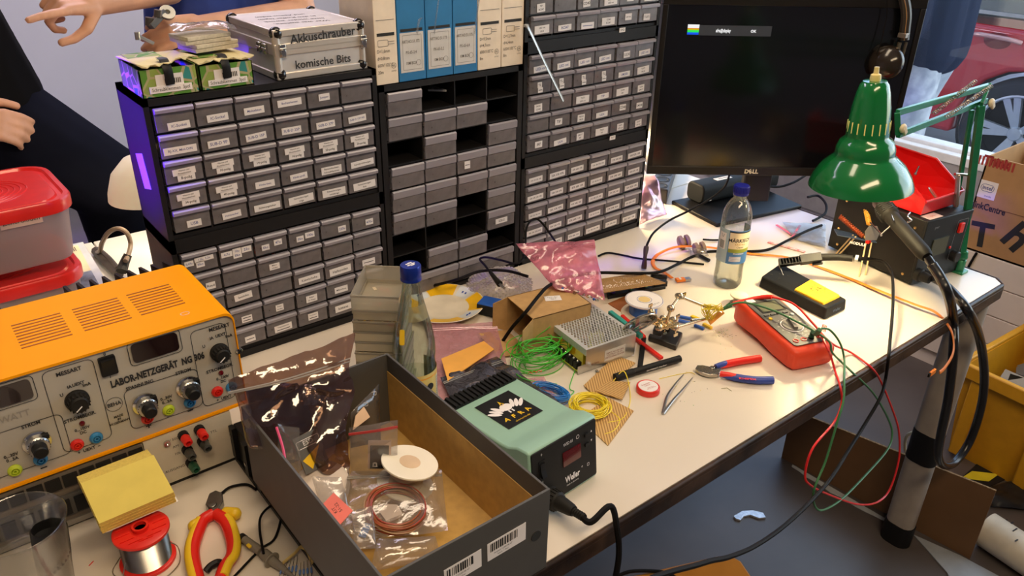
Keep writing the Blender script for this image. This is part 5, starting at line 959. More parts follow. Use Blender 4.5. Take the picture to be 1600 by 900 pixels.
q = MB(); dm = FMm @ tr(0, .056, .0014); q.lathe([(.0205, 0), (.0205, .0012), (.0185, .0012)], 36, 1, dm, cap=False).lathe([(.0185, 0), (.0185, .0025), (.0175, .0035), (0, .0035)], 36, 0, dm).box((0, 0, .006), (.007, .035, .006), 0, dm @ rz(-.3)).box((0, .012, .0091), (.0012, .010, .0004), 1, dm @ rz(-.3)).build('rotary_dial', [M('mid grey plastic', (.2, .19, .17), .4), paper], t, bevel=.0006)
q = MB()
for k, s_ in enumerate(['V~', 'V=', 'mV', 'Ω', '♪', 'F', 'Hz', '%', '°C', 'µA', 'mA', '10A', 'OFF', 'NCV']):
    a = 2 * PI * k / 14 + .3; q.text(s_, .0042, 0, dm @ tr(.0255 * math.cos(a), .0255 * math.sin(a), .0003))
q.text('10A   mA   COM   VΩHz', .0038, 0, FMm @ tr(0, .0235, .0017)).text('CAT III 1000V', .003, 0, FMm @ tr(0, .003, .0017)).build('face_print', paper, t, smooth=False)
o = MB().rplate(.016, .010, .001, .0006, 0, FMm @ tr(-.022, .150, .0016)).text('afra', .004, 1, FMm @ tr(-.022, .150, .0024)).build('white_sticker', [paper, ink], t, smooth=False)
for k, mt2 in enumerate((red, red, black, red)):
    MB().lathe([(.0052, 0), (.0052, .0015), (.0038, .0015), (.0036, 0), (0, .0001)], 18, 0, FMm @ tr(-.024 + k * .016, .013, .0014)).build('input_jack', mt2, t)
bpy.context.view_layer.update()
MMW = t.matrix_world.copy()
jg = MMW @ FMm @ Vector((.008, .013, .002)); jr = MMW @ FMm @ Vector((.024, .013, .002))
gcab = M('dark green lead', (.04, .17, .06), .4); rcab = M('red test lead', (.72, .02, .02), .35)
t = thing('test_lead', 'dark green test lead plugged into the multimeter and looping below the table edge', 'test lead')
up = g(1281, 515, T + .085)
MB().tube([jg, jg + Vector((.002, 0, .012)), jg.lerp(up, .5), up], .0052, 4, 0, 2).build('plug', M('dark green plug', (.04, .16, .07), .5), t, bevel=.001)
ge = lambda px, py, y: gy(px, py, y)
MB().tube([g(1284, 513, T + .082), g(1297, 516, T + .075), g(1312, 535, T + .05), g(1319, 560, T + .02), ge(1319, 590, .512), ge(1318, 625, .49), ge(1308, 660, .48), ge(1290, 720, .47), ge(1272, 765, .46), ge(1273, 790, .46), ge(1286, 797, .46), ge(1315, 780, .47), ge(1350, 745, .48), ge(1385, 705, .49), ge(1394, 680, .5), ge(1388, 655, .51), ge(1365, 615, .515), g(1333, 583, T + .006), g(1315, 566, T + .005), g(1300, 550, T + .03), g(1292, 530, T + .055), g(1240, 500, T + .06), g(1200, 482, T + .062), g(1165, 473, T + .062), g(1148, 474, T + .06), g(1138, 478, T + .055)], .0019, 8, 0, 8).build('lead_cable', gcab, t)
MB().tube([g(1142, 476, T + .055), g(1128, 484, T + .045)], lambda u: .0055 - .003 * u, 8, 0, 2, smooth=False).build('clip', M('dark green plug', (.04, .16, .07), .5), t)
t = thing('test_lead', 'red test lead running from the multimeter and hanging in a loop below the table edge', 'test lead')
MB().tube([jr, jr + Vector((.0, 0, .008)), g(1293, 545, T + .05), g(1298, 556, T + .03), g(1305, 580, T + .004), ge(1313, 605, .512), ge(1315, 630, .50), ge(1303, 660, .49), ge(1270, 700, .48), ge(1258, 740, .475), ge(1266, 758, .47), ge(1300, 775, .47), ge(1340, 788, .47), ge(1370, 785, .475), ge(1390, 765, .48), ge(1404, 720, .49), ge(1405, 680, .50), ge(1398, 650, .505), ge(1378, 600, .515), ge(1362, 575, .517), g(1330, 551, T + .004), g(1305, 540, T + .03), g(1288, 526, T + .05), g(1270, 505, T + .055), g(1240, 475, T + .06), g(1205, 464, T + .06), g(1185, 464, T + .055)], .0019, 8, 0, 8).build('lead_cable', rcab, t)
MB().tube([g(1206, 464, T + .061), g(1196, 464, T + .058), g(1175, 467, T + .052), g(1145, 475, T + .046)], lambda u: .0042 if u < .5 else .0038, 10).tube([g(1145, 475, T + .046), g(1122, 485, T + .04)], .0012, 6, 0, 2, smooth=False).build('probe_handle', red, t)
q = MB()
for k in range(6): q.tube([jr + Vector((.002 * math.cos(a) + .004, .004 * math.sin(a) - .004, .012 + k * .002)) for a in [2 * PI * i / 8 for i in range(8)]], .0005, 5, 0, 2, closed=True)
tag(q.build('twist_tie', rcab), 'thin red wire wound round the test leads at the multimeter sockets', 'wire')
# PET bottle
t = thing('water_bottle', 'clear plastic mineral water bottle with blue cap and blue landscape label', 'bottle', g(1135, 444, T), -.5)
pet = F('bottle plastic', (.92, .92, .92), (.75, .76, .78), .06, .05, .13)
pf_ = [(.001, .004), (.012, .001), (.024, .001), (.028, .008), (.0285, .02), (.0275, .045), (.0285, .058), (.0292, .066), (.0292, .138), (.0292, .150), (.028, .163), (.0235, .176), (.0165, .187), (.0130, .191), (.0125, .195), (.0145, .196), (.0145, .198), (.0125, .199), (.0125, .205)]
MB().lathe(pf_, 40, 0, cap=False).build('bottle_body', pet, t, angle=60)
q = MB(); q.lathe([(.0145, .199), (.0150, .1995), (.0150, .203), (.0145, .2035), (.0152, .204), (.0152, .216), (.0142, .218), (0, .218)], 36, 0)
for k in range(30): q.box((.0153 * math.cos(k * PI / 15), .0153 * math.sin(k * PI / 15), .210), (.001, .0012, .012), 0)
q.build('screw_cap', M('dark blue cap', (.015, .02, .28), .35), t, angle=50)
MB().lathe([(.001, .005), (.023, .004), (.0272, .01), (.0268, .045), (.028, .066), (.0283, .125), (.001, .125)], 36).build('water', F('still water', (.92, .95, .9), (.7, .75, .7), .02, .02, .06), t)
q = MB(); b1 = M('label deep blue', (.05, .17, .42), .45); b2 = M('label pale blue', (.42, .55, .62), .5); cr_ = M('label cream', (.82, .72, .5), .5); g2 = M('label olive hills', (.25, .3, .04), .5)
a0 = -2.1
def A2(z0, z1, u0, u1, mi, r=.0297): arc(q, r, z0, z1, a0 + u0, a0 + u1, mi, 16)
A2(.060, .132, -2.3, 2.6, 1); A2(.060, .132, -.25, 1.7, 0, .0298); A2(.088, .128, -.2, 1.6, 2, .0299); A2(.085, .093, -.2, 1.6, 3, .02995); A2(.089, .124, -1.05, -.45, 4, .0299)
for k in range(6): A2(.066 + k * .0018, .0670 + k * .0018, -.05, .75, 4, .0300)
for k in range(7): A2(.091 + k * .0024, .0924 + k * .0024, -.95, -.55, 5, .0300)
A2(.1275, .1300, -.25, 1.7, 5, .02995)
def curved(s_, size, z, ac, mi, r=.0301, bold=.01):
    vs, fs2 = text_geo(s_, bold); q.add([(r * math.cos(ac + v.x * size / r), r * math.sin(ac + v.x * size / r), z + v.y * size) for v in vs], fs2, mi)
curved('MÄRKISCH', .0105, .111, a0 + .58, 5, bold=.02); curved('KRISTALL', .0055, .103, a0 + .58, 6); curved('Classic', .0055, .097, a0 + .58, 5); curved('Mineralwasser', .004, .083, a0 + .55, 4)
for sg in (-1, 1): curved('/' if sg > 0 else '\\', .010, .117, a0 - .72 + sg * .07, 5)
q.build('label', [b1, b2, cr_, g2, paper, ink, M('gold ink', (.5, .35, .1), .5)], t, angle=60)
# monitor
MP = Vector((1.367, 1.198, .88)); md = Vector((1.818 - 1.367, .850 - 1.198, 0)).normalized(); mn = Vector((md.y, -md.x, 0))   # mn faces the viewer
t = thing('monitor', 'large black flat monitor with a dark screen showing one small status bar', 'monitor', MP, math.atan2(md.y, md.x))
MWd, MH = .568, .40; back = .028
q = MB(); bz = .020
q.span((0, 0, 0), (MWd, back, bz)).span((0, 0, MH - bz), (MWd, back, MH)).span((0, 0, bz), (.012, back, MH - bz)).span((MWd - .012, 0, bz), (MWd, back, MH - bz)).build('bezel', M('black bezel plastic', (.010, .008, .007), .4, spec=.3), t, bevel=.0015)
MB().span((.012, .003, bz), (MWd - .012, .010, MH - bz)).build('screen', M('dark glossy screen', (.004, .004, .005), .16, var=0), t, smooth=False)
MB().span((.01, .012, .006), (MWd - .01, back + .02, MH - .006)).build('back_shell', black, t, bevel=.008)
def sp_(px, py, e=0.0): p = gp(px, py, MP - mn * .003, mn); return ((p - MP).dot(md), .0025 - e, p.z - MP.z)
q = MB(); c1, c2 = sp_(1093, 39), sp_(1204, 57); q.span((c1[0], .0022, c2[2]), (c2[0], .0028, c1[2]), 0)
c1, c2 = sp_(1075, 38), sp_(1091, 54); hh_ = (c1[2] - c2[2]) / 8
for z0, z1, mi in ((5.2, 8, 1), (4.5, 5.2, 2), (3.6, 4.5, 3), (1.8, 3.6, 4), (0, 1.8, 5)): q.span((c1[0], .0015, c2[2] + z0 * hh_), (c2[0], .002, c2[2] + z1 * hh_), mi)
a_, _, z_ = sp_(1130, 48); q.text('afra@display', .010, 1, tr(a_, .0018, z_) @ FRONT, sx=.62, bold=.03); a_, _, z_ = sp_(1177, 49); q.text('OK', .008, 1, tr(a_, .0018, z_) @ FRONT, bold=.04)
em = lambda n_, c, s=1: M(n_, (0, 0, 0), .5, emit=c, estr=s, var=0)
q.build('screen_picture', [em('dim grey screen glow', (.028, .028, .03)), em('white screen glow', (.9, .9, .9)), em('orange screen glow', (.8, .25, .02)), em('olive screen glow', (.5, .5, .0)), em('green screen glow', (.02, .75, .1)), em('blue screen glow', (.0, .08, .8))], t, smooth=False)
a_, _, z_ = sp_(1174, 268); q = MB(); q.text('D', .0135, 0, tr(a_ - .0125, -.0006, .0095) @ FRONT, bold=.05).text('E', .0135, 0, tr(a_ - .0035, -.0006, .0095) @ FRONT @ rz(.5), bold=.05).text('LL', .0135, 0, tr(a_ + .008, -.0006, .0095) @ FRONT, bold=.05).build('logo', chrome, t, smooth=False)
MB().span((MWd * .44, .050, -.085), (MWd * .56, .075, .20)).build('stand_neck', M('dark grey stand', (.015, .013, .012), .5, spec=.3), t, bevel=.004)
t2p = g(1120, 356, T)
o = MB().span((0, 0, 0), (.285, .175, .010)).build('stand_base', M('black stand base', (.006, .006, .007), .45, spec=.2), t, bevel=.003)
o.matrix_parent_inverse = Matrix(); bpy.context.view_layer.update(); e_ = g(1266, 323, T) - t2p
o.matrix_local = t.matrix_world.inverted() @ tr(*t2p) @ rz(math.atan2(e_.y, e_.x))
ba = math.atan2(e_.y, e_.x)
# adapter on the base
t = thing('power_adapter', 'long black rounded power adapter with white labels lying on the monitor base', 'power adapter', g(1098, 322, T + .010) + Vector((.0, .0, .0)), ba + .03)
q = MB(); q.prism(rrect(.062, .05, .016, 5), 0, .27, 0, tr(0, .034, .0255) @ Matrix(((0, 0, 1, 0), (1, 0, 0, 0), (0, 1, 0, 0), (0, 0, 0, 1)))); q.build('case', M('dark slate plastic', (.016, .018, .02), .6, spec=.2), t, bevel=.004)
MB().box((.020, .0042, .020), (.022, .0006, .024), 0).box((.020, .0036, .020), (.004, .0004, .006), 1).build('side_label', [paper, ink], t, smooth=False); MB().box((.088, .030, .0509), (.052, .016, .0006)).box((.088, .030, .0514), (.030, .002, .0003), 1).build('top_label', [paper, ink], t, smooth=False)
t = thing('power_strip', 'black power strip with round sockets standing behind the monitor base', 'power strip', g(1048, 322, T) + Vector((0, .015, 0)), .62)
q = MB(); q.span((0, 0, 0), (.34, .046, .040)).build('case', M('black strip plastic', (.025, .025, .03), .4), t, bevel=.003)
for k in range(6): MB().lathe([(.0195, .0402), (.0205, .041), (.0195, .0412), (.0185, .0405), (.017, .0403), (0, .0403)], 24, 0, tr(.024 + k * .05, .023, 0)).lathe([(.0016, .0403), (.0016, .042)], 8, 1, tr(.024 + k * .05, .010, 0)).lathe([(.0016, .0403), (.0016, .042)], 8, 1, tr(.024 + k * .05, .036, 0)).build('socket', [black, brass], t)
t = thing('round_can', 'grey white round can behind the power strip under the monitor', 'can', (1.60, 1.52, T)); MB().lathe([(.0, 0), (.06, 0), (.06, .07), (.0, .07)], 36).build('can_wall', M('pale grey plastic', (.55, .53, .52), .5), t); MB().lathe([(.062, .068), (.064, .070), (.064, .076), (.0, .078)], 36).build('lid', white, t)
# foil bag lit by the lamp behind
zbag('foil_bag', 'silver and pink foil bag standing between the drawer cabinets and the monitor', [g(998, 352, T + .004), g(1042, 335, T + .008), g(1022, 274, T + .09), g(1002, 272, T + .09)], .010, M('glossy silver pink foil', (.75, .6, .62), .25, .5, rgb2=(.6, .25, .4), scale=14, bump=.5), amp=.006, seed=61, nu=20, nv=20)
t = thing('clip_lamp', 'small white hooded lamp shining behind the drawer cabinets and the monitor', 'lamp', (1.56, 1.45, T))
MB().lathe([(0, 0), (.045, 0), (.045, .01), (0, .012)], 28).cyl((0, 0, .01), (0, 0, .22), .006).build('stem', white, t)
MB().lathe([(.02, .24), (.035, .23), (.06, .20), (.058, .198), (.033, .227), (.018, .236)], 28, 0).build('shade', white, t)
light('clip_lamp_bulb', 'POINT', (1.455, 1.36, .90), 6, (1, .72, .38), size=.02)
# earplug coloured knobs
for px, py, s_, lb in ((1068, 378, 1, 'larger grey brown round knob left of the plastic bottle'), (1092, 388, .9, 'grey brown round knob, smaller one, lying against the larger knob')):
    t = thing('felt_dial', lb, 'knob', g(px, py, T + .015 * s_), tr(0, 0, 0) @ rz(-.5) @ ry(PI / 2 - .25))
    MB().lathe([(0, -.012), (.012 * s_, -.012), (.016 * s_, -.009), (.016 * s_, -.002), (.009 * s_, 0), (.009 * s_, .004), (.0145 * s_, .006), (.0145 * s_, .012), (.012 * s_, .014), (0, .014)], 28).build('dial_body', M('grey brown felt', (.25, .17, .10), .7), t, angle=40)
zbag('clear_bag', 'small crumpled clear wrapper in front of the two round knobs', [g(1078, 402, T), g(1108, 400, T + .004), g(1100, 386, T + .02), g(1078, 388, T + .02)], .006, seed=70, nu=14, nv=14)
# holder with sponge
h0, h1, h2, h3 = g(1288, 500), g(1321, 484), g(1217, 425), g(1185, 448)
t = thing('iron_rest', 'black soldering iron rest with a yellow scorched sponge', 'soldering iron rest', h0); O = h0.copy()
P4 = [h0 - O, h1 - O, h2 - O, h3 - O]
qd = lambda u, v, z: Vector(((P4[0] * (1 - u) * (1 - v) + P4[1] * u * (1 - v) + P4[2] * u * v + P4[3] * (1 - u) * v).x, (P4[0] * (1 - u) * (1 - v) + P4[1] * u * (1 - v) + P4[2] * u * v + P4[3] * (1 - u) * v).y, z))
hz_ = .024
q = MB(); q.add([qd(0, 0, 0), qd(1, 0, 0), qd(1, 1, 0), qd(0, 1, 0), qd(.02, .01, hz_), qd(.96, .01, hz_), qd(.96, .99, hz_), qd(.04, .99, hz_)], [(3, 2, 1, 0), (4, 5, 6, 7), (0, 1, 5, 4), (1, 2, 6, 5), (2, 3, 7, 6), (3, 0, 4, 7)]); q.build('base', M('black moulded rubber', (.007, .008, .010), .6, spec=.2), t, bevel=.003)
q = MB()
for u, v in ((.3, .92), (.7, .92), (.3, .8), (.6, .75), (.5, .85)): p = qd(u, v, hz_); q.lathe([(.0022, 0), (.0022, .0004), (0, .0004)], 12, 0, tr(*p))
q.build('hole', M('dark hole', (.02, .02, .02), .9), t)
q = MB(); q.add([qd(.10, .07, hz_ - .004), qd(.90, .07, hz_ - .004), qd(.90, .52, hz_ - .004), qd(.10, .52, hz_ - .004), qd(.12, .09, hz_ + .005), qd(.88, .09, hz_ + .005), qd(.88, .50, hz_ + .005), qd(.12, .50, hz_ + .005)], [(3, 2, 1, 0), (4, 5, 6, 7), (0, 1, 5, 4), (1, 2, 6, 5), (2, 3, 7, 6), (3, 0, 4, 7)]); q.build('sponge', M('scorched yellow sponge', (.85, .52, .02), .8, rgb2=(.85, .52, .02), scale=30, bump=.5), t, bevel=.002)
q = MB(); rr = random.Random(2)
for k in range(26): p = qd(.5 + rr.gauss(.08, .13), .34 + rr.gauss(0, .07), hz_ + .0052); q.lathe([(rr.uniform(.0008, .003), 0), (.0005, .0003)], 7, 0, tr(*p) @ rz(k) @ sc(1, rr.uniform(.3, 1), 1))
q.build('scorch_mark', M('burnt brown', (.12, .06, .01), .9), t)
dirv = (P4[1] - P4[0]); q = MB(); q.text('Weller', .009, 0, axes(qd(.5, 0, .012) + Vector((-.2, -1, 0)).normalized() * .001, dirv, (0, 0, 1)), bold=.02).build('end_lettering', M('faint blue print', (.05, .1, .2), .5), t, smooth=False)
# soldering iron lying with slotted guard
t = thing('soldering_iron', 'black slotted soldering iron handle resting above the iron rest, cable hanging over the edge', 'soldering iron', g(1270, 410, T + .055)); O = t.location.copy(); P = lambda px, py, z=.06: g(px, py, T + z) - O
a, b = P(1217, 411, .04), P(1283, 402, .058); M3 = axes(a, b - a, Vector((-.2, 1, .35))); Lh = (b - a).length
q = MB(); q.span((0, -.008, -.006), (.004, .008, .006), 0, M3).span((0, .0055, -.006), (Lh * .62, .008, .006), 0, M3).span((0, -.008, -.006), (Lh * .62, -.0055, .006), 0, M3).span((Lh * .5, -.009, -.008), (Lh, .009, .008), 0, M3).span((.004, -.006, -.006), (Lh * .5, .006, -.003), 0, M3)
for k in range(6): q.span((.007 + k * .0062, -.006, -.003), (.0095 + k * .0062, .006, .006), 0, M3)
q.span((Lh * .78, -.013, -.010), (Lh * 1.02, -.009, -.002), 0, M3); q.build('slotted_guard', black, t, bevel=.0008)
MB().cyl(M3 @ Vector((0, 0, -.004)), P(1224, 430, .024), .0012, .0006).build('tip', chrome, t)
MB().tube([b, P(1310, 402, .062), P(1332, 404, .064)], lambda u: .0078 - .0012 * u, 14).build('handle', mblack, t)
MB().tube([P(1336, 403, .0645), P(1341, 404, .0645)], .0068, 14, 0, 2).build('white_ring', white, t)
MB().tube([P(1341, 404, .065), P(1360, 405, .066), P(1380, 409, .067), P(1391, 421, .066), P(1395, 440, .06), P(1395, 480, .045), P(1391, 530, .02), P(1388, 560, .006), ge(1384, 590, .514) - O, ge(1376, 620, .50) - O, ge(1350, 665, .49) - O, ge(1325, 705, .47) - O, ge(1300, 745, .44) - O, ge(1268, 782, .41) - O, ge(1225, 822, .38) - O, ge(1180, 853, .36) - O, ge(1140, 870, .34) - O, ge(1112, 876, .335) - O, ge(1085, 884, .33) - O, ge(1050, 893, .325) - O, ge(1015, 905, .32) - O, ge(990, 925, .32) - O], lambda u: .0029 if u > .12 else .0045 - .0016 * u / .12, 8, 0, 8).build('iron_cable', rubber, t)
# orange flat cable
t = thing('usb_cable', 'orange flat cable with white edged plugs lying across the table and over the edge', 'cable')
OC = M('orange flat cable', (.85, .22, .02), .5)
zc = T + .003
MB().tube([g(1050, 434, T + .006), g(1036, 424, zc), g(1024, 418, zc), g(1020, 408, zc), g(1030, 396, zc + .004), g(1056, 386, zc + .010), g(1090, 385, zc + .01), g(1120, 388, zc + .004), g(1170, 396, zc), g(1230, 402, zc), g(1282, 418, zc), g(1330, 436, zc), g(1378, 456, zc + .004), g(1430, 476, zc + .006), g(1462, 488, zc + .004), ge(1484, 512, .512), ge(1490, 535, .50), ge(1488, 555, .49), ge(1476, 575, .485), ge(1468, 582, .485)], .0042, 8, 0, 8, flat=.3).build('flat_cable', OC, t)
MB().box((0, 0, 0), (.020, .012, .006), 0, axes(g(1063, 437, T + .006), (1, -.45, 0), (.45, 1, 0))).build('plug', OC, t, bevel=.001); MB().box((.0155, 0, 0), (.014, .0105, .0042), 0, axes(g(1063, 437, T + .006), (1, -.45, 0), (.45, 1, 0))).box((-.001, 0, .0033), (.004, .010, .0006), 1, axes(g(1063, 437, T + .006), (1, -.45, 0), (.45, 1, 0))).build('plug_shell', [steel, white], t, smooth=False)
MB().box((0, 0, 0), (.018, .004, .009), 0, axes(ge(1457, 582, .483), (1, 0, .1), (0, 1, 0))).box((-.0115, 0, 0), (.006, .003, .007), 1, axes(ge(1457, 582, .483), (1, 0, .1), (0, 1, 0))).build('plug', [OC, black], t, smooth=False)
# black cables
cable('black_cable', [g(715, 562, T + .05), g(728, 540, T + .08), g(750, 505, T + .09), g(770, 482, T + .09), g(800, 460, T + .09), g(850, 440, T + .075), g(900, 432, T + .05), g(945, 427, T + .035), g(990, 427, T + .034), g(1030, 425, T + .02), g(1060, 412, T + .008), g(1080, 401, T + .006), g(1110, 393, T + .005), g(1165, 393, T + .005), g(1200, 390, T + .006), g(1230, 376, T + .010), g(1260, 361, T + .012), g(1290, 350, T + .02)], .0034, 'thick black cable from the cardboard box across the table behind the plastic bottle') if 0 else None
cable('black_cable', [g(785, 534, T + .004), g(800, 512, T + .04), g(822, 487, T + .078), g(842, 462, T + .086), g(858, 446, T + .084), g(885, 434, T + .066), g(915, 428, T + .045), g(943, 426, T + .036), g(990, 427, T + .034), g(1030, 425, T + .020), g(1060, 412, T + .007), g(1082, 401, T + .005), g(1110, 393, T + .005), g(1165, 393, T + .005), g(1200, 390, T + .005), g(1230, 376, T + .008), g(1260, 361, T + .008), g(1284, 352, T + .01)], .0032, 'thick black cable from the cardboard box past the plastic bottle to the hot air station')
cable('black_cable', [g(600, 462, T + .004), g(660, 450, T + .006), g(710, 438, T + .05), g(750, 424, T + .062), g(790, 423, T + .062), g(825, 432, T + .06)], .003, 'black cable lying over the bubble wrap')
t = thing('usb_cable', 'black cable with a slim plug hanging in front of the bubble wrap', 'cable')
MB().tube([g(768, 428, T + .068), g(758, 415, T + .075), g(750, 405, T + .08), g(760, 402, T + .085), g(785, 407, T + .085), g(806, 412, T + .085), g(818, 402, T + .088), g(821, 380, T + .09), g(822, 360, T + .10), g(828, 346, T + .105), g(838, 342, T + .105), g(850, 352, T + .10), g(868, 378, T + .09)], .0022, 8).build('cord', rubber, t)
MB().tube([g(766, 425, T + .068), g(775, 437, T + .066), g(781, 444, T + .064)], lambda u: .0035 + .003 * u, 10).build('plug', mblack, t); MB().tube([g(781, 444, T + .064), g(788, 450, T + .062)], .0035, 4, 0, 2, smooth=False).build('plug_shell', steel, t)
t = thing('video_cable', 'black cable with an upright dark plug coming down from the monitor to the table', 'cable')
MB().tube([g(1140, 272, T + .13), g(1132, 292, T + .10), g(1108, 312, T + .075), g(1075, 330, T + .055), g(1045, 345, T + .05), g(1022, 363, T + .05), g(1012, 380, T + .045), g(1010, 388, T + .04)], .0026, 8).build('cord', rubber, t)
MB().tube([g(1010, 386, T + .042), g(1008, 400, T + .03), g(1006, 420, T + .004)], lambda u: .0055 + .001 * math.sin(u * 9), 6).build('plug', M('brown black plug', (.05, .03, .02), .3), t)
cable('black_cable', [g(935, 400, T + .003), g(950, 395, T + .003), g(975, 399, T + .003), g(1000, 404, T + .003), g(1050, 408, T + .003), g(1100, 413, T + .003)], .0022, 'thin black cable lying flat between the pink bag and the plastic bottle')
cable('black_cable', [g(1098, 374, T + .003), g(1118, 375, T + .003), g(1150, 373, T + .003)], .0022, 'short black cable from the round knobs to behind the plastic bottle')
t = thing('black_plug', 'short black plug lying against the plugs of the orange cable', 'plug'); MB().tube([g(1017, 430, T + .008), g(1030, 432, T + .006), g(1042, 434, T + .006)], .0055, 8, 0, 3).build('plug_body', black, t); 
MB().tube([g(1085, 392, T + .006), g(1095, 400, T + .005), g(1108, 407, T + .005)], .004, 8).build('strain_relief', black, t)
cable('black_cable', [g(1178, 276, T + .10), g(1190, 288, T + .085), g(1215, 292, T + .075), g(1240, 285, T + .08), g(1262, 272, T + .09)], .003, 'black cable sagging under the lower edge of the monitor')
cable('black_cable', [g(1262, 308, T + .03), g(1278, 306, T + .028), g(1290, 318, T + .02), g(1290, 332, T + .01), g(1280, 340, T + .005), g(1270, 345, T + .004)], .0032, 'black cable curling from the power adapter beside the hot air station')
# plastic bag with red strips
zbag('clear_bag', 'flat clear bag holding red and white strips beside the black hot air station', [g(1240, 374, T + .003), g(1290, 388, T + .003), g(1290, 350, T + .006), g(1222, 347, T + .006)], .003, seed=80, amp=.002, nu=18, nv=14)
rod(1213, 351, 1237, 366, .007, M('pinkish red plastic', (.7, .12, .16), .5), 'pinkish red strip inside the flat clear bag', 'strip', .004, .002, 'red_strip')
rod(1237, 372, 1250, 352, .006, M('pinkish red plastic', (.7, .12, .16), .5), 'second pinkish red strip crossing the first inside the flat clear bag', 'strip', .006, .002, 'red_strip')
rod(1200, 378, 1258, 394, .010, M('red and white printed strip', (.8, .7, .65), .5, rgb2=(.7, .05, .05), scale=90), 'red and white printed strip lying in front of the flat clear bag', 'strip', .0015, .002, 'printed_strip')
# hot air station
sA, sB = g(1420, 447), g(1490, 424); t = thing('hot_air_station', 'black hot air station with dark display and red switch at the table end', 'hot air station', sA, math.atan2((sB - sA).y, (sB - sA).x))
HW, HD, HH = .150, .215, .146
bpy.context.view_layer.update(); iw = t.matrix_world.inverted()
MB().span((0, .002, .006), (HW, HD, HH)).build('case', M('black powder coated case', (.010, .009, .009), .5, bump=.02, spec=.25), t, bevel=.002)
MB().span((-.001, -.004, .004), (HW + .001, .003, HH + .001)).build('front_panel', M('black front panel', (.008, .009, .010), .5, spec=.25), t, bevel=.002)
q = MB(); q.span((.035, -.006, .062), (.085, -.003, .100)).build('display', M('grey green display glass', (.075, .085, .065), .15), t, smooth=False)
q = MB(); q.box((.118, -.006, .112), (.014, .006, .022), 0).build('power_switch', red, t, bevel=.001)
q = MB(); q.lathe([(.012, 0), (.012, .012), (.010, .014), (0, .014)], 20, 0, tr(.118, -.004, .048) @ FRONT); q.build('control_knob', black, t); MB().lathe([(.003, 0), (.003, .002), (0, .003)], 12, 0, tr(.100, -.004, .070) @ FRONT).build('indicator_lamp', red, t)
MB().text('pwr', .009, 0, tr(.035, -.0045, .128) @ FRONT).build('panel_lettering', M('grey print', (.25, .25, .25), .5), t, smooth=False); MB().outline(.036, .090, .004, .0008, 0, tr(.122, -.0045, .085) @ FRONT).build('panel_print', M('grey print', (.25, .25, .25), .5), t, smooth=False)
for z, y in ((.02, .02), (.02, .19), (.125, .19), (.125, .02)): MB().lathe([(.0035, 0), (.003, .0015), (0, .002)], 12, 0, tr(0, y, z) @ ry(-PI / 2)).build('screw', brass, t)
MB().box((.035, .012, HH + .0004), (.042, .024, .0008)).text('GHz', .008, 1, tr(.035, .012, HH + .0012)).build('warning_sticker', [M('pinkish label', (.7, .55, .55), .5), M('red printing ink', (.5, .05, .04), .6)], t, smooth=False)
MB().lathe([(.014, 0), (.014, .010), (.011, .012), (.009, .03), (0, .03)], 18, 0, tr(.010, -.004, .028) @ FRONT).build('hose_socket', mblack, t)
# hot air gun and hose
t = thing('hot_air_gun', 'black hot air gun with slotted shroud hung on a wire bracket, thick hose looping down', 'hot air gun', g(1405, 360, T + .165)); O = t.location.copy(); P = lambda px, py, z=.17: g(px, py, T + z) - O
ga, gb = P(1380, 325, .175), P(1449, 402, .150)
gdv = (gb - ga); gl = gdv.length; GF = frame(ga, gdv)
MB().lathe([(0, -.002), (.0170, 0), (.0180, .004), (.0180, .030), (.0165, .034), (.0140, .036), (.0140, gl - .02), (.012, gl - .006), (.009, gl), (0, gl)], 28, 0, GF).build('gun_body', M('charcoal gun plastic', (.008, .007, .006), .6, spec=.12), t, angle=40)
q = MB()
for r_ in range(2):
    for k in range(5):
        q.box((0, 0, .006 + k * .0055), (.0362 if r_ == 0 else .020, .020 if r_ == 0 else .0362, .0022), 0, GF @ rz(.5))
q.build('cooling_slot', M('slot black', (.004, .004, .004), .8), t, smooth=False)
MB().lathe([(.012, -.022), (.0125, -.002)], 22, 0, GF).lathe([(.008, -.05), (.009, -.022), (.012, -.020)], 22, 0, GF).build('nozzle', M('heat tinted steel', (.42, .33, .25), .3, 1), t, angle=40)
MB().tube([gb - gdv * .02, P(1456, 413, .138), P(1470, 435, .12), P(1482, 462, .09), ge(1489, 500, .52) - O, ge(1490, 545, .50) - O, ge(1482, 620, .49) - O, ge(1470, 680, .49) - O, ge(1466, 712, .49) - O, ge(1475, 727, .49) - O, ge(1492, 722, .49) - O, ge(1515, 690, .49) - O, ge(1532, 640, .49) - O, ge(1538, 590, .50) - O, ge(1531, 530, .51) - O, g(1512, 485, T + .02) - O, P(1478, 447, .028), P(1452, 431, .030), P(1432, 424, .032)], lambda u: .0092 if u > .05 else .0075, 14, 0, 10).build('hose', M('black glossy hose', (.012, .012, .014), .25), t)
br = chrome
q = MB(); a, b, c_, d_ = P(1360, 348, .15), P(1377, 366, .145), P(1400, 344, .17), P(1392, 336, .178)
q.tube([a, b, b, P(1395, 350, .165), P(1401, 342, .172), P(1393, 336, .18), P(1396, 345, .178)], .0016, 8).tube([P(1422, 332, .172), P(1418, 338, .17), P(1424, 344, .165), P(1418, 347, .162)], .0016, 8); q.build('wire_bracket', chrome, t)
q = MB(); M3 = axes(P(1362, 365, .13), P(1372, 360, .13) - P(1355, 362, .13), (0, .4, 1)); q.prism([(-.016, -.012), (.010, -.014), (.018, 0), (.012, .014), (-.006, .016), (-.016, .006)], 0, .0015, 0, M3); q.build('mounting_plate', M('dull bracket steel', (.4, .35, .3), .35, .9), t, smooth=False)
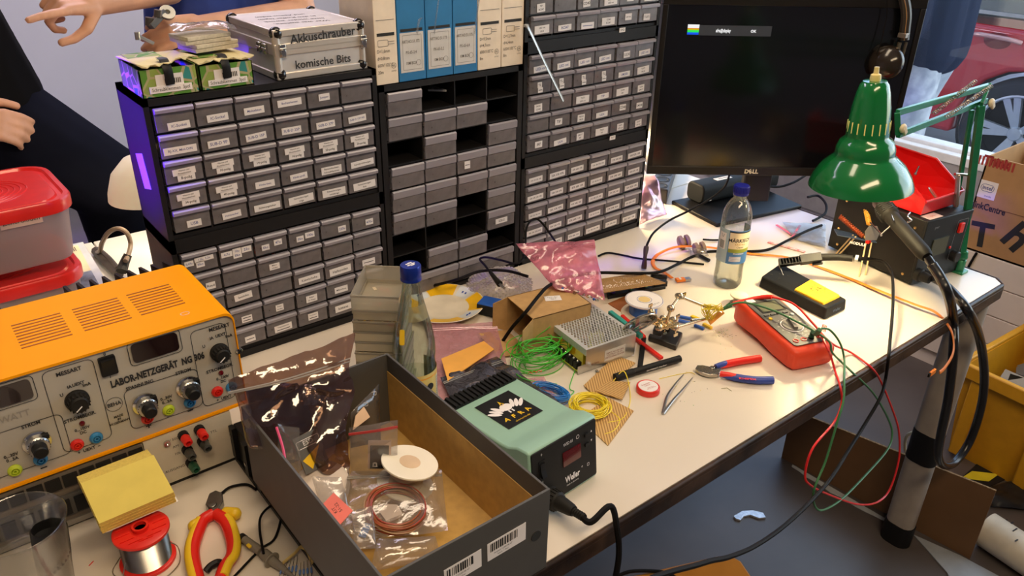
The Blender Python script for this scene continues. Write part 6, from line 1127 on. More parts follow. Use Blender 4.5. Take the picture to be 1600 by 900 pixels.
# circuit on wooden legs
t = thing('toroid_module', 'small circuit board on bamboo legs with brown and orange wire coils', 'circuit board', g(1330, 405, T)); O = t.location.copy(); P = lambda px, py, z=.0: g(px, py, T + z) - O
zt = .075
q = MB(); c4 = [P(1303, 359, zt), P(1308, 368, zt), P(1370, 380, zt - .01), P(1362, 372, zt - .01)]
q.add([tuple(c) for c in c4] + [tuple(c + Vector((0, 0, .002))) for c in c4], [(3, 2, 1, 0), (4, 5, 6, 7), (0, 1, 5, 4), (1, 2, 6, 5), (2, 3, 7, 6), (3, 0, 4, 7)]).build('board', M('dark blue board', (.03, .05, .1), .4), t, smooth=False)
wood = M('bamboo', (.75, .55, .28), .6)
for a, b in ((P(1333, 367, zt), P(1303, 400, 0)), (P(1337, 370, zt), P(1308, 401, 0)), (P(1354, 375, zt - .01), P(1342, 433, 0)), (P(1362, 378, zt - .01), P(1352, 430, 0))): MB().cyl(a, b, .0016, seg=8).build('leg', wood, t)
def helix(a, b, R_, turns, mt, nm):
    d = b - a; F_ = frame(a, d); MB().tube([F_ @ Vector((R_ * math.cos(2 * PI * turns * k / (turns * 8)), R_ * math.sin(2 * PI * turns * k / (turns * 8)), d.length * k / (turns * 8))) for k in range(turns * 8 + 1)], .0017, 6, 0, 1, smooth=False).cyl(a, b, R_ * .8).build(nm, mt, t)
helix(P(1312, 338, .105), P(1349, 370, .075), .0042, 14, M('dark red copper coil', (.3, .05, .01), .35, .3), 'copper_coil'); helix(P(1353, 327, .12), P(1358, 350, .10), .0042, 9, M('orange coil', (.8, .38, .04), .4), 'orange_coil')
MB().ball(P(1311, 357, zt + .006), .0035, 8).ball(P(1351, 370, .076), .004, 8).build('brass_part', brass, t); MB().box(P(1357, 377, .068), (.010, .007, .008)).build('red_part', red, t)
MB().text('MODULE', .008, 0, axes(P(1340, 381, .060), P(1350, 383, .06) - P(1335, 380, .06), (0, .3, 1)), bold=.03).build('board_lettering', paper, t, smooth=False)
# red bin on top
t = thing('red_bin', 'red open front storage bin lying on top of the black hot air station', 'storage bin', (1.66, .70, T + HH + .004), -.10)
O = t.location.copy(); 
q = MB(); rb = lambda px, py, z: tuple(Vector(g(px, py, T + HH + z)) - O)
bw2, bd2, bh2 = .105, .16, .075; th = .002
bm_ = rz(0)
def shell(mb, pts_o, z): pass
q.add([(-.055, -.045, 0), (.060, -.045, 0), (.060, .13, 0), (-.055, .13, 0), (-.062, -.052, .030), (.072, -.052, .030), (.072, .14, .080), (-.062, .14, .080), (-.060, .02, .078), (.070, .02, .078)], [(3, 2, 1, 0), (0, 1, 5, 4), (2, 3, 7, 6), (3, 0, 4, 8, 7), (1, 2, 6, 9, 5)])
rbm = M('glossy red bin plastic', (.78, .012, .012), .28, var=.02, coat=.3); q.build('bin_body', rbm, t, solid=.003, smooth=False)
q = MB(); q.tube([(-.062, -.052, .030), (.072, -.052, .030), (.070, .02, .078), (.072, .14, .080), (-.062, .14, .080), (-.060, .02, .078), (-.062, -.052, .030)], .003, 6, 0, 1, smooth=False).build('rim', rbm, t)
o = MB().lathe([(.015, -.0015), (.0165, 0), (.015, .0015), (0, .0015)], 28).build('coin_cell', M('amber tinted disc', (.6, .5, .38), .15, .7)); o.matrix_world = tr(*(Vector(g(1458, 302, T + HH + .03)))) @ rx(.7) @ ry(.35); tag(o, 'shiny round disc standing in the red storage bin', 'disc')
q = MB(); q.cyl((0, 0, 0), (.02, .005, .012), .002); q.ball((0, 0, 0), .004, 8); o = q.build('metal_fitting', chrome); o.location = g(1430, 272, T + HH + .05); tag(o, 'small silver metal fitting at the rear of the red storage bin', 'fitting')
# green lamp ------------------------------------------------------------
t = thing('desk_lamp', 'green jointed desk lamp with a bell shaped shade, clamped to the far table corner', 'desk lamp', g(1497, 424, T)); O = t.location.copy()
RC = Vector((1.382, .690, 1.0)); axv = Vector((-.03, -.03, 1)).normalized()
sd_ = gp(1368, 122, RC, Vector((.6, .35, 0))) ; axv = (Vector((sd_.x, sd_.y, sd_.z)) - RC).normalized()
SF = frame(RC - O, axv)
gi = M('green enamel', (.005, .16, .035), .16)
Hs = (sd_ - RC).length; k_ = Hs / .215
po = [(.0915, 0), (.0905, .006), (.084, .024), (.072, .044), (.056, .060), (.051, .066), (.0515, .070), (.0505, .080), (.0455, .094), (.0365, .102), (.0368, .106), (.0355, .130), (.0325, .160), (.0280, .188), (.0240, .203), (.0205, .2075)]
po = [(r, z * k_) for r, z in po]; pin = [(r - .0015, z - .0012 * (i > 0)) for i, (r, z) in enumerate(po)][::-1]
white_in = M('white enamel inside', (.85, .82, .75), .35)
q = MB(); q.lathe(po, 56, 0, SF, cap=False)
q.build('lamp_shade', gi, t, angle=60)
MB().lathe([(.0910, .0002)] + [(r - .002, z - .001) for r, z in po[1:]], 48, 0, SF, cap=False).build('shade_lining', white_in, t, angle=60)
q = MB(); q.lathe([(0, po[-1][1]), (.0208, po[-1][1]), (.0200, po[-1][1] + .002), (0, po[-1][1] + .003)], 32, 0, SF); q.build('shade_cap', gi, t)
q = MB()
for k in range(18):
    a = 2 * PI * k / 18; q.box((.0350 * math.cos(a), .0350 * math.sin(a), .121 * k_), (.0022, .0018, .024), 0, None)
    q.v[-8:] = [SF @ (tr(0, 0, .121 * k_) @ rz(a) @ Vector((.0356, 0, 0)) + (rz(a) @ Vector(((i & 1) * .0016 - .0008, ((i >> 1) & 1) * .0017 - .00085, ((i >> 2) & 1) * .026 * k_ - .013 * k_)))) for i in range(8)]
q.build('vent_slot', M('glowing slot gap', (.5, .42, .1), .5, emit=(.9, .7, .2), estr=.35), t, smooth=False)
zt_ = po[-1][1]
MB().lathe([(.009, zt_ + .002), (.0095, zt_ + .006), (.0085, zt_ + .013), (.0045, zt_ + .015), (.0040, zt_ + .026), (0, zt_ + .026)], 18, 0, SF).build('strain_relief', M('cream yellow plastic', (.8, .66, .25), .4), t, angle=40)
MB().ball(SF @ Vector((0, 0, .062)), (.026, .026, .026), 20).cyl(SF @ Vector((0, 0, .08)), SF @ Vector((0, 0, .13)), .014).build('bulb', M('lit bulb', (.9, .85, .7), .4, emit=(1, .8, .5), estr=14), t)
lp_ = light('desk_lamp_bulb', 'SPOT', tuple(O + SF @ Vector((0, 0, .035))), 9.5, (1, .80, .44), tuple(O + SF @ Vector((0, 0, -.3))), .025, spot=math.radians(150), blend=.7)
bpy.context.view_layer.update()
el = gy(1546, 134, .655) - O; el2 = gy(1538, 158, .65) - O
nk = gp(1402, 176, RC + Vector((.04, 0, .1)), Vector((.85, .52, 0))) - O; nk2 = gp(1403, 211, RC + Vector((.04, 0, .1)), Vector((.85, .52, 0))) - O
arm = M('green enamel arm', (.02, .2, .09), .25, .2)
def bar(a, b, w1=.011, h1=.008, mt=arm, nm='arm_bar'): d = b - a; q = MB(); q.box((d.length / 2, 0, 0), (d.length, h1, w1), 0, axes(a, d, Vector((0, 0, 1)).cross(d))); return q.build(nm, mt, t, bevel=.001)
bar(nk, el); bar(nk2, el2 + (el2 - nk2) * .02)
bar(nk, nk2, .01, .006, arm, 'shade_bracket')
lo1 = g(1497, 418, T + .03) - O; lo2 = lo1 + Vector((-.006, .02, 0))
bs1, bs2 = gy(1533, 165, .64) - O, gy(1519, 172, .66) - O
bar(bs1, Vector((0, 0, .02)), .014, .010, arm, 'lower_arm'); bar(bs2, Vector((-.012, .035, .10)), .008, .008, arm, 'lower_arm'); bar(el, bs1, .016, .006, arm, 'elbow_plate')
def spring(a, b, r, nm='spring'):
    d = b - a; n_ = 26; F_ = frame(a, d); q = MB(); q.tube([F_ @ Vector((r * math.cos(2 * PI * k / 7), r * math.sin(2 * PI * k / 7), d.length * k / (n_ * 7))) for k in range(n_ * 7 + 1)], .0009, 5, 0, 1, smooth=False); q.build(nm, M('spring steel', (.62, .52, .42), .3, 1), t)
spring(gy(1458, 178, .66) - O, gy(1525, 126, .66) - O, .0035); spring(gy(1478, 183, .64) - O, gy(1550, 134, .64) - O, .0035)
spring(gy(1497, 275, .64) - O, gy(1494, 322, .64) - O, .0045); spring(gy(1518, 278, .63) - O, gy(1512, 330, .63) - O, .0045)
MB().cyl(gy(1492, 272, .65) - O, gy(1524, 274, .63) - O, .003).build('spring_bar', M('spring steel', (.62, .52, .42), .3, 1), t)
crm = M('cream plastic wing nut', (.78, .66, .45), .4)
for p in (gp(1408, 200, RC + Vector((.04, 0, .1)), Vector((.85, .52, 0))) - O, gy(1546, 160, .635) - O):
    q = MB(); q.lathe([(.008, 0), (.009, .004), (.007, .008), (0, .008)], 14, 0, tr(*p) @ rx(PI / 2)).box((.006, -.006, 0), (.016, .006, .010), 0, tr(*p) @ ry(.9)); q.build('wing_nut', crm, t, bevel=.002)
MB().cyl((0, 0, .0), (0, 0, .03), .010).box((0, 0, -.02), (.03, .03, .05)).lathe([(.008, .03), (.011, .034), (.008, .05)], 14).build('clamp', arm, t, bevel=.002)
# headphones hanging from the monitor's right corner
n_m = mn; PP = MP + mn * .014
def hp(px, py, e=0): return gp(px, py, PP + mn * e, n_m)
t = thing('headphones', 'black headphones with brown piping hanging from the right corner of the monitor', 'headphones', hp(1400, 70)); O = t.location.copy()
hb = [hp(x, y) - O for x, y in ((1402, -30), (1412, -4), (1416, 22), (1414, 45), (1412, 62))]
MB().tube(hb, .011, 10, 0, 6, flat=1).build('headband', M('black leatherette', (.03, .022, .016), .45), t)
q = MB(); q.tube([p + Vector((-.0095, -.004, 0)) + mn * .004 for p in hb], .001, 5).tube([p + Vector((.0095, .004, 0)) + mn * .004 for p in hb], .001, 5); q.build('piping', M('brown orange stitching', (.4, .2, .06), .5), t)
MB().box(hp(1412, 55, .004) - O, (.018, .018, .010)).build('slider_clip', M('dull bronze', (.3, .25, .2), .3, .8), t, bevel=.001)
q = MB(); q.tube([hp(1406, 66) - O, hp(1400, 88) - O, hp(1392, 110) - O], .0045, 8).tube([hp(1416, 66) - O, hp(1409, 90) - O, hp(1400, 112) - O], .0035, 8).build('yoke', M('dark bronze metal', (.22, .17, .12), .3, .8), t)
MB().lathe([(0, 0), (.030, 0), (.036, .006), (.037, .016), (.030, .026), (.012, .032), (0, .033)], 30, 0, frame(hp(1388, 100) - O + Vector((.002, .002, 0)) - mn * .003, mn * .5 + Vector((-.55, .2, .25)))).build('ear_cup', M('black glossy cup', (.02, .014, .01), .15), t, angle=50)
cable('headphone_cord', [hp(1386, -5), hp(1385, 25), hp(1378, 60, .002), hp(1370, 85, .003)], .0012, 'thin dark cord hanging beside the headphones on the monitor')
# ================================================================ on top of the drawer cabinets
ZC = 1.2075
# aluminium case
al = M('brushed champagne aluminium', (.66, .60, .54), .38, .55, var=.03)
t = thing('aluminium_case', 'silver aluminium tool case with black corners and marker handwriting, on the left drawer cabinet', 'case', (.494, 1.2, ZC), .03)
CW, CD, CH = .160, .178, .078
q = MB(); q.span((.003, .003, .002), (CW - .003, CD - .003, CH * .58)).span((.003, .003, CH * .60), (CW - .003, CD - .003, CH - .002)).build('shell', M('silver case panel', (.68, .65, .64), .4, .35), t, bevel=.002)
q = MB()
for z in (.006, CH * .55, CH * .64, CH - .007): q.span((0, 0, z - .0055), (CW, .006, z + .0055)).span((0, CD - .006, z - .0055), (CW, CD, z + .0055)).span((0, .006, z - .0055), (.006, CD - .006, z + .0055)).span((CW - .006, .006, z - .0055), (CW, CD - .006, z + .0055))
for x in (.006, CW - .006):
    for y in (.006, CD - .006): q.cyl((x, y, .004), (x, y, CH - .004), .0065, seg=14)
q.build('edge_profile', al, t, bevel=.0015)
for x in (.008, CW - .008):
    for y in (.008, CD - .008):
        for z in (.008, CH - .008): MB().ball((x, y, z), (.0105, .0105, .0105), 14).build('corner_cap', M('black glossy corner', (.012, .01, .01), .15), t)
for x in (.012, CW - .006):
    q = MB(); q.box((x, -.001, CH * .58), (.010, .006, .020)).box((x, -.004, CH * .55), (.008, .004, .011)).cyl((x - .006, -.004, CH * .62), (x + .006, -.004, CH * .62), .002).build('latch', chrome, t, bevel=.0008)
for y in (.03, .05): MB().box((-.002, y, CH * .58), (.005, .012, .016)).cyl((-.004, y - .007, CH * .58), (-.004, y + .007, CH * .58), .0022).build('hinge', chrome, t, bevel=.0008)
q = MB(); q.text('Akkuschrauber', .0185, 0, tr(.084, -.0006, CH * .79) @ FRONT @ rz(.03), sx=1.0, bold=.02).text('komische Bits', .018, 0, tr(.080, -.0006, CH * .27) @ FRONT, sx=.98, bold=.016)
q.build('marker_writing', ink, t, smooth=False); q = MB()
for k, s_ in enumerate(['Wer was ausleiht,', 'bitte wieder zurück', 'in den Koffer legen', 'und Akkus laden']): q.text(s_, .0125, 0, tr(.072, .045 + .026 * k, CH - .0015) @ rz(PI - .15), bold=.008)
q.build('marker_writing', ink, t, smooth=False)
# green cartons
gm = M('green printed carton', (.16, .30, .05), .7, rgb2=(.42, .46, .2), scale=55)
nt_ = gm.node_tree; vo = nt_.nodes.new('ShaderNodeTexVoronoi'); vo.inputs['Scale'].default_value = 42; nt_.links.new(nt_.nodes['Texture Coordinate'].outputs['Object'], vo.inputs['Vector'])
cr2 = nt_.nodes.new('ShaderNodeValToRGB'); cr2.color_ramp.interpolation = 'CONSTANT'; e_ = cr2.color_ramp.elements; e_[0].color = (.10, .27, .03, 1); e_[1].position = .38; e_[1].color = (.03, .25, .24, 1)
for ps, c in ((.52, (.28, .38, .08, 1)), (.72, (.08, .22, .03, 1))): x_ = e_.new(ps); x_.color = c
sp2 = nt_.nodes.new('ShaderNodeSeparateColor'); nt_.links.new(vo.outputs['Color'], sp2.inputs[0]); nt_.links.new(sp2.outputs[0], cr2.inputs[0])
v2 = nt_.nodes.new('ShaderNodeTexVoronoi'); v2.feature = 'DISTANCE_TO_EDGE'; v2.inputs['Scale'].default_value = 42; nt_.links.new(nt_.nodes['Texture Coordinate'].outputs['Object'], v2.inputs['Vector'])
ls = nt_.nodes.new('ShaderNodeMath'); ls.operation = 'LESS_THAN'; ls.inputs[1].default_value = .05; nt_.links.new(v2.outputs['Distance'], ls.inputs[0])
mg2 = nt_.nodes.new('ShaderNodeMix'); mg2.data_type = 'RGBA'; nt_.links.new(ls.outputs[0], mg2.inputs['Factor']); nt_.links.new(cr2.outputs[0], mg2.inputs['A']); mg2.inputs['B'].default_value = (.42, .38, .2, 1); nt_.links.new(mg2.outputs['Result'], nt_.nodes['Principled BSDF'].inputs['Base Color'])
lid_ = M('torn pale carton lid', (.68, .6, .34), .8)
def carton(x, y, w_, d_, h_, lb, lift):
    t = thing('screw_carton', lb, 'carton', (x, y, ZC), 0)
    q = MB(); q.span((0, 0, 0), (w_, .0015, h_)).span((0, d_ - .0015, 0), (w_, d_, h_)).span((0, 0, 0), (.0015, d_, h_)).span((w_ - .0015, 0, 0), (w_, d_, h_)).span((0, 0, 0), (w_, d_, .0015)).build('carton_wall', gm, t, smooth=False)
    q = MB(); rr = random.Random(int(x * 999)); n = 14
    vs = [(-.002, d_ + .001, h_ + .003), (w_ + .002, d_ + .001, h_ + .003)] + [(w_ + .002 - (w_ + .004) * k / n, -.003 - rr.uniform(0, .007), h_ + .004 + rr.uniform(0, .006) + lift * (1 if k < n * .4 else 0)) for k in range(n + 1)]
    q.add(vs, [tuple(range(len(vs)))]); q.build('lid_flap', lid_, t, solid=.0015, smooth=False)
    if lift >= 0: MB().span((.004, .03, h_ + .0055), (w_ - .03, d_ - .004, h_ + .0065)).build('top_print', gm, t, smooth=False)
    q = MB(); q.box((w_ * .5, -.0006, h_ * .58), (w_ * .48, .0006, h_ * .42), 0).box((w_ * .5, -.0012, h_ * .28), (w_ * .74, .0006, h_ * .24), 0).text('Schraubklemmen  3pol', .0072, 1, tr(w_ * .5, -.0018, h_ * .28) @ FRONT, sx=.8)
    for k in range(9): q.box((w_ * .42 + k * .0026, -.0012, h_ * .55), (.0012, .0004, .007), 1)
    q.build('side_label', [paper, ink], t, smooth=False)
    MB().tube([(w_ * .47, .02, h_ + .011), (w_ * .47, .004, h_ + .011), (w_ * .48, -.0055, h_ * .95), (w_ * .49, -.0035, h_ * .42)], .0065, 8, flat=.12).build('black_tape', black, t)
carton(.293, 1.200, .080, .10, .040, 'green patterned screw carton with black tape at the left end of the cabinet top', .004)
carton(.377, 1.203, .080, .10, .036, 'green patterned screw carton with black tape next to the aluminium case', 0)
for k in range(4):
    o = MB().span((-.036, -.026, 0), (.036, .026, .0055)).build('paper_pad', M('cream paper stack', (.62, .56, .45), .75, rgb2=(.5, .45, .36), scale=200), smooth=False, bevel=.0006)
    o.location = (.418 - (.010 if k > 1 else 0), 1.270, ZC + .0475 + k * .006); o.rotation_euler = (0, 0, .2 + .07 * math.sin(k * 2.2)); tag(o, ['lowest paper pad of the pile on the green cartons', 'second lowest paper pad of the pile on the green cartons', 'second paper pad from the top of the pile on the green cartons', 'topmost paper pad of the pile on the green cartons'][k], 'paper pad', 'paper pads piled on the green cartons')
zbag('clear_bag', 'crumpled clear bag on top of the pile of paper pads', [(.365, 1.245, ZC + .080), (.455, 1.235, ZC + .078), (.46, 1.29, ZC + .080), (.37, 1.29, ZC + .082)], .005, seed=90, nu=16, nv=12)
# sleeving cartons
YB = 1.199
def sbox(x0, x1, z1, kind, lines, lb, cat='carton'):
    t = thing('sleeving_carton', lb, cat, ((x0 + x1) / 2, YB, 1.1785)); w_ = x1 - x0 - .0012; h_ = z1 - 1.1785
    bm = cream if kind == 'c' else M('teal carton', (.02, .18, .42), .6)
    MB().span((-w_ / 2, 0, 0), (w_ / 2, .118, h_)).build('carton_body', bm, t, bevel=.0008, smooth=False)
    q = MB(); gry = M('grey printing ink', (.12, .11, .10), .7)
    if kind == 'c':
        q.box((0, -.0003, .082), (w_ * .78, .0006, .005), 1).box((0, -.0002, .105), (w_ * .8, .0004, .0008), 0)
        q.outline(.020, .011, .002, .0008, 0, tr(-.006, -.0004, .068) @ FRONT).box((.010, -.0003, .070), (.012, .0004, .0007), 0).box((.010, -.0003, .066), (.012, .0004, .0007), 0).outline(.0095, .0095, .0047, .0007, 0, tr(w_ * .30, -.0004, .030) @ FRONT)
        q.text('UL', .005, 0, tr(w_ * .30, -.0006, .030) @ FRONT, bold=.02).text('LISTED', .0032, 0, tr(w_ * .30, -.0006, .021) @ FRONT)
        for k, s_ in enumerate(lines): vs_, _ = text_geo(s_, .006); wd_ = max(v.x for v in vs_); q.text(s_, .0078, 0, tr(-w_ * .42 + wd_ * .0078 * .78, -.0005, .055 - .0115 * k) @ FRONT, sx=.78, bold=.006)
    else:
        q.box((0, -.0003, .085), (w_ * .8, .0006, .0045), 1).box((0, -.0004, .048), (w_ * .86, .0006, .066), 2).outline(w_ * .70, .058, .001, .0005, 0, tr(0, -.0009, .048) @ FRONT)
        for k, s_ in enumerate(lines): q.text(s_, .0072, 0, tr(-w_ * .04, -.0011, .066 - .018 * k) @ FRONT, sx=.74, bold=.006)
        q.outline(.0095, .0095, .0047, .0005, 0, tr(w_ * .22, -.001, .030) @ FRONT)
    q.build('front_print', [gry, M('dark slit', (.02, .02, .02), .8), M('pale grey label', (.62, .60, .58), .6)], t, smooth=False)
    return t
c0 = ['D=1,6mm', 'd=0,8mm', '600V/105°C', '20m']
sbox(.666, .7095, 1.345, 'c', c0, 'cream heat shrink carton marked 20m, leftmost of the row above the middle cabinet')
sbox(.7100, .7655, 1.345, 't', ['ART.NO.51.172', 'PX-65-2,4', '10M BOX'], 'blue carton with a grey label next to the cream 20m carton')
sbox(.7660, .8225, 1.345, 't', ['ART.NO.51.173', 'PX-65-3,2', '10M BOX'], 'blue carton with a grey label in the middle of the three blue ones')
sbox(.8230, .8765, 1.345, 't', ['ART.NO.51.175', 'PX-65-6,4', '10M BOX'], 'blue carton with a grey label next to the cream 9,5mm carton')
sbox(.8770, .9310, 1.345, 'c', ['D=9,5mm', 'd=4,7mm', '600V/105°C', '8m'], 'cream heat shrink carton marked 9,5mm between the blue carton and the last one')
sbox(.9315, .9840, 1.345, 'c', ['D=12,7mm', 'd=6,4mm', '600V/105°C', '8m'], 'cream heat shrink carton marked 12,7mm, standing beside the tall cabinet stack')
for px, lb, z in ((655, 'first', 40), (682, 'second', 0), (745, 'third', 5)):
    a, b, c_ = gy(px, z, 1.190), gy(px - 3, 48, 1.188), gy(px - 4, 52, 1.196)
    o = MB().tube([gy(px + 4, z - 12 if z > 20 else -5, 1.192), gy(px, 22 + z / 4, 1.186), b, c_ + Vector((0, -.001, 0))], .0024, 6, flat=.3).build('clear_tube', clear); tag(o, {'first': 'clear sleeve end sticking out of the blue carton next to the cream 20m carton', 'second': 'clear sleeve end sticking out of the middle blue carton', 'third': 'clear sleeve end sticking out of the blue carton next to the cream 9,5mm carton'}[lb], 'tube')
a, b = gy(823, 42, 1.185), gy(882, 155, 1.16)
o = MB().tube([gy(822, 41, 1.19), gy(826, 44, 1.183), gy(850, 95, 1.172), gy(880, 157, 1.160)], .0062, 8, flat=.35).build('sleeve_strip', F('clear sleeve', (.85, .87, .88), (.75, .78, .8), .6, .1, .3)); tag(o, 'clear flat sleeve strip hanging in front of the labelled drawers from the 12,7mm carton', 'sleeve')
# white device inside the middle cabinet
o = MB().span((-.022, -.018, 0), (.022, .018, .004)).build('white_tag', paper, bevel=.001); o.matrix_world = tr(.825, 1.245, 1.142) @ rz(-.7) @ ry(.0) ; tag(o, 'white card lying in an empty drawer bay of the tall middle cabinet', 'card')
# ================================================================ left rear: tubs, book, heat sinks, cable
tubw = F('milky tub plastic', (.92, .88, .88), (.72, .62, .62), .55, .3, .1)
tubr = M('tomato red lid', (.78, .025, .02), .3, coat=.3)
def tub(z, lb, x1=.215, y0=1.455, s=1.0):
    W2, D2, Hh = .27 * s, .23 * s, .112
    t = thing('food_tub', lb, 'tub', (x1 - W2 / 2, y0 + D2 / 2, z), .03)
    q = MB(); secs = [(.86, 0, .03), (.88, .004, .035), (.955, Hh - .02, .045), (.965, Hh - .012, .045)]; n = 28; vs = []
    for k, zz, r in secs: vs += [(x, y, zz) for x, y in rrect(W2 * k, D2 * k, r, 6)]
    n = len(vs) // len(secs); fs = [tuple(range(n))[::-1]]
    for i in range(len(secs) - 1):
        for k in range(n): fs.append((i * n + k, i * n + (k + 1) % n, (i + 1) * n + (k + 1) % n, (i + 1) * n + k))
    q.add(vs, fs); q.build('tub_wall', tubw, t, angle=50)
    q = MB(); secs = [(1.0, Hh - .022, .05), (1.005, Hh - .004, .05), (.985, Hh, .048), (.93, Hh, .044), (.91, Hh - .005, .042), (.86, Hh - .005, .04), (.84, Hh - .002, .038), (.3, Hh - .002, .02)]; vs = []
    for k, zz, r in secs: vs += [(x, y, zz) for x, y in rrect(W2 * k, D2 * k, r, 6)]
    n = len(vs) // len(secs); fs = [tuple(range((len(secs) - 1) * n, len(secs) * n))]
    for i in range(len(secs) - 1):
        for k in range(n): fs.append((i * n + k, i * n + (k + 1) % n, (i + 1) * n + (k + 1) % n, (i + 1) * n + k))
    q.add(vs, fs)
    for r in range(8): R0 = .012 + r * .0075; q.lathe([(R0, Hh - .0018), (R0 + .001, Hh - .0005), (R0 + .0022, Hh - .0018)], 36, 0, sc(1.25, 1, 1), cap=False)
    q.build('lid', tubr, t, angle=40)
    return t
t = tub(.885, 'red lidded milky plastic tub with a paper strip, upper of the two stacked tubs')
q = MB(); q.plate(.062, .019).text('Zenerdioden', .0105, 1, tr(0, 0, .0008)); o = q.build('paper_label', [M('rosy paper', (.7, .5, .45), .7), ink], t, smooth=False)
bpy.context.view_layer.update(); o.matrix_world = tr(*gy(33, 345, 1.458)) @ FRONT @ rz(.0)
tub(.7515, 'red lidded milky plastic tub at the bottom of the two stacked tubs', x1=.205, s=.98)
q = MB(); rr = random.Random(6)
for k in range(60): q.box((0, 0, 0), (.02, .012, .004), rr.randint(0, 2), tr(.08 + rr.uniform(-.1, .09), 1.57 + rr.uniform(-.08, .08), .775 + rr.uniform(0, .07) + (.125 if k % 2 else 0)) @ rz(rr.uniform(0, 3)) @ rx(rr.uniform(-.5, .5)))
tag(q.build('packed_parts', [M('mauve bag scrap', (.45, .3, .35), .6), M('component cream', (.6, .5, .36)), M('pale red scrap', (.6, .12, .1), .6)], smooth=False), 'bagged parts showing through the milky sides of the two red lidded tubs', 'packed parts', kind='stuff')
t = thing('book', 'glossy cream book with a blue grey picture lying open behind the orange power supply', 'book', (.21, 1.52, T)); O = t.location.copy()
P = lambda px, py, z=.06: g(px, py, T + z) - O
pts = [P(92, 478, .05), P(175, 455, .05), P(130, 380, .05), P(60, 395, .05)]
q = MB(); q.prism([(p.x, p.y) for p in pts], 0, .05, 0); q.build('page_block', M('book pages', (.7, .66, .58), .7, rgb2=(.45, .42, .38), scale=300), t, smooth=False)
q = MB(); q.prism([(p.x * 1.0, p.y) for p in pts], .0502, .053, 0); q.build('cover', M('pale blue glossy cover', (.6, .66, .74), .2), t, smooth=False)
lerp4 = lambda u, v, z: (lambda p: (p.x, p.y, z))(pts[0] * (1 - u) * (1 - v) + pts[1] * u * (1 - v) + pts[2] * u * v + pts[3] * (1 - u) * v)
q = MB(); q.add([lerp4(.05, .42, .0535), lerp4(.84, .42, .0535), lerp4(.86, .96, .0535), lerp4(.05, .96, .0535)], [(0, 1, 2, 3)], 0).add([lerp4(.05, .12, .0535), lerp4(.84, .12, .0535), lerp4(.84, .41, .0535), lerp4(.05, .41, .0535)], [(0, 1, 2, 3)], 1)
for k in range(14): q.add([lerp4(.3 + k * .035, .84, .0537), lerp4(.318 + k * .035, .84, .0537), lerp4(.318 + k * .035, .93, .0537), lerp4(.3 + k * .035, .93, .0537)], [(0, 1, 2, 3)], 2)
q.build('cover_print', [M('cream cover field', (.82, .72, .48), .3), M('blue grey cover picture', (.3, .36, .5), .25, rgb2=(.12, .12, .14), scale=22), ink], t, smooth=False)
t = thing('black_cable_loop', 'thick grey cable looping up from a black plug on the bright rear table', 'cable', (.33, 1.5, T)); O = t.location.copy(); P = lambda px, py, z=.06: g(px, py, T + z) - O
MB().tube([P(150, 395, .01), P(156, 392, .03), P(160, 378, .06), P(170, 363, .085), P(185, 357, .095), P(198, 364, .085), P(204, 380, .06), P(201, 397, .045), P(196, 408, .04)], .0048, 10).build('cord', M('taupe cable', (.15, .11, .08), .35), t)
MB().tube([P(200, 398, .045), P(194, 412, .03), P(190, 424, .02)], lambda u: .008 + .003 * u, 8).build('plug', mblack, t); 
MB().tube([P(150, 392, .01), P(162, 405, .012), P(175, 418, .012), P(186, 428, .012)], .010, 8).tube([P(156, 392, .02), P(170, 404, .02), P(184, 420, .02)], .006, 8).build('coiled_end', M('grey black cable', (.06, .05, .05), .5), t)
t = thing('white_lamp', 'white dome lamp standing behind the left drawer cabinet', 'lamp', (.43, 1.62, T))
q = MB(); q.lathe([(.012, .27), (.035, .262), (.060, .235), (.072, .20), (.074, .185), (.072, .185), (.058, .232), (.034, .258), (.012, .266)], 36, 0, ry(.0)).build('shade', M('warm white shade', (.85, .78, .62), .4, emit=(1, .75, .45), estr=.25), t); MB().cyl((0, 0, .01), (0, 0, .265), .006).lathe([(0, 0), (.05, 0), (.05, .01), (0, .014)], 28).build('stem', white, t)
wl = gy(226, 268, 1.58); t.location = (wl.x, 1.58, wl.z - .235); MB().lathe([(0, T - t.location.z), (.055, T - t.location.z), (.055, 0), (0, 0)], 24).build('base', white, t)
light('white_lamp_bulb', 'SPOT', (.41, 1.60, .985), 11, (1, .78, .5), (.34, 1.66, .75), .03, spot=math.radians(130), blend=.6)
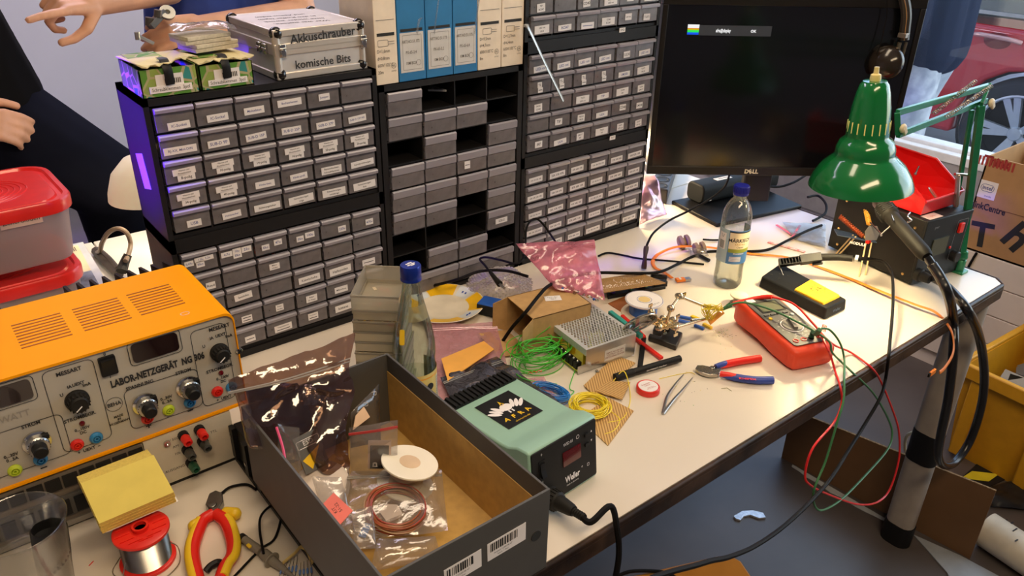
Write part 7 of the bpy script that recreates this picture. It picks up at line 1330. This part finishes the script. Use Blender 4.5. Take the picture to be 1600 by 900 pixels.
# ================================================================ people
navy = M('dark navy cloth', (.004, .005, .012), .9, spec=.1); shirtb = M('royal blue cotton', (.02, .045, .24), .8, bump=.1)
hair = M('brown hair', (.06, .03, .015), .5)
def hand_geo(mb, wr, d, nrm, fingers, s=1.0, side=1):
    """palm and five fingers: wr wrist point, d palm direction, nrm back-of-hand normal"""
    d = Vector(d).normalized(); nrm = Vector(nrm); nrm = (nrm - d * nrm.dot(d)).normalized(); x = d.cross(nrm) * side
    P = lambda a, b, c: wr + d * a * s + x * b * s + nrm * c * s
    mb.capsule(P(-.01, 0, 0), P(.02, 0, 0), .026 * s, .027 * s)
    for b in (-.024, -.008, .009, .026): mb.capsule(P(.02, b * .7, 0), P(.082, b, 0), .0165 * s, .0115 * s)
    L_ = [(.040, .024, .019), (.045, .028, .021), (.041, .026, .020), (.032, .02, .017)]
    for i, b in enumerate((-.028, -.009, .010, .028)):
        p = P(.084, b, 0); cu = fingers[i]; a_ = 0; r = [.0098, .0102, .0096, .0084][i] * s
        for j in range(3):
            a_ += cu[j]; q_ = p + (d * math.cos(a_) - nrm * math.sin(a_) + x * (b * 1.2)) * L_[i][j] * s; mb.capsule(p, q_, r, r * .93, 12); p = q_; r *= .92
    th = fingers[4]; p = P(.015, -.022, -.004)
    for j, (l_, r) in enumerate(((.045, .0145), (.034, .0115), (.027, .0100))):
        q_ = p + (d * th[j][0] + x * th[j][1] + nrm * th[j][2]).normalized() * l_ * s; mb.capsule(p, q_, r * s, r * .9 * s, 12); p = q_
def head_geo(mb, c, s=1.0):
    c = Vector(c); mb.ball(c, (.076 * s, .095 * s, .115 * s), 20).ball(c + Vector((0, -.05, -.06)) * s, (.05 * s, .05 * s, .055 * s), 16)
    mb.capsule(c + Vector((0, -.092, .005)) * s, c + Vector((0, -.112, -.022)) * s, .008 * s, .013 * s, 10)
    for k in (-1, 1): mb.ball(c + Vector((k * .078, .005, -.01)) * s, (.010 * s, .022 * s, .032 * s), 12).ball(c + Vector((k * .032, -.088, .012)) * s, (.014, .010, .010), 10)
    mb.ball(c + Vector((0, -.094, -.050)) * s, (.024, .010, .008), 10)
# person in the blue shirt behind the cabinets
t = thing('person', 'person in a royal blue shirt, one hand pointing, the other holding a small gadget', 'person', (.82, 2.30, 0)); O = t.location.copy()
B_ = lambda p: Vector(p) - O
wr1 = gy(150, 4, 2.0); el1 = gy(262, -22, 2.1); sh1 = Vector((.68, 2.24, 1.46)) 
wr2 = gy(318, 42, 2.0); el2_ = Vector((.93, 2.06, 1.16)); sh2 = Vector((.94, 2.24, 1.46))
body = MB()
body.capsule(B_((0.730, 2.300, .98)), B_((0.750, 2.270, 1.20)), .135, .135).capsule(B_((0.880, 2.300, .98)), B_((0.890, 2.270, 1.20)), .13, .135).capsule(B_((0.750, 2.270, 1.2)), B_((0.760, 2.250, 1.42)), .13, .10).capsule(B_((0.890, 2.270, 1.2)), B_((0.880, 2.250, 1.42)), .13, .10)
body.capsule(B_((0.820, 2.250, 1.45)), B_((0.820, 2.210, 1.58)), .06, .055); head_geo(body, B_((0.820, 2.170, 1.69)))
for sx in (.57, .73): body.capsule(B_((sx + .16, 2.300, .95)), B_((sx + .16, 2.280, .50)), .088, .060).capsule(B_((sx + .16, 2.280, .50)), B_((sx + .16, 2.320, .09)), .055, .042).capsule(B_((sx + .16, 2.320, .06)), B_((sx + .16, 2.160, .04)), .045, .038)
body.capsule(B_(sh1), B_(el1), .056, .043).capsule(B_(el1), B_(wr1), .043, .028).capsule(B_(sh2), B_(el2_), .056, .043).capsule(B_(el2_), B_(wr2), .043, .028)
st = (.25, .15, .1); cl = (.9, 1.3, .8)
hand_geo(body, B_(wr1), gy(96, 4, 1.97) - wr1, Vector((0, -.55, .8)), [(.15, .1, .1), (1.1, 1.2, .7), (1.2, 1.3, .8), (1.2, 1.3, .8), ((.55, -.45, -.7), (.8, -.1, -.7), (.9, .1, -.4))], 1.0, 1)
hand_geo(body, B_(wr2), gy(240, 55, 1.98) - wr2, Vector((.1, -.9, .4)), [(.6, .5, .3), (.7, .6, .3), (.7, .6, .4), (.8, .6, .4), ((.9, -.5, -.2), (1, -.1, -.4), (1, .1, -.4))], 1.0, 1)
body.build('body', skin, t, remesh=.0035)
s2 = MB(); s2.capsule(B_((0.730, 2.300, 1.0)), B_((0.750, 2.270, 1.20)), .146, .146).capsule(B_((0.880, 2.300, 1.0)), B_((0.890, 2.270, 1.20)), .141, .146).capsule(B_((0.750, 2.270, 1.2)), B_((0.760, 2.250, 1.42)), .14, .112).capsule(B_((0.890, 2.270, 1.2)), B_((0.880, 2.250, 1.42)), .14, .112).capsule(B_(sh1), B_(sh1.lerp(el1, .82)), .070, .060).capsule(B_(sh2), B_(sh2.lerp(el2_, .6)), .07, .06)
s2.build('shirt', shirtb, t, remesh=.008)
s3 = MB()
for sx in (.57, .73): s3.capsule(B_((sx + .16, 2.300, .97)), B_((sx + .16, 2.280, .50)), .105, .075).capsule(B_((sx + .16, 2.280, .50)), B_((sx + .16, 2.320, .12)), .07, .06)
s3.build('trousers', navy, t, remesh=.010)
hb_ = MB(); hb_.ball(B_((0.820, 2.185, 1.715)), (.083, .098, .105), 18); hb_.build('hair', hair, t)
t = thing('metal_gadget', 'small black and silver gadget held in the hand of the person in blue', 'gadget', gy(245, 30, 1.95)); O2 = t.location.copy()
MB().box((0, 0, 0), (.05, .022, .014), 0, ry(-.6) @ rz(.3)).cyl((-.02, -.004, -.012), (-.016, -.004, .006), .009).cyl((.002, -.004, .004), (.006, -.004, .02), .009).build('gadget_body', M('gunmetal', (.1, .09, .08), .35, .6), t, bevel=.001)
MB().lathe([(.017, -.004), (.017, .004), (.006, .004), (.006, -.004)], 24, 0, tr(.025, 0, .012) @ rx(.9)).build('gear', M('silver gear', (.5, .5, .46), .3, .9), t)
for k in range(9): pass
MB().cyl(gy(212, 54, 1.95) - O2, gy(240, 68, 1.95) - O2, .004).cyl(gy(214, 50, 1.95) - O2, gy(216, 62, 1.95) - O2, .006).build('handle', M('silver gear', (.5, .5, .46), .3, .9), t)
# person in dark clothes walking past on the left
t = thing('person', 'person in dark navy clothes walking past behind the red lidded tubs', 'person', (.10, 2.25, 0)); O = t.location.copy()
hip = gy(25, 150, 2.25); kn = gy(172, 285, 2.05); an = gy(200, 420, 2.25); hand = gy(5, 185, 2.0)
body = MB(); P0 = lambda p: Vector(p) - O
hipL, hipR = Vector((.12, 2.32, 1.0)), Vector((.16, 2.18, 1.0))
body.capsule(P0(hipL), P0((.10, 2.30, 1.38)), .13, .12).capsule(P0(hipR), P0((.08, 2.16, 1.38)), .13, .12).capsule(P0((.09, 2.23, 1.42)), P0((.11, 2.22, 1.56)), .06, .055); head_geo(body, P0((.13, 2.20, 1.66)))
body.capsule(P0(hipR), P0(kn), .10, .066).capsule(P0(kn), P0(an), .06, .042).capsule(P0(hipL), P0((.06, 2.40, .52)), .095, .065).capsule(P0((.06, 2.40, .52)), P0((-.12, 2.5, .12)), .06, .04)
ftp = Vector((an.x + .04, an.y, .05)); body.capsule(P0(an), P0(ftp), .042, .04).capsule(P0(ftp), P0(ftp + Vector((.15, -.03, -.01))), .042, .035).capsule(P0((-.12, 2.5, .10)), P0((-.02, 2.5, .04)), .042, .036)
elb = Vector((-.12, 2.02, 1.16)); body.capsule(P0((.04, 2.08, 1.38)), P0(elb), .055, .045).capsule(P0(elb), P0(hand + Vector((-.09, 0, .02))), .042, .03)
hand_geo(body, P0(hand + Vector((-.085, 0, .015))), Vector((.9, -.1, -.3)), Vector((.1, -.9, .5)), [(.4, .4, .3), (.45, .45, .3), (.5, .5, .3), (.55, .5, .3), ((.8, -.6, -.1), (1, -.2, -.2), (1, 0, -.3))], 1, 1)
body.build('body', skin, t, remesh=.004)
s2 = MB(); s2.capsule(P0(hipL), P0((.10, 2.30, 1.38)), .15, .14).capsule(P0(hipR), P0((.08, 2.16, 1.38)), .16, .14).capsule(P0((.04, 2.08, 1.38)), P0(elb), .072, .062).capsule(P0(elb), P0(hand + Vector((-.14, 0, .03))), .06, .048); s2.build('jacket', M('black jacket cloth', (.004, .004, .005), .9, spec=.1), t, remesh=.010)
s3 = MB(); s3.capsule(P0(hipR), P0(kn), .135, .095).capsule(P0(kn), P0(an.lerp(kn, .1)), .092, .075).capsule(P0(hipL), P0((.06, 2.40, .52)), .13, .09).capsule(P0((.06, 2.40, .52)), P0((-.10, 2.48, .2)), .085, .07); s3.build('trousers', navy, t, remesh=.010)
hb_ = MB(); hb_.ball(P0((.13, 2.215, 1.685)), (.083, .098, .105), 18); hb_.build('hair', hair, t)
for p in (ftp, Vector((-.10, 2.5, .04))): MB().capsule(P0(p) + Vector((-.02, 0, .0)), P0(p) + Vector((.14, -.01, -.005)), .05, .042).build('shoe', mblack, t)
# ================================================================ right rear: carton, crate, car, passer-by
t = thing('printed_carton', 'large open brown carton with black letters standing on the plank bench by the window', 'carton', (2.624, .935, .4535)); 
cb = M('printed carton board', (.42, .235, .10), .85, var=.06, scale=20)
KW, KD, KH = .42, .30, .305
q = MB(); q.span((0, -KW, 0), (.005, 0, KH)).span((KD, -KW, 0), (KD + .005, 0, KH)).span((0, -.005, 0), (KD, 0, KH)).span((0, -KW, 0), (KD, -KW + .005, KH)).span((0, -KW, 0), (KD, 0, .005)).build('carton_wall', cb, t, smooth=False)

FX = Matrix(((0, 0, -1, 0), (-1, 0, 0, 0), (0, 1, 0, 0), (0, 0, 0, 1)))   # plates facing -X
def on(px, py): p = gx(px, py, 2.6225); return tr(-.0006, p.y - .935, p.z - .4535) @ FX
q = MB(); q.text('T', .11, 0, on(1533, 369) @ rz(.12), sx=1.0, bold=.03).text('h', .125, 0, on(1588, 372) @ rz(-.5), sx=1.0, bold=.03).text('ThinkCentre', .030, 0, on(1540, 324), sx=.75, bold=.03).box((0, -.0, 0), (.004, .002, .002), 0, on(1520, 330))
q.build('carton_print', ink, t, smooth=False)
q = MB()
for k in range(12): q.plate(.006, .028, 0, on(1545, 253) @ tr(-.05 + k * .011, 0, 0))
q.text('Think', .036, 1, on(1557, 254), bold=.06, sx=.9).build('red_print', [M('dull red ink', (.38, .04, .03), .7), M('deep red ink', (.3, .02, .02), .7)], t, smooth=False)
q = MB(); q.box((0, 0, 0), (.052, .056, .0006), 0, on(1543, 297)).outline(.040, .024, .0119, .0014, 1, on(1543, 294) @ tr(0, 0, .0006)).text('intel', .017, 1, on(1543, 294) @ tr(0, 0, .0008), bold=.02).text('inside', .009, 1, on(1543, 307) @ tr(0, 0, .0008)).build('chip_sticker', [paper, blueink], t, smooth=False)
MB().span((-.0015, -.36, KH * .50), (0, -.002, KH * .504)).build('fold_seam', M('fold line', (.2, .1, .04), .8), t, smooth=False)
o = MB().tube([gx(1526, 395, 2.617), gx(1520, 405, 2.617), gx(1512, 420, 2.617), gx(1505, 440, 2.617)], .004, 6).build('black_cable', rubber); tag(o, 'black cable running down the plank bench below the printed carton', 'cable')
# yellow crate
ycr = M('yellow crate plastic', (.62, .30, .012), .45, var=.05); t = thing('yellow_crate', 'big yellow stacking crate filled with scrap on the floor at the right', 'crate', (2.19, .655, 0), -.06)
q = MB(); a = .006; X_, Y_, Z_ = .36, .62, .30
q.add([(0.03, -Y_, 0), (X_, -Y_, 0), (X_, 0, 0), (.03, 0, 0), (0, -Y_, Z_), (X_ + .03, -Y_, Z_), (X_ + .03, .02, Z_), (0, .02, Z_)], [(3, 2, 1, 0), (0, 1, 5, 4), (1, 2, 6, 5), (2, 3, 7, 6), (3, 0, 4, 7)]); q.build('crate_wall', ycr, t, solid=.006, smooth=False)
q = MB(); q.span((-.018, -Y_, Z_ - .03), (0.0, .035, Z_ + .012)).span((X_ + .03, -Y_, Z_ - .03), (X_ + .045, .035, Z_ + .012)).span((-.018, .02, Z_ - .03), (X_ + .045, .038, Z_ + .012)).span((-.018, -Y_ - .015, Z_ - .03), (X_ + .045, -Y_, Z_ + .012)).build('rim', ycr, t, bevel=.004)
for y in (-.01, -.19, -.37, -.56): MB().span((-.012, y - .035, .02), (.02, y, Z_ - .03)).build('rib', ycr, t, bevel=.004)
q = MB(); rr = random.Random(12)
for k in range(90): s = rr.uniform(.02, .07); q.box((0, 0, 0), (s * 1.8, s, s * .5), rr.randint(0, 3), tr(2.25 + rr.uniform(0, .26), .575 - rr.uniform(0, .48), .09 + rr.uniform(0, .19)) @ rz(rr.uniform(0, 3)) @ rx(rr.uniform(-1, 1)))
tag(q.build('electronic_scrap', [M('dull metal scrap', (.2, .2, .19), .4, .6), black, M('green brown scrap', (.12, .11, .06), .6), M('pale scrap', (.5, .5, .48), .6)], smooth=False), 'electronic scrap and metal plates heaped in the yellow crate', 'scrap', kind='stuff')
# floor pieces
t = thing('cardboard_sheet', 'long brown cardboard strip standing on edge on the floor behind the table leg', 'cardboard', (0, 0, 0))
c1 = M('dark kraft board', (.17, .085, .035), .85, var=.06, scale=12)
A1, A2_, A3 = g(1222, 714, 0), g(1392, 822, 0), g(1512, 872, 0)
A3 = g(1516, 872, 0); h1 = .185
tA = min([i * .002 for i in range(200)], key=lambda h: abs((lambda c: 450 - FPX * c.y / -c.z)(RW.transposed() @ (Vector((A3.x, A3.y, h)) - CAMPOS)) - 766))
tB = min([i * .002 for i in range(200)], key=lambda h: abs((lambda c: 450 - FPX * c.y / -c.z)(RW.transposed() @ (Vector((A1.x, A1.y, h)) - CAMPOS)) - 640))
dn = (A3 - A1).normalized(); nrm_ = Vector((dn.y, -dn.x, 0)) * .004
q = MB(); q.add([A1, A3, A3 + Vector((0, 0, tA)), A1 + Vector((0, 0, tB)), A1 + nrm_, A3 + nrm_, A3 + nrm_ + Vector((0, 0, tA)), A1 + nrm_ + Vector((0, 0, tB))], [(0, 3, 2, 1), (4, 5, 6, 7), (3, 7, 6, 2), (0, 4, 7, 3), (1, 2, 6, 5), (0, 1, 5, 4)]); q.build('sheet', c1, t, smooth=False)
q = MB(); q.add([A1 + Vector((0, 0, tB)), A3 + Vector((0, 0, tA)), A3 + Vector((0, 0, tA + .002)), A1 + Vector((0, 0, tB + .002)), A1 + nrm_ * 1.3 + Vector((0, 0, tB)), A3 + nrm_ * 1.3 + Vector((0, 0, tA)), A3 + nrm_ * 1.3 + Vector((0, 0, tA + .002)), A1 + nrm_ * 1.3 + Vector((0, 0, tB + .002))], [(0, 3, 2, 1), (4, 5, 6, 7), (3, 7, 6, 2), (0, 4, 7, 3), (1, 2, 6, 5), (0, 1, 5, 4)]); q.build('torn_edge', M('fluted edge', (.35, .22, .1), .9, rgb2=(.15, .08, .03), scale=200), t, smooth=False)
q = MB(); n = 12; rr = random.Random(3)
up_ = [g(1238 + 155 * k / n, 726 + 90 * k / n, .002) for k in range(n + 1)]; q.prism([(p.x, p.y) for p in up_] + [(p.x - .004 - .014 * math.sin(PI * (i / n)) - rr.uniform(0, .006), p.y - .004) for i, p in list(enumerate(up_))[::-1]], .001, .003)
tag(q.build('paper_sliver', M('bluish white paper', (.5, .53, .56), .6), smooth=False), 'thin torn white paper sliver along the foot of the cardboard strip', 'paper')
q = MB(); up_ = [g(*p, .003) for p in ((1428, 836), (1500, 868), (1560, 900), (1590, 930), (1500, 940), (1480, 895))]; q.prism([(p.x, p.y) for p in up_][::-1], .001, .004); tag(q.build('white_board', M('bluish white board', (.35, .38, .42), .5), smooth=False), 'bluish white board on the floor right of the table leg', 'board')
q = MB(); pp = [g(*p, .002) for p in ((1146, 808), (1160, 800), (1176, 799), (1192, 803), (1196, 810), (1186, 811), (1172, 806), (1162, 808), (1157, 814), (1150, 812))]; q.prism([(p.x, p.y) for p in pp][::-1], .001, .006); tag(q.build('tape_scrap', M('crumpled silver tape', (.7, .72, .75), .25, .5, bump=.6, scale=40)), 'crescent scrap of silver tape lying on the floor under the table', 'tape scrap')
t = thing('white_tube', 'thick off white cardboard tube with dark staples lying on the floor at the right edge', 'tube', g(1560, 850, .05)); O = t.location.copy()
a, b = g(1540, 826, .05) - O, g(1660, 905, .05) - O; MB().cyl(a, b, .046, seg=32).build('tube_wall', M('off white tube', (.62, .56, .45), .6), t, angle=50)
d_ = (b - a).normalized(); s_v = d_.cross(Vector((0, 0, 1))).normalized()
for k in range(4):
    an_ = 2.6 - k * .5; p = a + d_ * (.02 + .02 * k) + (s_v * math.cos(an_) + Vector((0, 0, 1)) * math.sin(an_)) * .0465; MB().box((0, 0, 0), (.003, .018, .001), 0, axes(p, d_, s_v)).build('staple', black, t)
# striped tape and dark bag under the crate
q = MB(); s0, s1 = g(1500, 770, .004), g(1600, 690, .004)
pz = [g(*p, .004) for p in ((1490, 745), (1548, 722), (1588, 722), (1545, 782), (1510, 772))]
t = thing('barrier_tape', 'piece of yellow and black striped tape on the floor in front of the yellow crate', 'tape')
pq = [g(*p, .003) for p in ((1495, 753), (1540, 712), (1600, 712), (1600, 735), (1530, 768))]; MB().prism([(p.x, p.y) for p in pq][::-1], .001, .003).build('black_stripe', mblack, t, smooth=False)
for ps in (((1502, 747), (1519, 736), (1561, 741), (1545, 752)), ((1538, 724), (1547, 718), (1575, 723), (1570, 727))):
    pq = [g(*p, .004) for p in ps]; MB().prism([(p.x, p.y) for p in pq][::-1], .0031, .0045).build('yellow_stripe', M('yellow tape', (.75, .62, .03), .4), t, smooth=False)
t = thing('black_bag', 'black plastic sheet crumpled on the floor in front of the yellow crate', 'plastic sheet', g(1590, 770, 0)); O = t.location.copy()
pillow(MB(), [g(1540, 790, .01) - O, g(1640, 800, .01) - O, g(1640, 740, .03) - O, g(1550, 758, .02) - O], .012, 16, 16, .008, 77).build('sheet_film', M('black polythene', (.012, .012, .013), .3), t, angle=180)
cable('white_cable', [gy(1440, 672, .62), gy(1418, 680, .64), gy(1414, 700, .65), gy(1420, 715, .64), gy(1432, 725, .62)], .004, 'short ivory cable curling out from the taped table leg', M('ivory cable', (.6, .55, .4), .5))
# stool with wooden seat
t = thing('wooden_stool', 'bent honey coloured wooden seat of a stool in front of the table', 'stool', g(1060, 905, .45)); O = t.location.copy(); O.z = 0; t.location = O
sp3 = [g(*p, .45) - O for p in ((960, 905), (1050, 884), (1120, 868), (1142, 867), (1158, 876), (1178, 905), (1190, 960), (1100, 1010), (950, 990))]
q = MB(); q.prism([(p.x, p.y) for p in sp3][::-1], .437, .45); q.build('seat', M('honey plywood', (.62, .26, .045), .3, rgb2=(.5, .2, .03), scale=14, coat=.3), t, bevel=.004)
cc_ = sum(sp3, Vector()) / len(sp3)
for i in (0, 2, 5, 7): p = cc_.lerp(sp3[i], .6); MB().cyl((p.x, p.y, .437), (p.x, p.y, 0), .011).build('leg', chrome, t)
cable('black_cable', [g(965, 900, .47), g(985, 893, .47), g(1015, 892, .462), g(1040, 895, .458), g(1060, 905, .456)], .003, 'black cable end resting on the honey coloured stool seat')
# car outside
t = thing('car', 'red car with silver alloy wheel parked outside the window', 'car', (5.0, 1.69, -.1))
cp = M('red car paint', (.55, .015, .02), .18, coat=1, var=.02)
RWh = .31; cz_ = .335
prof = [(-.95, .28), (-.93, .62), (-.80, .86), (3.1, .92), (3.35, .80), (3.45, .55), (3.4, .25)]
pts = [(3.4, .25)]; 
def archp(cy): return [(cy + .35 * math.cos(a), cz_ + .35 * math.sin(a)) for a in [(-.2 + (PI + .4) * k / 10) for k in range(11)]]
bot = [(3.42, .22)] + archp(2.65)[0:] + archp(0.0) + [(-.93, .24)]
poly = bot + [(-.97, .62), (-.85, .88), (3.15, .94), (3.4, .80)]
YZc = Matrix(((0, 0, 1, 0), (1, 0, 0, 0), (0, 1, 0, 0), (0, 0, 0, 1)))
MB().prism(poly, 0, 1.7, 0, YZc).build('car_body', cp, t, bevel=.03, bseg=3)
MB().span((-.012, -.7, .955), (.01, 3.0, .975)).build('window_trim', chrome, t); 
gl_ = F('car window glass', (.55, .62, .6), (.2, .25, .25), .1, .03, .15)
q = MB(); q.add([(.03, -.75, .94), (.03, 2.9, .94), (.22, 2.1, 1.36), (.22, -.3, 1.38)], [(0, 1, 2, 3)]).add([(1.67, -.75, .94), (1.67, 2.9, .94), (1.48, 2.1, 1.36), (1.48, -.3, 1.38)], [(3, 2, 1, 0)]); q.build('side_window', gl_, t, solid=.006, smooth=False)
MB().prism([(-.4, 1.36), (2.15, 1.36), (1.9, 1.42), (-.1, 1.43)], .2, 1.5, 0, YZc).build('roof', cp, t, bevel=.02)
q = MB(); q.add([(.03, .95, .94), (.03, 1.02, .94), (.23, .98, 1.37), (.23, .92, 1.37)], [(0, 1, 2, 3)]).build('pillar', black, t, solid=.03)
for y in (.35, 1.55): MB().span((.28, y, .5), (.75, y + .14, 1.2)).build('car_seat', M('beige seat', (.38, .28, .22), .7), t, bevel=.03)
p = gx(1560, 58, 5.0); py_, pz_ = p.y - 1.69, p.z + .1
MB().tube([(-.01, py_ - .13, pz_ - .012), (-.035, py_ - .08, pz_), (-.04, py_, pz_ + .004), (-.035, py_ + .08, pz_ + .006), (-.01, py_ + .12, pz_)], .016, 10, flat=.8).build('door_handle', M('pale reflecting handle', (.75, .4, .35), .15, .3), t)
MB().lathe([(0, 0), (.07, .0), (.08, -.006), (0, -.01)], 24, 0, tr(-.002, py_ - .0, pz_ - .02) @ ry(-PI / 2) @ sc(.6, 1, 1)).build('handle_recess', M('dark red recess', (.2, .01, .01), .3), t)
for yy in (.62, 1.85): MB().tube([(-.004, yy, .25), (-.006, yy + .02, .6), (-.004, yy - .01, .92)], .005, 6).build('door_gap', M('dark gap', (.05, .005, .005), .8), t)
for cy in (0, 2.65):
    wm = tr(.09, cy, cz_) @ ry(-PI / 2)
    MB().lathe([(.21, -.09), (.28, -.09), (RWh, -.05), (RWh, .05), (.28, .09), (.225, .085), (.21, .06)], 40, 0, wm, cap=False).build('tyre', M('tyre rubber', (.025, .025, .027), .8), t, angle=50)
    q = MB(); q.lathe([(.215, .085), (.225, .088), (.205, .06), (.20, -.02), (0, -.03)], 40, 1, wm, cap=False).lathe([(.225, .086), (.212, .090), (.205, .080)], 40, 0, wm, cap=False)
    for k in range(5):
        for dd in (-.14, .14): q.add([(.03, -.014, .055), (.215, -.020, .080), (.215, .020, .080), (.03, .014, .055), (.03, -.014, .03), (.215, -.020, .05), (.215, .020, .05), (.03, .014, .03)], [(0, 1, 2, 3), (0, 4, 5, 1), (2, 6, 7, 3), (1, 5, 6, 2)], 0, wm @ rz(k * 2 * PI / 5 + dd + .3))
    q.lathe([(0, .07), (.035, .068), (.045, .05)], 20, 0, wm, cap=False); q.build('wheel_rim', [M('silver alloy', (.62, .64, .66), .3, .6), black], t, angle=40)
    MB().lathe([(.352, -.2), (.352, .0), (.335, .0)], 30, 0, wm, cap=False).build('wheel_arch', black, t)
# passer-by
t = thing('person', 'person in a dark blue jacket and light grey trousers walking past outside the window', 'person', (4.0, 0, -.1))
hp_ = gx(1448, 78, 4.0); O = Vector((4.0, hp_.y, -.1)); t.location = O; by = lambda x, y, z: Vector((x, y, z))
body = MB(); dz = hp_.z + .1
hz0 = dz + .02
body.capsule(by(.06, 0, hz0), by(.08, 0, hz0 + .42), .13, .12).capsule(by(-.06, 0, hz0), by(-.06, 0, hz0 + .42), .13, .12).capsule(by(0, 0, hz0 + .45), by(0, 0, hz0 + .6), .06, .055); head_geo(body, by(0, 0, hz0 + .70))
for sg, sw in ((1, .10), (-1, -.02)): body.capsule(by(.08 * sg, 0, hz0 - .02), by(.08 * sg, sw, hz0 * .52), .085, .06).capsule(by(.08 * sg, sw, hz0 * .52), by(.08 * sg, sw * 1.6, .09), .055, .04).capsule(by(.08 * sg, sw * 1.6, .06), by(.08 * sg, sw * 1.6 + .15, .045), .042, .036)
for sg in (1, -1): body.capsule(by(.2 * sg, 0, hz0 + .42), by(.24 * sg, -.02, hz0 + .14), .052, .042).capsule(by(.24 * sg, -.02, hz0 + .14), by(.24 * sg, .03, hz0 - .10), .04, .03); hand_geo(body, by(.24 * sg, .03, hz0 - .11), Vector((0, .1, -1)), Vector((sg, 0, 0)), [(.3, .3, .2)] * 4 + [((.8, -.5, -.2), (1, 0, -.2), (1, 0, -.2))], 1, sg)
body.build('body', skin, t, remesh=.006)
s2 = MB(); s2.capsule(by(.06, 0, hz0), by(.08, 0, hz0 + .42), .16, .14).capsule(by(-.06, 0, hz0), by(-.06, 0, hz0 + .42), .16, .14)
for sg in (1, -1): s2.capsule(by(.2 * sg, 0, hz0 + .42), by(.24 * sg, -.02, hz0 + .14), .07, .06).capsule(by(.24 * sg, -.02, hz0 + .14), by(.24 * sg, .02, hz0 - .06), .058, .045)
s2.build('jacket', M('dark blue jacket', (.006, .012, .035), .9, spec=.1), t, remesh=.012)
s3 = MB()
for sg, sw in ((1, .10), (-1, -.02)): s3.capsule(by(.08 * sg, 0, hz0 - .04), by(.08 * sg, sw, hz0 * .52), .125, .10).capsule(by(.08 * sg, sw, hz0 * .52), by(.08 * sg, sw * 1.6, .12), .10, .085)
s3.build('trousers', M('light blue grey trousers', (.42, .47, .54), .85, rgb2=(.25, .29, .36), scale=18), t, remesh=.012)
MB().ball(by(0, .01, hz0 + .73), (.083, .098, .105), 18).build('hair', hair, t)
